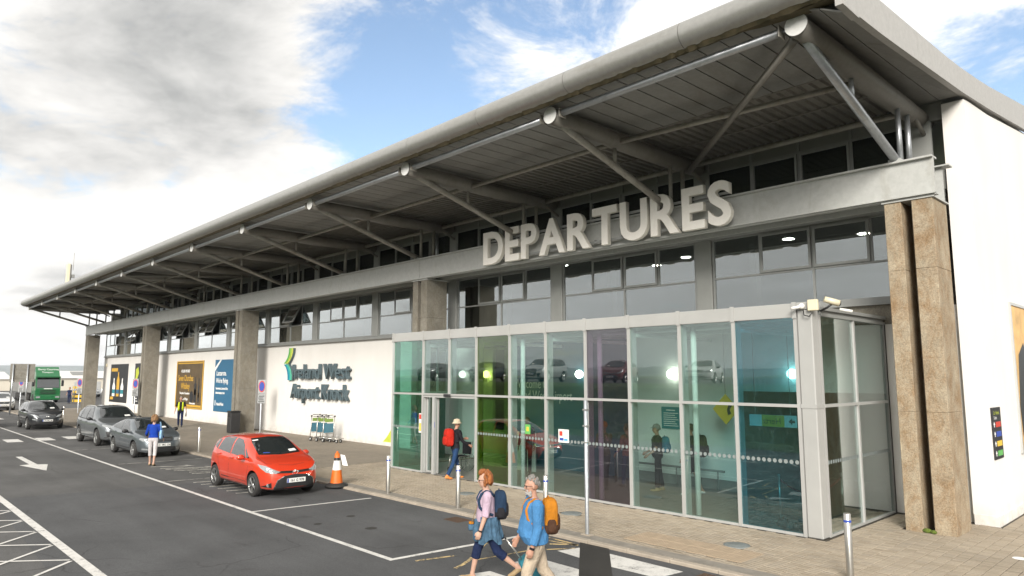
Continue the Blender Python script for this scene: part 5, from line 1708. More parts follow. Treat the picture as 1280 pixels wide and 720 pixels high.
SUV = dict(W=.98, wr=.375, arch=.43, axles=(1.60, -1.395), tumble=.34,
    top=[(-2.53, .75), (-2.48, 1.10), (-2.36, 1.30), (-2.10, 1.56), (-1.75, 1.69), (-1.0, 1.735), (-.2, 1.74), (.20, 1.715), (.50, 1.61), (.85, 1.40), (1.22, 1.19), (1.6, 1.12), (2.05, 1.04), (2.32, .93), (2.46, .78), (2.53, .60)],
    belt=[(-2.53, .62), (-2.4, 1.08), (-2.0, 1.14), (-.9, 1.11), (0, 1.085), (.85, 1.07), (1.22, 1.11), (1.6, 1.06), (2.05, .97), (2.32, .86), (2.53, .52)],
    w=[(-2.53, .62), (-2.42, .82), (-2.1, .93), (-1.5, .972), (-.5, .975), (.8, .975), (1.6, .97), (2.0, .93), (2.28, .83), (2.42, .70), (2.49, .58), (2.53, .48)],
    bot=[(-2.53, .46), (-2.2, .32), (-1.4, .26), (1.6, .24), (2.3, .24), (2.53, .32)],
    side_windows=[[(-.30, 1.15), (.70, 1.12), (.42, 1.42), (.14, 1.60), (-.30, 1.645)], [(-1.32, 1.17), (-.38, 1.15), (-.38, 1.65), (-1.20, 1.64)], [(-2.10, 1.24), (-1.40, 1.18), (-1.30, 1.635), (-1.62, 1.62), (-1.95, 1.46)]],
    side_black=[[(-2.16, 1.20), (-1.3, 1.13), (.78, 1.085), (.44, 1.44), (.14, 1.63), (-.3, 1.675), (-1.3, 1.67), (-1.66, 1.65), (-2.02, 1.48)]],
    seams=[[(.98, 1.05), (.98, .72), (.88, .40)], [(-.34, 1.66), (-.34, .72), (-.38, .38)], [(-1.36, 1.16), (-1.22, .90), (-.98, .58), (-.92, .40)], [(.88, .38), (-.92, .40)]],
    sill=[[(-.90, .30), (1.12, .28), (1.12, .36), (-.90, .37)]], sill_mat='chrome', handles=[(-.20, 1.02), (-1.16, 1.04)], mirror=(.76, 1.14), mirror_mat='trim_black',
    windscreen=[(-.70, 1.225), (0, 1.20), (.70, 1.225), (.62, 1.52), (.55, 1.63), (0, 1.655), (-.55, 1.63), (-.62, 1.52)], rear_window=[(-.60, 1.28), (.60, 1.28), (.54, 1.58), (-.54, 1.58)],
    headlights=[([(.46, .80), (.76, .83), (.86, .90), (.85, .965), (.50, .905)], 'lamp_lens')],
    front_side=[([(.50, .64), (.76, .66), (.70, .42), (.56, .42)], 'trim_black'), ([(.50, .37), (.78, .38), (.78, .42), (.50, .405)], 'chrome')],
    front=[([(-.36, .93), (.36, .93), (.46, .83), (.42, .55), (.32, .44), (-.32, .44), (-.42, .55), (-.46, .83)], 'trim_black', 'grille')],
    bars=[([(-.36, .945), (.36, .945), (.475, .835), (.435, .545), (.33, .425), (-.33, .425), (-.435, .545), (-.475, .835), (-.36, .945)], 'chrome')] + [([(x, .50), (x, .91)], 'chrome') for x in (-.3, -.2, -.1, 0, .1, .2, .3)],
    sticker=[([(.34, 1.25), (.58, 1.26), (.56, 1.32), (.33, 1.31)], 'plate_white')], wipers=[[(-.6, 1.245), (.02, 1.235)]],
    taillights=[[(.40, 1.02), (.78, 1.02), (.78, 1.14), (.42, 1.12)]], plate=(.62, .52), plate_text='182 D 411', spokes=5, rails=(-1.7, .1, .62, 'alu_satin'))
CROSS = dict(W=.92, wr=.345, arch=.40, axles=(1.32, -1.355), tumble=.36,
    top=[(-2.225, .72), (-2.18, 1.05), (-2.05, 1.26), (-1.80, 1.48), (-1.45, 1.58), (-.8, 1.62), (-.2, 1.625), (.12, 1.60), (.42, 1.49), (.76, 1.29), (1.10, 1.12), (1.45, 1.07), (1.82, .99), (2.04, .88), (2.17, .72), (2.225, .56)],
    belt=[(-2.225, .60), (-2.1, 1.02), (-1.7, 1.10), (-.9, 1.06), (0, 1.03), (.76, 1.01), (1.10, 1.05), (1.45, 1.01), (1.82, .92), (2.04, .81), (2.225, .48)],
    w=[(-2.225, .58), (-2.12, .76), (-1.85, .87), (-1.35, .912), (-.5, .915), (.8, .915), (1.35, .91), (1.70, .87), (1.95, .78), (2.08, .66), (2.17, .55), (2.225, .45)],
    bot=[(-2.225, .44), (-1.95, .30), (-1.3, .24), (1.4, .22), (2.0, .22), (2.225, .30)],
    side_windows=[[(-.32, 1.09), (.60, 1.06), (.34, 1.32), (.06, 1.49), (-.32, 1.525)], [(-1.22, 1.13), (-.40, 1.095), (-.40, 1.53), (-1.05, 1.51)], [(-1.72, 1.22), (-1.30, 1.14), (-1.14, 1.49), (-1.45, 1.44)]],
    seams=[[(.86, .99), (.86, .66), (.76, .36)], [(-.36, 1.54), (-.36, .66), (-.40, .34)], [(-1.26, 1.12), (-1.12, .84), (-.92, .52), (-.88, .36)], [(.76, .34), (-.88, .36)]],
    sill=[[(-.92, .24), (.90, .23), (.90, .36), (-.92, .37)]], handles=[(-.22, .97), (-1.08, 1.0)], mirror=(.64, 1.08), mirror_mat='trim_black',
    windscreen=[(-.65, 1.15), (0, 1.125), (.65, 1.15), (.58, 1.42), (.52, 1.52), (0, 1.545), (-.52, 1.52), (-.58, 1.42)], rear_window=[(-.56, 1.24), (.56, 1.24), (.50, 1.50), (-.50, 1.50)],
    headlights=[([(.40, .70), (.62, .745), (.82, .90), (.74, .905), (.52, .83)], 'lamp_lens'), ([(.58, .55), (.72, .58), (.74, .64), (.60, .62)], 'lamp_lens')],
    front=[([(-.44, .83), (.44, .83), (.40, .70), (.30, .63), (-.30, .63), (-.40, .70)], 'lamp_dark', 'grille'), ([(-.52, .44), (.52, .44), (.58, .30), (-.58, .30)], 'trim_black', 'lower_grille')],
    bars=[([(-.44, .84), (.44, .84)], 'chrome')], emblem=(.74, .045),
    sticker=[([(.30, 1.17), (.54, 1.18), (.52, 1.24), (.29, 1.23)], 'plate_white')], wipers=[[(-.55, 1.165), (.02, 1.155)]],
    taillights=[[(.46, .96), (.74, .96), (.74, 1.08), (.48, 1.08)]], plate=(.53, .52), plate_text='192 MO 88', spokes=5, rails=(-1.5, .0, .60, 'alu_satin'))
ROADZ = RZ
cars = {}
cars['hatch'] = make_car('hatchback_car', HATCH, 'paint_red', 'bright red hatchback parked beside the traffic cone', loc=(-19.52, 8.80, ROADZ), rz=R(.8))
cars['saloon'] = make_car('saloon_car', SALOON, 'paint_slate', 'grey blue saloon with the woman in blue standing at its bonnet', loc=(-31.5, 9.12, ROADZ), rz=R(1))
cars['suv'] = make_car('suv_car', SUV, 'paint_steel', 'large steel grey sport utility car with roof rails and chrome grille, behind the saloon', loc=(-37.9, 9.38, ROADZ), rz=R(1))
cars['cross'] = make_car('crossover_car', CROSS, 'paint_black', 'black crossover car standing behind the large grey sport utility car', loc=(-51.2, 8.85, ROADZ), rz=R(0))
def recolour(root, old, new):
    for ch in root.children_recursive:
        if ch.type == 'MESH' and any(m is M[old] for m in ch.data.materials):
            d = ch.data.copy(); ch.data = d
            for i, m in enumerate(d.materials):
                if m is M[old]: d.materials[i] = M[new]
def car_copy(kind, old, new, label, loc, rz, group=None, name=None):
    c = copy_tree(cars[kind])
    c.location = loc; c.rotation_euler = (0, 0, rz)
    c['label'] = label
    if 'group' in c: del c['group']
    if group: c['group'] = group
    if name: c.name = name
    if old != new: recolour(c, old, new)
    return c
car_copy('cross', 'paint_black', 'paint_white', 'white crossover car in front of the lorry', (-78.5, 10.4, ROADZ), 0)
car_copy('saloon', 'paint_slate', 'paint_black', 'dark saloon driving up the road lane', (-54.1, 5.75, ROADZ), 0)
# upper car park, seen in the glass
ub = [('suv', 'paint_steel', 'paint_silver', 'silver sport utility car on the grass bank car park', -36.5), ('hatch', 'paint_red', 'paint_maroon', 'maroon hatchback on the grass bank car park', -29.5), ('cross', 'paint_black', 'paint_navy', 'navy crossover on the grass bank car park', -43.0), ('saloon', 'paint_slate', 'paint_white', 'white saloon on the grass bank car park', -23.0), ('cross', 'paint_black', 'paint_black', 'black crossover at the end of the grass bank car park', -50.0), ('saloon', 'paint_slate', 'paint_silver', 'silver saloon on the grass bank car park', -16.0)]
for kd, a, b, lb, x in ub:
    car_copy(kd, a, b, lb, (x, -10.5, 2.62), R(random.choice((62, 70, 66))))
# ------------------------------------------------------------------ people
def loft(mb, rings, mat=0, seg=16):
    """closed skin through rings of (centre, half-axis a, half-axis b)"""
    o = len(mb.v)
    for c, a, b in rings:
        c, a, b = Vector(c), Vector(a), Vector(b)
        for k in range(seg):
            w = 2 * math.pi * k / seg
            mb.v.append(tuple(c + a * math.cos(w) + b * math.sin(w)))
    n = len(rings)
    for i in range(n - 1):
        for k in range(seg):
            k2 = (k + 1) % seg
            mb.f.append([o + i * seg + k, o + i * seg + k2, o + (i + 1) * seg + k2, o + (i + 1) * seg + k]); mb.m.append(mat); mb.s.append(True)
    mb.f.append([o + k for k in range(seg)][::-1]); mb.m.append(mat); mb.s.append(True)
    mb.f.append([o + (n - 1) * seg + k for k in range(seg)]); mb.m.append(mat); mb.s.append(True)
def limb(mb, pts, rad, mat=0, seg=12, round0=True, round1=True):
    pts = [Vector(p) for p in pts]; P, Q = [], []
    d0 = (pts[1] - pts[0]).normalized(); d1 = (pts[-1] - pts[-2]).normalized()
    if round0:
        for k, q in ((.95, .25), (.7, .7)): P.append(pts[0] - d0 * rad[0] * k); Q.append(rad[0] * q)
    P += pts; Q += list(rad)
    if round1:
        for k, q in ((.7, .7), (.95, .25)): P.append(pts[-1] + d1 * rad[-1] * k); Q.append(rad[-1] * q)
    mb.tube(P, Q, seg, mat=mat)
def superbox(mb, c, r, e=.45, seg=20, rings=12, mat=0, rot=None):
    sg = lambda v, p: math.copysign(abs(v) ** p, v)
    o = len(mb.v)
    for i in range(rings + 1):
        t = -math.pi / 2 + math.pi * i / rings
        for k in range(seg):
            w = 2 * math.pi * k / seg
            p = Vector((r[0] * sg(math.cos(t), e) * sg(math.cos(w), e), r[1] * sg(math.cos(t), e) * sg(math.sin(w), e), r[2] * sg(math.sin(t), e)))
            if rot: p = rot @ p
            mb.v.append(tuple(p + Vector(c)))
    for i in range(rings):
        for k in range(seg):
            k2 = (k + 1) % seg
            mb.f.append([o + i * seg + k, o + i * seg + k2, o + (i + 1) * seg + k2, o + (i + 1) * seg + k]); mb.m.append(mat); mb.s.append(True)
plain('skin', (.38, .205, .14), .55, var=.08, scale=12)
plain('skin_pale', (.43, .26, .19), .55, var=.08, scale=12)
plain('hair_ginger', (.25, .080, .016), .55, var=.45, scale=26, stretch=(1, 1, .3), bumps=.7)
plain('hair_grey', (.19, .18, .165), .6, var=.35, scale=26, stretch=(1, 1, .3), bumps=.7)
plain('hair_blonde', (.22, .12, .05), .6, var=.4, scale=26, stretch=(1, 1, .3), bumps=.7)
plain('hair_dark', (.05, .032, .02), .6, var=.4, scale=26)
plain('beard_grey', (.34, .32, .30), .8, var=.25, scale=40, bumps=.6)
def cloth(name, col, var=.1, sc=5):
    m = plain(name, col, .85, 0, max(var, .14), sc, spec=.15)
    t = m.node_tree; b = t.nodes['Principled BSDF']
    v = coords(t, (1, 1, .55))
    f1 = noise(t, v, 11, 4, .6, 1.4); f2 = noise(t, v, 90, 2, .6)
    ad = nd(t, 'ShaderNodeMath', operation='MULTIPLY_ADD'); t.links.new(f2, ad.inputs[0]); ad.inputs[1].default_value = .12; t.links.new(f1, ad.inputs[2])
    bump(t, b, ad.outputs[0], .9, .035)     # folds and weave
    return m
cloth('shirt_blue', (.060, .185, .37)); cloth('top_lilac', (.43, .325, .40)); cloth('pink', (.60, .03, .16)); cloth('trouser_beige', (.42, .345, .26)); cloth('navy', (.012, .020, .055), .25)
cloth('denim', (.055, .110, .17), .35, 9); cloth('jeans', (.02, .05, .12), .3); cloth('white_cotton', (.50, .47, .47), .08); cloth('royal', (.010, .045, .30), .15); cloth('black_cloth', (.016, .016, .019), .25)
cloth('hivis', (.50, .58, .03), .1); cloth('hat_beige', (.50, .42, .30)); cloth('cap_grey', (.22, .20, .18)); cloth('orange_knit', (.42, .12, .025), .2); cloth('rust_shirt', (.28, .10, .07), .2); cloth('khaki', (.12, .10, .05), .2)
cloth('pack_red', (.42, .022, .012), .2); cloth('pack_orange', (.42, .16, .015), .18); cloth('pack_brown', (.060, .030, .018), .3); cloth('pack_teal', (.02, .16, .24), .2); cloth('pack_navy', (.018, .038, .075), .3)
plain('sandal', (.26, .18, .09), .7, var=.2); plain('shoe_white', (.6, .6, .58), .6); plain('shoe_dark', (.03, .028, .026), .6); plain('shoe_orange', (.65, .22, .05), .6)
plain('lens_dark', (.015, .015, .018), .2); plain('lip', (.34, .12, .09), .5)
def hand(mb, w, d, side, curl, mat=0):
    """palm, four unequal bent fingers and a thumb; d points along the forearm"""
    d = Vector(d).normalized()
    fwd = Vector((1, 0, 0)) - d * d.x
    fwd = fwd.normalized() if fwd.length > .1 else Vector((0, 0, 1))
    inn = d.cross(fwd).normalized()
    if inn.y * side > 0: inn = -inn
    w = Vector(w)
    loft(mb, [(w - d * .01, fwd * .026, inn * .020), (w + d * .03, fwd * .036, inn * .018), (w + d * .075, fwd * .042, inn * .016), (w + d * .092, fwd * .036, inn * .012)], mat, 12)
    for k, ln in enumerate((.070, .080, .074, .058)):
        b = w + d * .083 + fwd * (.030 - .020 * k)
        c1 = curl; e1 = (d * math.cos(c1) + inn * math.sin(c1)); e2 = (d * math.cos(c1 * 2.1) + inn * math.sin(c1 * 2.1))
        limb(mb, [b, b + e1 * ln * .5, b + e1 * ln * .5 + e2 * ln * .5], [.0095, .0088, .0075], mat, 8)
    b = w + d * .025 + fwd * .030
    e1 = (d * .75 + fwd * .6 + inn * .25).normalized()
    limb(mb, [b, b + e1 * .04, b + e1 * .04 + (d * .9 + inn * .35).normalized() * .03], [.013, .011, .009], mat, 8)
def person(label, H, loc, rz, mats, legs, arms, lean=0.0, girth=1.0, belly=0.0, sleeve='short', trouser='long', voxel=.012, head_yaw=0.0, head_pitch=0.0, female=False, vest=None, group=None, curl=.45):
    """legs: ((hip, knee, foot pitch) left, right) deg; arms: ((shoulder, abduct, elbow) left, right) deg. mats: skin, top, trousers, shoes, extra"""
    mb = MB(); g = girth
    th, sh, up, fo = .245 * H, .235 * H, .175 * H, .150 * H
    J = {}
    low = 9
    for s, (a, k, fp) in zip((1, -1), legs):
        a, k, fp = R(a), R(k), R(fp)
        hip = Vector((0, s * .052 * H, 0))
        kn = hip + Vector((math.sin(a), s * .01, -math.cos(a))) * th
        an = kn + Vector((math.sin(a - k), 0, -math.cos(a - k))) * sh
        rot = lambda x, z: Vector((x * math.cos(fp) - z * math.sin(fp), 0, x * math.sin(fp) + z * math.cos(fp)))
        heel, ball, toe = an + rot(-.045, -.06), an + rot(.10, -.065), an + rot(.165, -.058)
        J[s] = (hip, kn, an, heel, ball, toe)
        low = min(low, heel.z - .022, ball.z - .02, toe.z - .017)
    base = Vector((0, 0, -low))
    T, Tr, Sk, Shoe = 1, 2, 0, 3
    for s in (1, -1):
        hip, kn, an, heel, ball, toe = [p + base for p in J[s]]
        r0, r1, r2, r3 = .088 * g, .058 * g, .052 * g, .040
        if trouser == 'long':
            limb(mb, [hip, hip.lerp(kn, .5), kn, kn.lerp(an, .4), an + (kn - an) * .05], [r0, r0 * .86, r1 * 1.08, r2 * 1.12, .056 * g], Tr, round1=False)
        elif trouser == 'capri':
            e_ = kn.lerp(an, .38)
            limb(mb, [hip, hip.lerp(kn, .5), kn, e_], [r0, r0 * .85, r1 * 1.1, r2 * 1.18], Tr, round1=False)
            limb(mb, [kn, kn.lerp(an, .35), an], [.045, .046, .032], Sk)
        elif trouser == 'shorts':
            limb(mb, [hip, hip.lerp(kn, .5), hip.lerp(kn, .8)], [r0, r0 * .95, r1 * 1.35], Tr, round1=False)
            limb(mb, [hip.lerp(kn, .5), kn, kn.lerp(an, .35), an], [.065, .048, .048, .033], Sk)
        limb(mb, [an + Vector((0, 0, .02)), an, heel + Vector((.01, 0, .012))], [.036, .038, .034], Sk if trouser != 'long' else Shoe, 10)
        limb(mb, [heel, (heel + ball) / 2 + Vector((0, 0, .012)), ball, toe], [.036, .040, .040, .028], Shoe, 10)
    # trunk
    ln = R(lean)
    def tp(z, x=0.0): return base + Vector((x * math.cos(ln) + z * math.sin(ln), 0, z * math.cos(ln) - x * math.sin(ln)))
    ax = Vector((math.cos(ln), 0, -math.sin(ln))); ay = Vector((0, 1, 0))
    hw = 1.06 if female else 1.0
    loft(mb, [(tp(-.045 * H), ax * .07 * g, ay * .10 * g), (tp(-.02 * H), ax * .100 * g, ay * .150 * g * hw), (tp(.02 * H), ax * .112 * g, ay * .162 * g * hw), (tp(.06 * H), ax * .105 * g, ay * .150 * g * hw), (tp(.09 * H), ax * .085 * g, ay * .13 * g)], Tr)
    bl = belly
    shw = .158 if female else .178
    loft(mb, [(tp(-.012 * H if not female else .05 * H), ax * (.126 * g), ay * .174 * g * hw), (tp(.05 * H, bl * .3), ax * (.124 * g + bl * .5), ay * .170 * g), (tp(.10 * H, bl * .5), ax * (.104 * g + bl * .7), ay * .142 * g), (tp(.16 * H, bl * .4), ax * (.108 * g + bl * .4), ay * .148 * g), (tp(.22 * H, .012), ax * .120 * g, ay * .160 * g), (tp(.27 * H, .006), ax * .112 * g, ay * (shw - .008) * g), (tp(.305 * H), ax * .085 * g, ay * (shw - .03) * g), (tp(.325 * H), ax * .06, ay * .085), (tp(.335 * H), ax * .045, ay * .055)], T)
    if female:
        for s in (1, -1): mb.ball(tuple(tp(.215 * H, .085) + ay * s * .065), (.075, .07, .07), 12, 8, T)
    nk = tp(.325 * H)
    hy, hp = R(head_yaw), R(head_pitch)
    hc = tp(.325 * H) + Vector((.028, 0, .098 * H * 1.0 + .0))
    RM = Matrix.Rotation(hy, 3, 'Z') @ Matrix.Rotation(hp, 3, 'Y')
    hs = H / 1.72
    hp_ = lambda x, y, z: hc + RM @ (Vector((x, y, z)) * hs)
    limb(mb, [nk - Vector((.012, 0, .03)), nk + Vector((.004, 0, .02)), hp_(-.005, 0, -.06)], [.062, .055, .052], Sk)
    def eb(c, r, m=Sk, seg=16, rg=11):
        o = len(mb.v); mb.ball((0, 0, 0), r, seg, rg, m)
        for i in range(o, len(mb.v)): mb.v[i] = tuple(hp_(mb.v[i][0] + c[0], mb.v[i][1] + c[1], mb.v[i][2] + c[2]))
    eb((-.008, 0, .025), (.098, .076, .098)); eb((.022, 0, -.045), (.066, .058, .072)); eb((.050, 0, -.088), (.030, .028, .026))
    eb((.083, 0, .028), (.016, .045, .012)); limb(mb, [hp_(.088, 0, .018), hp_(.104, 0, -.018)], [.009, .013], Sk, 8); eb((.094, 0, -.022), (.013, .017, .010))
    for s in (1, -1): eb((-.004, s * .078, -.004), (.020, .010, .032), Sk, 10, 7); eb((.060, s * .035, -.012), (.030, .022, .022))
    eb((.083, 0, -.056), (.012, .024, .011), 4 if False else Sk, 10, 7)
    # arms
    out = {'hands': {}}
    for s, (a, ab, el) in zip((1, -1), arms):
        a, ab, el = R(a), R(ab), R(el)
        shp = tp(.292 * H) + ay * s * shw * g
        d1 = Vector((math.sin(a) * math.cos(ab), s * math.sin(ab), -math.cos(a) * math.cos(ab)))
        elb = shp + d1 * up
        d2 = Vector((math.sin(a + el) * math.cos(ab), s * math.sin(ab) * .55, -math.cos(a + el) * math.cos(ab))).normalized()
        wr = elb + d2 * fo
        if sleeve == 'long':
            limb(mb, [shp, shp.lerp(elb, .5), elb, elb.lerp(wr, .8)], [.066 * g, .056 * g, .050 * g, .044 * g], T, round1=False)
        elif sleeve == 'mid':
            limb(mb, [shp, shp.lerp(elb, .5), elb, elb.lerp(wr, .10)], [.064 * g, .055 * g, .050 * g, .050 * g], T, round1=False)
        else:
            limb(mb, [shp, shp.lerp(elb, .5), shp.lerp(elb, .74)], [.064 * g, .058 * g, .056 * g], T, round1=False)
        limb(mb, [shp.lerp(elb, .5), elb, elb.lerp(wr, .3), wr], [.044 * g, .038, .037, .026], Sk)
        hand(mb, wr, d2, s, curl, Sk)
        out['hands'][s] = (wr, d2)
    src = mb.mesh('person', mats)
    bm = bmesh.new(); bm.from_mesh(src); bmesh.ops.recalc_face_normals(bm, faces=bm.faces[:]); bm.faces.ensure_lookup_table()
    bvh = BVHTree.FromBMesh(bm); smi = [f.material_index for f in bm.faces]; bm.to_mesh(src); bm.free()
    me = eval_mods(src, [('REMESH', dict(mode='VOXEL', voxel_size=voxel, adaptivity=0.0)), ('SMOOTH', dict(factor=.5, iterations=2))])
    me.name = 'person'
    me.materials.clear()
    for m_ in mats: me.materials.append(m_)
    idx = []
    for p in me.polygons:
        h = bvh.find_nearest(p.center)
        idx.append(smi[h[2]] if h[2] is not None else 0)
    me.polygons.foreach_set('material_index', idx)
    me.polygons.foreach_set('use_smooth', [True] * len(idx))
    o = link('person', me, None, loc); o.rotation_euler = (0, 0, rz)
    tag(o, label, 'person', group)
    # eyes, brows and mouth
    ey = MB()
    for s in (1, -1): ey.ball(tuple(hp_(.080, s * .031, .006)), .0095 * hs, 10, 7)
    lpart('eyes', ey, M['lens_dark'], o)
    out.update(o=o, hp=hp_, RM=RM, tp=tp, H=H, base=base, hs=hs, J=J, ax=ax)
    return out
def hair(P, mat, kind='short', seed=1):
    rr = random.Random(seed); mb = MB()
    hp_ = P['hp']
    def clump(c, r, n=10):
        o = len(mb.v); mb.ball((0, 0, 0), r, n, 7)
        for i in range(o, len(mb.v)):
            v = mb.v[i]; mb.v[i] = tuple(hp_(v[0] + c[0], v[1] + c[1], v[2] + c[2]))
    N = 120 if kind == 'bob' else 90
    for i in range(N):
        th_ = rr.uniform(0, 2 * math.pi); ph = math.acos(rr.uniform(-.55 if kind == 'bob' else -.25, 1))
        x, y, z = math.sin(ph) * math.cos(th_), math.sin(ph) * math.sin(th_), math.cos(ph)
        if x > .30 and z < .62: continue
        if kind == 'short' and x > .05 and z < .15: continue
        grow = .024 if kind == 'bob' else .004
        c = (-.010 + x * (.098 + grow), y * (.077 + grow), .028 + z * (.098 + grow))
        s_ = rr.uniform(.018, .030) * (1.15 if kind == 'bob' else .8)
        clump(c, (s_ * .8, s_ * .75, s_ * 1.5))
        if kind == 'bob' and z < .2:
            clump((c[0], c[1], c[2] - .035), (s_ * .8, s_ * .7, s_ * 1.3))
    return lpart('hair', mb, M[mat], P['o'])
def headwear(P, mat, kind):
    hp_ = P['hp']; mb = MB(); seg = 20
    prof = {'cap': [(1.0, .045), (1.0, .07), (.86, .105), (.5, .135), (.02, .142)], 'bucket': [(1.5, .02), (1.08, .05), (1.02, .06), (.95, .10), (.80, .135), (.4, .145), (.02, .145)], 'beanie': [(1.03, .015), (1.04, .05), (.98, .09), (.80, .13), (.42, .155), (.02, .162)]}[kind]
    for i, (f, z) in enumerate(prof):
        for k in range(seg):
            w = 2 * math.pi * k / seg
            mb.v.append(tuple(hp_(-.010 + .110 * f * math.cos(w), .090 * f * math.sin(w), z - (.012 * (f - 1) if f > 1.2 else 0))))
    for i in range(len(prof) - 1):
        for k in range(seg):
            k2 = (k + 1) % seg
            mb.f.append([i * seg + k, i * seg + k2, (i + 1) * seg + k2, (i + 1) * seg + k]); mb.m.append(0); mb.s.append(True)
    if kind == 'cap':
        o = len(mb.v)
        for a in np.linspace(-1.15, 1.15, 9):
            mb.v.append(tuple(hp_(.095 * math.cos(a) - .0, .090 * math.sin(a), .05))); mb.v.append(tuple(hp_(.095 * math.cos(a) + .075 * math.cos(a), .088 * math.sin(a), .035)))
        for i in range(8):
            mb.f.append([o + 2 * i, o + 2 * i + 1, o + 2 * i + 3, o + 2 * i + 2]); mb.m.append(0); mb.s.append(True)
    return lpart('hat', mb, M[mat], P['o'])
def glasses(P, dark):
    hp_ = P['hp']; mb = MB()
    for s in (1, -1):
        c = [hp_(.094 + .002, s * .034 + .022 * math.cos(a), .006 + .016 * math.sin(a)) for a in np.linspace(0, 6.283, 13)]
        if dark: mb.add(c[:-1], [list(range(12))])
        mb.tube(c, .0022, 5)
        mb.tube([hp_(.094, s * .056, .010), hp_(.0, s * .081, .012)], .0025, 5)
    mb.tube([hp_(.096, .012, .008), hp_(.096, -.012, .008)], .0025, 5)
    return lpart('glasses', mb, M['lens_dark'], P['o'])
def wearloc(P, v):
    o = P['o']; c, s = math.cos(o.rotation_euler.z), math.sin(o.rotation_euler.z)
    return Vector((o.location.x + v.x * c - v.y * s, o.location.y + v.x * s + v.y * c, o.location.z + v.z))
def backpack(P, label, mat, mat2, size=(.11, .16, .25), group=None, strap='black_cloth', drop=0.0, front_straps=True):
    o = P['o']; tp = P['tp']; H = P['H']
    mid = tp(.185 * H - drop, -.115 - size[0] * .92)
    org = mid - Vector((0, 0, size[2]))
    e = empty('backpack', wearloc(P, org), label, 'backpack', group, o.rotation_euler.z)
    L = lambda p: Vector(p) - org
    m = MB(); superbox(m, L(mid), size, .55)
    lpart('main_bag', m, M[mat], e)
    if mat2 != mat:
        m = MB(); superbox(m, L(mid + Vector((0, 0, -size[2] * .66))), (size[0] * 1.03, size[1] * 1.03, size[2] * .36), .55); lpart('base_panel', m, M[mat2], e)
    m = MB(); superbox(m, L(mid + Vector((-size[0] * .85, 0, -size[2] * .35))), (size[0] * .45, size[1] * .78, size[2] * .48), .55); lpart('front_pocket', m, M[mat2], e)
    for s in (1, -1):
        m = MB(); superbox(m, L(mid + Vector((0, s * size[1] * .93, -size[2] * .5))), (size[0] * .6, size[1] * .22, size[2] * .38), .6); lpart('side_pocket', m, M[mat2], e)
        pts = [tp(.275 * H, -.11) + Vector((0, s * .085, 0)), tp(.312 * H, -.055) + Vector((0, s * .10, .006)), tp(.322 * H, .01) + Vector((0, s * .105, .012)), tp(.305 * H, .085) + Vector((0, s * .115, 0)), tp(.25 * H, .135) + Vector((0, s * .125, 0)), tp(.19 * H, .125) + Vector((0, s * .15, 0)), tp(.14 * H, .05) + Vector((0, s * .178, 0)), tp(.11 * H, -.07) + Vector((0, s * .165, 0))]
        lpart('shoulder_strap', MB().tube([L(p) for p in pts], .022, 8, sx=.55 if False else 1.0), M[strap], e)
    m = MB().tube([L(mid + Vector((size[0] * .2, y, size[2] * (.98 + .12 * math.cos(y * 28))))) for y in (-.045, -.02, .0, .02, .045)], .008, 6); lpart('grab_loop', m, M[strap], e)
    for z in (.25, -.15):
        m = MB()
        pts = [mid + Vector((-size[0] * 1.02 * math.cos(a), size[1] * 1.02 * math.sin(a), size[2] * z)) for a in np.linspace(-1.2, 1.2, 9)]
        m.tube([L(p) for p in pts], .007, 5); lpart('compression_strap', m, M[strap], e)
    return e
SK, SP = M['skin'], M['skin_pale']
LEFT = R(-127)
# ---- the couple on the crossing
W1 = person('woman with ginger bob, lilac top and denim jacket round her waist, on the crossing', 1.63, (-8.43, 7.49, RZ + .009), LEFT, [SP, M['top_lilac'], M['navy'], M['sandal']], ((-20, 32, -28), (24, 12, 6)), ((6, 9, 14), (-24, 10, 10)), lean=4, girth=1.17, belly=.05, sleeve='mid', trouser='capri', voxel=.008, female=True, head_pitch=5, curl=.5)
hair(W1, 'hair_ginger', 'bob', 3); glasses(W1, True)
tp, H = W1['tp'], W1['H']
m = MB()
# jacket tied round the hips: a flared, pleated skirt open at the front
n = 44; rings_ = 7
for i in range(rings_):
    t = i / (rings_ - 1)
    for k in range(n + 1):
        a = R(35) + (2 * math.pi - R(70)) * k / n
        fl = .022 * math.sin(k * 1.7) * t + .012 * math.sin(k * .9 + 1)
        rx, ry = .155 + .06 * t + fl, .205 + .05 * t + fl
        z = .095 * H - t * (.36 + .05 * math.sin(k * .55)) * (1 - .35 * abs(math.cos(a / 2)) * 0)
        m.v.append(tuple(tp(0) + Vector((math.cos(a) * rx - .02 * t, math.sin(a) * ry, z))))
for i in range(rings_ - 1):
    for k in range(n):
        a_ = i * (n + 1) + k
        m.f.append([a_, a_ + 1, a_ + n + 2, a_ + n + 1]); m.m.append(0); m.s.append(True)
jk = lpart('tied_jacket', m, M['denim'], W1['o'])
m = MB(); superbox(m, tp(.045 * H, .165), (.05, .07, .05), .8); limb(m, [tp(.04 * H, .17) + Vector((0, .05, 0)), tp(-.02 * H, .20) + Vector((0, .07, 0)), tp(-.10 * H, .20) + Vector((0, .06, 0))], [.045, .05, .055], 0); limb(m, [tp(.04 * H, .17) - Vector((0, .05, 0)), tp(-.02 * H, .20) - Vector((0, .06, 0)), tp(-.08 * H, .19) - Vector((0, .05, 0))], [.045, .05, .05], 0)
lpart('jacket_sleeves', m, M['denim'], W1['o'])
m = MB(); loft(m, [(tp(.245 * H, .112), (.012, 0, .02), (0, .055, 0)), (tp(.262 * H, .105), (.014, 0, .01), (0, .062, 0)), (tp(.285 * H, .085), (.012, 0, .01), (0, .04, 0))]); lpart('neckline', m, M['pink'], W1['o'])
wr, d2 = W1['hands'][1]
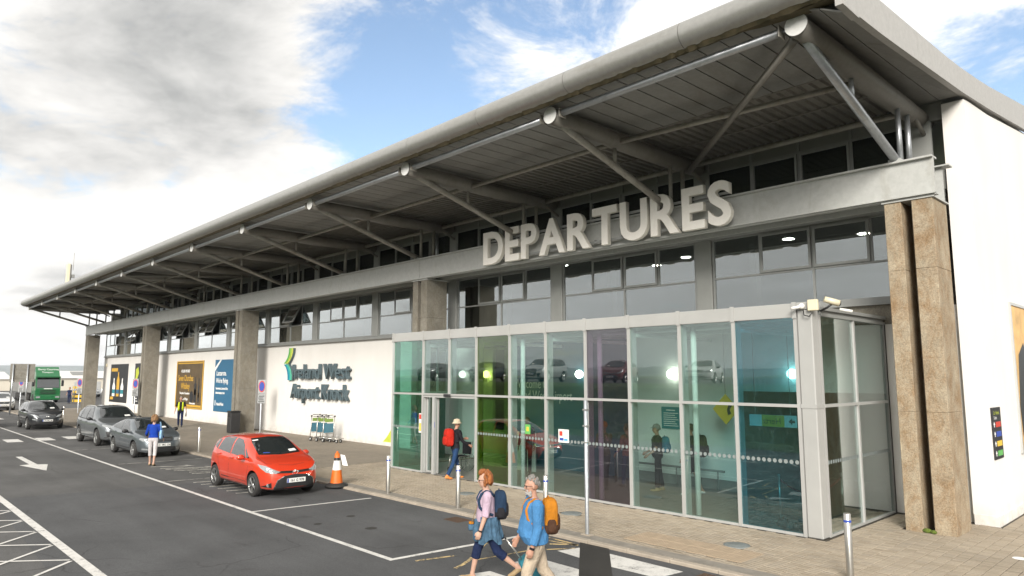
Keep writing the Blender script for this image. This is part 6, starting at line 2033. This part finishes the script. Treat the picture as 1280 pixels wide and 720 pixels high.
m = MB().tube([wr - d2 * .012, wr + d2 * .010], .031, 14); lpart('watch', m, M['black_cloth'], W1['o'])
backpack(W1, 'dark navy blue backpack worn by the woman with the ginger bob', 'pack_navy', 'black_cloth', (.10, .145, .215), strap='pack_navy')
cm = wearloc(W1, tp(-.03 * H, .27))
e = empty('camera_bag', cm, 'small blue and tan camera hanging at the front of the woman in lilac', 'camera', None, LEFT)
m = MB(); superbox(m, (0, 0, .05), (.05, .065, .05), .5); lpart('pouch', m, M['denim'], e)
m = MB(); superbox(m, (0, 0, .115), (.04, .055, .018), .5); lpart('flap', m, M['pack_orange'], e)
m = MB().tube([(0, .05, .11), (-.10, .05, .42), (-.17, .06, .60)], .006, 6); lpart('strap', m, M['sandal'], e)
M1 = person('grey bearded man in a blue shirt and beige trousers, on the crossing', 1.73, (-7.02, 7.12, RZ + .009), R(-124), [SK, M['shirt_blue'], M['trouser_beige'], M['shoe_dark']], ((20, 14, 4), (-16, 22, -20)), ((2, 8, 16), (8, 8, 22)), lean=3, girth=1.33, belly=.09, sleeve='long', voxel=.008, head_pitch=4, head_yaw=6, curl=.5)
hair(M1, 'hair_grey', 'short', 5); glasses(M1, False)
hp_ = M1['hp']; m = MB(); rb = random.Random(8)
for i in range(70):
    a = rb.uniform(-1.35, 1.35); z = rb.uniform(-.118, -.045)
    if abs(a) < .35 and -.066 < z < -.048: continue
    q = hp_(.020 + .064 * math.cos(a) * (1 + (.1 if z < -.08 else 0)), .060 * math.sin(a), z)
    m.ball(tuple(q), (.012, .012, .016), 7, 5)
lpart('beard', m, M['beard_grey'], M1['o'])
tp, H = M1['tp'], M1['H']
m = MB(); superbox(m, tp(.285 * H, .07), (.05, .085, .025), .8); lpart('collar', m, M['shirt_blue'], M1['o'])
m = MB().box(-.0, .012, -.05, .05, -.012, .012); 
bd = lpart('name_badge', m, M['print_red'], M1['o']); bd.location = tp(.225 * H, .137) + Vector((0, .06, 0))
wr, d2 = M1['hands'][1]
lpart('watch', MB().tube([wr - d2 * .016, wr + d2 * .012], .035, 14), M['black_cloth'], M1['o'])
backpack(M1, 'orange backpack with a brown base worn by the bearded man', 'pack_orange', 'pack_brown', (.105, .15, .24), strap='pack_orange')
# wheeled case towed between them
sx_, sy_ = -7.50, 7.66
e = empty('wheeled_suitcase', (sx_, sy_, RZ + .009), 'teal wheeled suitcase tilted on its wheels behind the woman in lilac', 'suitcase', None, R(-127))
plain('case_teal', (.012, .13, .17), .4, var=.1)
rt = Matrix.Rotation(R(38), 3, 'Y')
m = MB(); superbox(m, (.10, 0, .30), (.10, .17, .24), .4, rot=rt); lpart('shell', m, M['case_teal'], e)
for s in (1, -1):
    lpart('wheel', MB().tube([(-.08, s * .13 - .02, .045), (-.08, s * .13 + .02, .045)], .045, 14), M['rubber'], e)
    lpart('handle_rod', MB().tube([Vector((.10, s * .07, .30)) + rt @ Vector((.02, 0, .22)), Vector((.10, s * .07, .30)) + rt @ Vector((.02, 0, .62))], .008, 8), M['steel_brushed'], e)
p = Vector((.10, 0, .30)) + rt @ Vector((.02, 0, .63)); lpart('grip', MB().tube([p + Vector((0, -.085, 0)), p + Vector((0, .085, 0))], .014, 8), M['black_plastic'], e)
# ---- at the doors
D1 = person('person in jeans and a beige sun hat walking in through the open door', 1.74, (-16.86, 13.62, 0), R(78), [SK, M['black_cloth'], M['jeans'], M['shoe_orange']], ((16, 10, 0), (-14, 14, -12)), ((30, 10, 60), (20, 10, 40)), lean=3, sleeve='long', voxel=.014)
hair(D1, 'hair_grey', 'short', 9); headwear(D1, 'hat_beige', 'bucket')
backpack(D1, 'red backpack on the person walking through the open door', 'pack_red', 'pack_red', (.13, .17, .27))
# ---- by the cars
B1 = person('woman in a royal blue top and white trousers standing before the saloon', 1.68, (-27.05, 8.12, RZ + .01), R(150), [SP, M['royal'], M['white_cotton'], M['sandal']], ((8, 4, 0), (-9, 6, -4)), ((12, 18, 55), (8, 16, 35)), girth=.98, sleeve='long', trouser='capri', voxel=.014, female=True, head_pitch=8)
hair(B1, 'hair_blonde', 'bob', 4)
pb = wearloc(B1, B1['tp'](.02, -.05) + Vector((0, -.26, 0)))
e = empty('shoulder_bag', pb, 'pale blue patterned shoulder bag hanging beside the woman in royal blue', 'bag', None, R(150))
plain('bag_blue', (.24, .42, .62), .8, var=.5, scale=30)
m = MB(); superbox(m, (0, 0, .16), (.13, .045, .16), .5); lpart('bag_body', m, M['bag_blue'], e)
lpart('strap', MB().tube([(-.08, 0, .30), (-.05, .05, .60), (.05, .05, .60), (.08, 0, .30)], .01, 6), M['bag_blue'], e)
HV = person('man in a yellow high visibility vest and navy trousers by the brown poster', 1.78, (-45.0, 14.95, 0), R(-20), [SK, M['black_cloth'], M['navy'], M['shoe_dark']], ((12, 6, 0), (-12, 10, -8)), ((8, 16, 20), (-6, 16, 18)), girth=1.06, voxel=.016)
hair(HV, 'hair_grey', 'short', 2)
m = MB(); tp, H = HV['tp'], HV['H']
for s in (1, -1):
    loft(m, [(tp(.04 * H) + Vector((.01, s * .105, 0)), (.135, 0, 0), (0, .075, 0)), (tp(.16 * H) + Vector((.01, s * .105, 0)), (.128, 0, 0), (0, .066, 0)), (tp(.25 * H) + Vector((.005, s * .10, 0)), (.135, 0, 0), (0, .07, 0)), (tp(.318 * H) + Vector((0, s * .09, 0)), (.085, 0, 0), (0, .055, 0))])
lpart('vest', m, M['hivis'], HV['o'])
e = empty('hand_bag', wearloc(HV, Vector((.05, .30, .62))), 'small grey bag carried by the man in the yellow vest', 'bag', None, R(-20))
m = MB(); superbox(m, (0, 0, .10), (.13, .05, .10), .5); lpart('bag_body', m, M['cap_grey'], e)
lpart('handle', MB().tube([(-.06, 0, .19), (0, 0, .27), (.06, 0, .19)], .01, 6), M['black_cloth'], e)
# ---- in the lobby
Q = person('person in an orange knitted hat and dark coat behind the purple glass', 1.78, (-12.55, 15.45, 0), R(-75), [SK, M['khaki'], M['black_cloth'], M['shoe_dark']], ((14, 10, 0), (-12, 12, -8)), ((40, 10, 95), (20, 8, 60)), sleeve='long', voxel=.016)
headwear(Q, 'orange_knit', 'beanie')
Q = person('person in a rust red top and jeans inside the lobby', 1.70, (-12.25, 16.1, 0), R(170), [SK, M['rust_shirt'], M['jeans'], M['shoe_dark']], ((10, 6, 0), (-10, 8, -6)), ((10, 10, 30), (0, 10, 20)), sleeve='short', voxel=.016)
hair(Q, 'hair_dark', 'short', 6)
backpack(Q, 'red backpack on the person in the rust red top', 'pack_red', 'pack_red', (.11, .15, .24))
Q = person('man in a grey cap and dark clothes waiting by the teal notice', 1.72, (-11.35, 16.25, 0), R(-140), [SK, M['black_cloth'], M['black_cloth'], M['sandal']], ((4, 2, 0), (-6, 4, 0)), ((14, 10, 40), (10, 10, 50)), girth=1.12, belly=.05, voxel=.016)
hair(Q, 'hair_grey', 'short', 7); headwear(Q, 'cap_grey', 'cap')
backpack(Q, 'teal backpack on the man in the grey cap', 'pack_teal', 'pack_teal', (.11, .15, .22))
Q = person('bare legged person with a large black rucksack beside the inner column', 1.78, (-10.35, 16.35, 0), R(-145), [SK, M['black_cloth'], M['black_cloth'], M['shoe_white']], ((12, 6, 0), (-12, 10, -8)), ((10, 8, 30), (0, 10, 20)), trouser='shorts', voxel=.016)
hair(Q, 'hair_dark', 'short', 8)
backpack(Q, 'large black rucksack in the lobby', 'black_cloth', 'black_cloth', (.15, .18, .29))
Q = person('person in dark clothes half hidden behind the lobby column', 1.74, (-15.9, 15.75, 0), R(-60), [SK, M['black_cloth'], M['black_cloth'], M['shoe_dark']], ((6, 4, 0), (-6, 4, 0)), ((6, 10, 14), (4, 10, 14)), sleeve='long', voxel=.018)
hair(Q, 'hair_dark', 'short', 10)
Q = person('worker in a dark blue jacket standing by the yellow trolley at the lorry', 1.78, (-92.5, 18.6, RZ), R(-30), [SK, M['navy'], M['navy'], M['shoe_dark']], ((4, 2, 0), (-4, 2, 0)), ((8, 12, 20), (8, 12, 20)), sleeve='long', voxel=.03)
hair(Q, 'hair_dark', 'short', 12)
# ------------------------------------------------------------------ street furniture
def bollard(x, y, z0, h, label, group):
    e = empty('bollard', (x, y, z0), label, 'bollard', group)
    wpart('tube', MB().lathe([(.054, z0 - .02), (.054, z0 + h - .012), (.046, z0 + h), (.0005, z0 + h + .004)], 20, (x, y, 0)), M['steel_brushed'], e)
    wpart('blue_band', MB().lathe([(.0555, z0 + h - .135), (.0565, z0 + h - .13), (.0565, z0 + h - .105), (.0555, z0 + h - .10)], 20, (x, y, 0)), M['print_blue'], e)
BG = 'steel bollards along the kerb'
for (x, y, h, lb) in [(-16.03, 10.68, .98, 'steel bollard with blue band between the lobby doors and the white bay line'), (-13.17, 10.74, .98, 'steel bollard with blue band standing by the person at the open door'), (-10.6, 11.05, .98, 'steel bollard with blue band behind the bearded man'), (-4.52, 11.45, .98, 'steel bollard with blue band standing before the lobby corner post'),
                      (-29.9, 10.72, 1.0, 'steel bollard beside the saloon'), (-24.6, 10.72, 1.0, 'steel bollard behind the red hatchback'), (-55.5, 10.9, 1.0, 'steel bollard beside the black crossover')]:
    bollard(x, y, 0, h, lb, BG)
# post with the edge-on sign by the crossing
x, y = -9.24, 10.80
e = empty('sign_post', (x, y, 0), 'tall grey post with an edge-on sign beside the crossing', 'sign post')
wpart('pole', MB().lathe([(.038, 0), (.038, 2.60), (.0005, 2.62)], 16, (x, y, 0)), M['galvanised'], e)
wpart('base_plate', MB().box(x - .11, x + .11, y - .07, y + .07, 0.0, .02), M['kerb_stone'], e)
sgn = wpart('sign_plate', MB().box(x - .025, x + .025, y + .052, y + .062, 1.72, 2.56), M['alu_satin'], e)
for z in (1.78, 2.10, 2.42): wpart('clamp', MB().box(x - .05, x + .05, y - .045, y + .052, z - .015, z + .015), M['frame_grey'], sgn)
plain('sign_grey', (.34, .35, .35), .5, var=.08)
# parking restriction signs
def psign(x, y, label, face):
    e = empty('parking_sign', (x, y, 0), label, 'sign', 'parking restriction signs')
    wpart('pole', MB().lathe([(.04, 0), (.04, 2.80), (.0005, 2.81)], 14, (x, y, 0)), M['galvanised'], e)
    c, s = math.cos(face), math.sin(face)
    def pl(u0, u1, z0, z1, d):
        pts = [(x + c * .05 - s * u0 + c * d, y + s * .05 + c * u0 + s * d), (x + c * .05 - s * u1 + c * d, y + s * .05 + c * u1 + s * d)]
        return MB().prism([(pts[0][0], pts[0][1], z0), (pts[1][0], pts[1][1], z0), (pts[1][0], pts[1][1], z1), (pts[0][0], pts[0][1], z1)], (c * .012, s * .012, 0))
    p = wpart('plate', pl(-.19, .19, 2.12, 2.86, 0), M['sign_grey'], e)
    def ring(r, d, mat, nm):
        pts = [(x + c * .05 - s * r * math.cos(a) + c * d, y + s * .05 + c * r * math.cos(a) + s * d, 2.50 + r * 1.9 * math.sin(a)) for a in np.linspace(0, 6.283, 23)[:-1]]
        wpart(nm, MB().prism(pts, (c * .004, s * .004, 0)), M[mat], p)
    ring(.165, .014, 'print_red', 'red_ring'); ring(.13, .019, 'print_blue', 'blue_disc')
    q = wpart('lower_plate', pl(-.19, .19, 1.60, 2.08, 0), M['sign_grey'], e)
    for k in range(4): wpart('text_line', pl(-.15 + .02 * (k % 2), .15 - .03 * (k % 3), 1.66 + k * .10, 1.70 + k * .10, .0135), M['print_black'], q)
psign(-37.3, 16.9 - .35, 'parking sign on a pole beside the column near the name letters', R(-25))
psign(-56.3, 15.45, 'parking sign on a pole in front of the yellow splash poster', R(-22))
psign(-67.2, 14.2, 'parking sign on a pole by the far column and lorry', R(-22))
psign(-76.0, 11.5, 'parking sign on a pole before the lorry cab', R(-22))
# litter bin
x, y = -38.3, 15.5
e = empty('litter_bin', (x, y, 0), 'black square litter bin against the concrete column', 'bin')
wpart('casing', MB().cbox(x - .26, x + .26, y - .26, y + .26, 0.02, 1.12, .02), M['black_plastic'], e)
wpart('lid', MB().cbox(x - .28, x + .28, y - .28, y + .28, 1.12, 1.19, .02), M['black_plastic'], e)
wpart('opening', MB().box(x - .18, x + .18, y - .262, y - .255, .86, 1.02), M['dark_gap'], e)
# traffic cone with a paper sheet
x, y = -18.15, 10.36
plain('cone_orange', (.62, .13, .012), .55, var=.12, scale=8); plain('cone_white', (.68, .67, .64), .5, var=.06)
e = empty('traffic_cone', (x, y, -.03), 'orange and white traffic cone on a black base in front of the red hatchback', 'traffic cone')
def cr(z): return .175 - (z - .10) * .14
wpart('base', MB().lathe([(.0005, -.03), (.31, -.03), (.33, .0), (.31, .04), (.24, .06), (.17, .09)], 10, (x, y, 0)), M['rubber'], e)
for z0, z1, mt_ in ((.07, .44, 'cone_orange'), (.44, .70, 'cone_white'), (.70, .78, 'black_plastic'), (.78, .90, 'cone_orange')):
    wpart('cone_band', MB().lathe([(cr(z0), z0), (cr(z1), z1)] + ([] if z1 < .85 else [(.03, z1), (.03, .95), (.0005, .96)]), 22, (x, y, 0)), M[mt_], e)
thing('paper_notice', MB().prism([(x + .02, y + .09, .86), (x + .08, y + .20, .83), (x + .15, y + .26, .54), (x + .07, y + .14, .56)], (.004, -.003, 0)), M['print_white'], 'white paper sheet tied to the traffic cone', 'paper')
# luggage trolleys nested against the wall
plain('trolley_blue', (.05, .16, .22), .5, var=.1); plain('trolley_lime', (.20, .30, .06), .5)
def trolley():
    e = empty('luggage_trolley', (0, 0, 0), '', 'trolley')
    fr = MB()
    for s in (1, -1):
        fr.tube([(-.30, s * .26, .10), (-.26, s * .26, .35), (-.20, s * .27, 1.02)], .017, 8)
        fr.tube([(-.30, s * .26, .14), (.20, s * .20, .16), (.62, s * .15, .17)], .017, 8)
    fr.tube([(-.20, -.27, 1.02), (-.20, .27, 1.02)], .016, 8); fr.tube([(-.26, -.26, .35), (-.26, .26, .35)], .014, 8); fr.tube([(.62, -.15, .17), (.62, .15, .17)], .017, 8)
    for k in range(5): fr.tube([(-.15 + .17 * k, -.20, .165), (-.15 + .17 * k, .20, .165)], .009, 6)
    lpart('frame', fr, M['steel_brushed'], e)
    lpart('advert_panel', MB().box(-.255, -.235, -.235, .235, .38, .76), M['trolley_blue'], e)
    lpart('upper_panel', MB().box(-.235, -.215, -.20, .20, .82, .96), M['trolley_lime'], e)
    for s in (1, -1): lpart('handle_grip', MB().ball((-.20, s * .27, 1.05), (.035, .045, .035), 10, 7), M['black_plastic'], e)
    lpart('brake_bar', MB().tube([(-.22, -.2, 1.10), (-.22, .2, 1.10)], .014, 8), M['black_plastic'], e)
    for (wx, wy, r_) in ((-.27, .25, .085), (-.27, -.25, .085), (.48, .10, .07), (.48, -.10, .07)):
        w_ = lpart('wheel', MB().tube([(wx, wy - .02, r_), (wx, wy + .02, r_)], r_, 16), M['rubber'], e)
        lpart('hub', MB().tube([(wx, wy - .024, r_), (wx, wy + .024, r_)], r_ * .55, 12), M['alu_satin'], w_)
    return e
t0 = trolley()
for i, (dx, lb) in enumerate(((0, 'front luggage trolley of the nested row, its platform clear'), (-.42, 'middle luggage trolley of the nested row'), (-.84, 'rear luggage trolley of the nested row'))):
    t = t0 if i == 0 else copy_tree(t0)
    t.location = (-29.9 + dx * 1.35, 16.75 - .02 * i, 0); t.rotation_euler = (0, 0, R(6)); t['label'] = lb; t['group'] = 'nested luggage trolleys by the white wall'
    t.scale = (1.12, 1.12, 1.12)
# wheelchair inside the door
x, y = -18.35, 15.0
e = empty('wheelchair', (x, y, 0), 'folded black wheelchair just inside the open door', 'wheelchair')
for s in (0, .46):
    w_ = wpart('wheel', MB().tube([(x + s - .015, y, .29), (x + s + .015, y, .29)], .29, 24, caps=False), M['rubber'], e)
    for k in range(8):
        a = k * math.pi / 4
        wpart('spoke', MB().tube([(x + s, y, .29), (x + s, y + .28 * math.cos(a), .29 + .28 * math.sin(a))], .005, 5), M['steel_brushed'], w_)
    wpart('caster', MB().tube([(x + s - .012, y - .42, .07), (x + s + .012, y - .42, .07)], .07, 14), M['rubber'], e)
    wpart('side_frame', MB().tube([(x + s, y + .2, .95), (x + s, y + .12, .50), (x + s, y - .38, .48), (x + s, y - .44, .12)], .013, 8), M['steel_brushed'], e)
wpart('seat', MB().box(x + .02, x + .44, y - .34, y + .1, .46, .49), M['black_cloth'], e)
wpart('backrest', MB().box(x + .02, x + .44, y + .12, y + .15, .52, .92), M['black_cloth'], e)
# rooftop antenna at the far end
ax_, ay_ = -73.0, 13.9
e = empty('antenna_mast', (ax_, ay_, 9.6), 'pale panel antenna standing on the far roof end', 'antenna')
wpart('mast', MB().tube([(ax_, ay_ + .15, 9.45), (ax_, ay_ + .15, 13.1)], .05, 10), M['galv_dull'], e)
wpart('panel', MB().cbox(ax_ - .1, ax_ + .2, ay_ - .22, ay_ + .05, 10.6, 13.15, .03), M['cctv_cream'], e)
wpart('rod', MB().tube([(ax_, ay_ + .3, 12.6), (ax_, ay_ + .3, 14.2)], .018, 6), M['galv_dull'], e)
for z in (10.8, 11.4, 11.9): wpart('bracket_unit', MB().box(ax_ - .1, ax_ + .1, ay_ + .22, ay_ + .45, z, z + .3), M['grey_plastic'], e)
# ------------------------------------------------------------------ behind: lorry, sheds, signs, far cars
plain('lorry_green', (.008, .115, .036), .35, var=.08, coat=.6); plain('lorry_green_dark', (.008, .09, .028), .5); plain('curtain_grey', (.20, .20, .19), .7, var=.15, scale=.8, stretch=(6, 6, .5)); plain('shed_cream', (.55, .51, .43), .7, var=.05, src='World', scale=.2); plain('shed_roof', (.62, .61, .58), .6, var=.05, src='World', scale=.1)
LX, LY = -97.0, 17.3
e = empty('lorry', (LX - 6, LY, RZ), 'green lorry cab with a grey curtain-sided trailer', 'lorry')
z = RZ
cabp = [(LX - 2.3, .55), (LX - .05, .55), (LX, 1.6), (LX - .12, 2.1), (LX - .42, 3.05), (LX - 2.3, 3.15)]
wpart('cab', MB().prism([(x, LY - 1.24, z + h) for x, h in cabp], (0, 2.48, 0)), M['lorry_green'], e)
wpart('wind_deflector', MB().prism([(LX - 2.2, LY - 1.18, z + 3.15), (LX - .45, LY - 1.18, z + 3.06), (LX - .8, LY - 1.18, z + 3.45), (LX - 1.4, LY - 1.18, z + 4.15), (LX - 2.2, LY - 1.18, z + 4.2)], (0, 2.36, 0)), M['lorry_green'], e)
wpart('sun_visor', MB().box(LX - .35, LX + .02, LY - 1.22, LY + 1.22, z + 2.92, z + 3.02), M['lorry_green_dark'], e)
ws_ = MB().prism([(LX - .005, LY - 1.12, z + 1.72), (LX - .005, LY + 1.12, z + 1.72), (LX - .395, LY + 1.08, z + 2.90), (LX - .395, LY - 1.08, z + 2.90)], (.03, 0, .01))
wpart('windscreen', ws_, M['car_glass'], e)
wpart('grille', MB().box(LX - .02, LX + .015, LY - .8, LY + .8, z + .95, z + 1.55), M['lorry_green_dark'], e)
for k in range(3): wpart('grille_slat', MB().box(LX + .015, LX + .04, LY - .75, LY + .75, z + 1.02 + k * .17, z + 1.09 + k * .17), M['trim_black'], e)
wpart('name_strip', MB().box(LX + .0, LX + .03, LY - .42, LY + .42, z + 1.58, z + 1.66), M['print_white'], e)
wpart('bumper', MB().cbox(LX - .6, LX + .10, LY - 1.25, LY + 1.25, z + .32, z + .90, .05), M['lorry_green'], e)
for s in (1, -1):
    wpart('headlight', MB().box(LX + .10, LX + .12, LY + s * .95 - .2, LY + s * .95 + .2, z + .55, z + .75), M['lamp_lens'], e)
    wpart('mirror', MB().cbox(LX - .3, LX - .1, LY + s * 1.45 - .12, LY + s * 1.45 + .12, z + 1.9, z + 2.6, .03), M['trim_black'], e)
    wpart('side_window', MB().box(LX - 1.35, LX - .5, LY + s * 1.245 - .005, LY + s * 1.245 + .005, z + 1.85, z + 2.7), M['car_glass'], e)
    for wx in (LX - 1.3, LX - 4.6, LX - 11.0, LX - 12.3):
        wpart('wheel', MB().tube([(wx, LY + s * 1.0, z + .5), (wx, LY + s * 1.25, z + .5)], .5, 20), M['rubber'], e)
wpart('trailer', MB().cbox(LX - 15.5, LX - 2.75, LY - 1.27, LY + 1.27, z + 1.1, z + 4.05, .05), M['curtain_grey'], e)
wpart('chassis', MB().box(LX - 15.3, LX - 1.6, LY - .6, LY + .6, z + .6, z + 1.1), M['trim_black'], e)
text_part('lettering', 'Gerry Courtney', M['print_white'], e, (LX - .9, LY - 1.0, z + 3.78), (0, 1, 0), (-.5, 0, .87), .32)
text_part('lettering', 'Transport', M['print_white'], e, (LX - .75, LY - .6, z + 3.45), (0, 1, 0), (-.5, 0, .87), .28)
# yellow trolley beside it
x, y = -93.0, 19.6
e = empty('stock_trolley', (x, y, RZ), 'yellow cage trolley with shelves beside the lorry', 'trolley')
for k in range(4): wpart('shelf', MB().box(x - .4, x + .4, y - .5, y + .5, RZ + .15 + k * .5, RZ + .42 + k * .5), M['print_yellow'], e)
for a in (-.42, .42):
    for b in (-.52, .52): wpart('upright', MB().tube([(x + a, y + b, RZ), (x + a, y + b, RZ + 2.0)], .03, 6), M['frame_grey'], e)
# back of a large road sign
x, y = -78.0, 12.35
e = empty('road_sign', (x, y, RZ), 'back of a large grey road sign on two posts before the lorry', 'sign')
x, y = -70.0, 9.9
e.location = (x, y, RZ); WLOC[e.name] = Vector((x, y, RZ))
wpart('plate', MB().box(x - .02, x + .02, y - .15, y + 1.55, 2.55, 4.05), M['galv_dull'], e)
for s in (.05, 1.05): wpart('post', MB().tube([(x + .06, y + s, RZ), (x + .06, y + s, 4.0)], .06, 10), M['galvanised'], e)
for zz in (2.9, 3.6): wpart('stiffener', MB().box(x + .02, x + .05, y - .12, y + 1.52, zz - .04, zz + .04), M['galv_dull'], e)
# sheds on the horizon
def shed(x, y, w, d, h, hr, label):
    e = empty('shed', (x, y, 0), label, 'shed')
    wpart('wall', MB().box(x - d / 2, x + d / 2, y - w / 2, y + w / 2, -.1, h), M['shed_cream'], e)
    r_ = MB().prism([(x + d / 2 + .4, y - w / 2 - .4, h), (x, y - w / 2 - .4, hr), (x - d / 2 - .4, y - w / 2 - .4, h)], (0, w + .8, 0))
    ro_ = wpart('roof', r_, M['shed_roof'], e)
    for k in range(3):
        yy = y - w / 4 + k * w / 4
        wpart('door', MB().box(x + d / 2, x + d / 2 + .06, yy - 2.5, yy + 2.5, 0, h * .72), M['alu_satin'], e)
        wpart('rooflight', MB().prism([(x + d / 4 - 1.5, yy - 2, hr - (hr - h) * .5 + .55), (x + d / 4 + 1.5, yy - 2, hr - (hr - h) * .5 - .15), (x + d / 4 + 1.5, yy + 2, hr - (hr - h) * .5 - .15), (x + d / 4 - 1.5, yy + 2, hr - (hr - h) * .5 + .55)], (.02, 0, .1)), M['grey_plastic'], ro_)
shed(-190, 12, 26, 24, 2.3, 3.9, 'long low cream shed with a pale roof behind the lorry')
shed(-185, 48, 40, 24, 2.5, 4.1, 'cream shed with a pale roof beyond the far concrete column')
shed(-215, -22, 30, 24, 2.3, 4.2, 'cream shed at the end of the road')
fc = [('cross', 'paint_black', 'paint_silver', 'silver car parked far off between the column and the sheds', (-118, 26, RZ), R(20)), ('hatch', 'paint_red', 'paint_navy', 'navy hatchback parked far off beyond the yellow trolley', (-112, 24.5, RZ), R(10)), ('suv', 'paint_steel', 'paint_white', 'white sport utility car parked past the end of the building', (-104, 27.5, RZ), R(20)), ('saloon', 'paint_slate', 'paint_white', 'white saloon parked in the far row', (-125, 31, RZ), R(15))]
for a in fc: car_copy(a[0], a[1], a[2], a[3], a[4], a[5])
vn = empty('coach', (-108, 33.5, RZ), 'pale coach parked beyond the end of the building', 'coach')
wpart('body', MB().cbox(-114, -104, 32.2, 34.7, .35, 3.4, .15), M['paint_white'], vn)
wpart('windscreen', MB().box(-104.0, -103.97, 32.35, 34.55, 1.5, 2.9), M['car_glass'], vn)
for k in range(6): wpart('window', MB().box(-113.5 + k * 1.6, -112.1 + k * 1.6, 32.17, 32.2, 1.8, 2.8), M['car_glass'], vn)
for wx in (-111.8, -106): wpart('wheel', MB().tube([(wx, 32.15, .44), (wx, 32.4, .44)], .5, 16), M['rubber'], vn)
# air between here and the hills
hz = MB().box(-9500, 9500, -9500, 9500, -2, 130)
hm = bpy.data.materials.new('haze'); hm.use_nodes = True
ht = hm.node_tree; ht.nodes.clear()
ho = ht.nodes.new('ShaderNodeOutputMaterial'); hv = ht.nodes.new('ShaderNodeVolumePrincipled')
hv.inputs['Color'].default_value = (.86, .91, .97, 1)
hv.inputs['Density'].default_value = .00013
ht.links.new(hv.outputs[0], ho.inputs['Volume'])
setting('haze', hz, hm, kind='stuff')
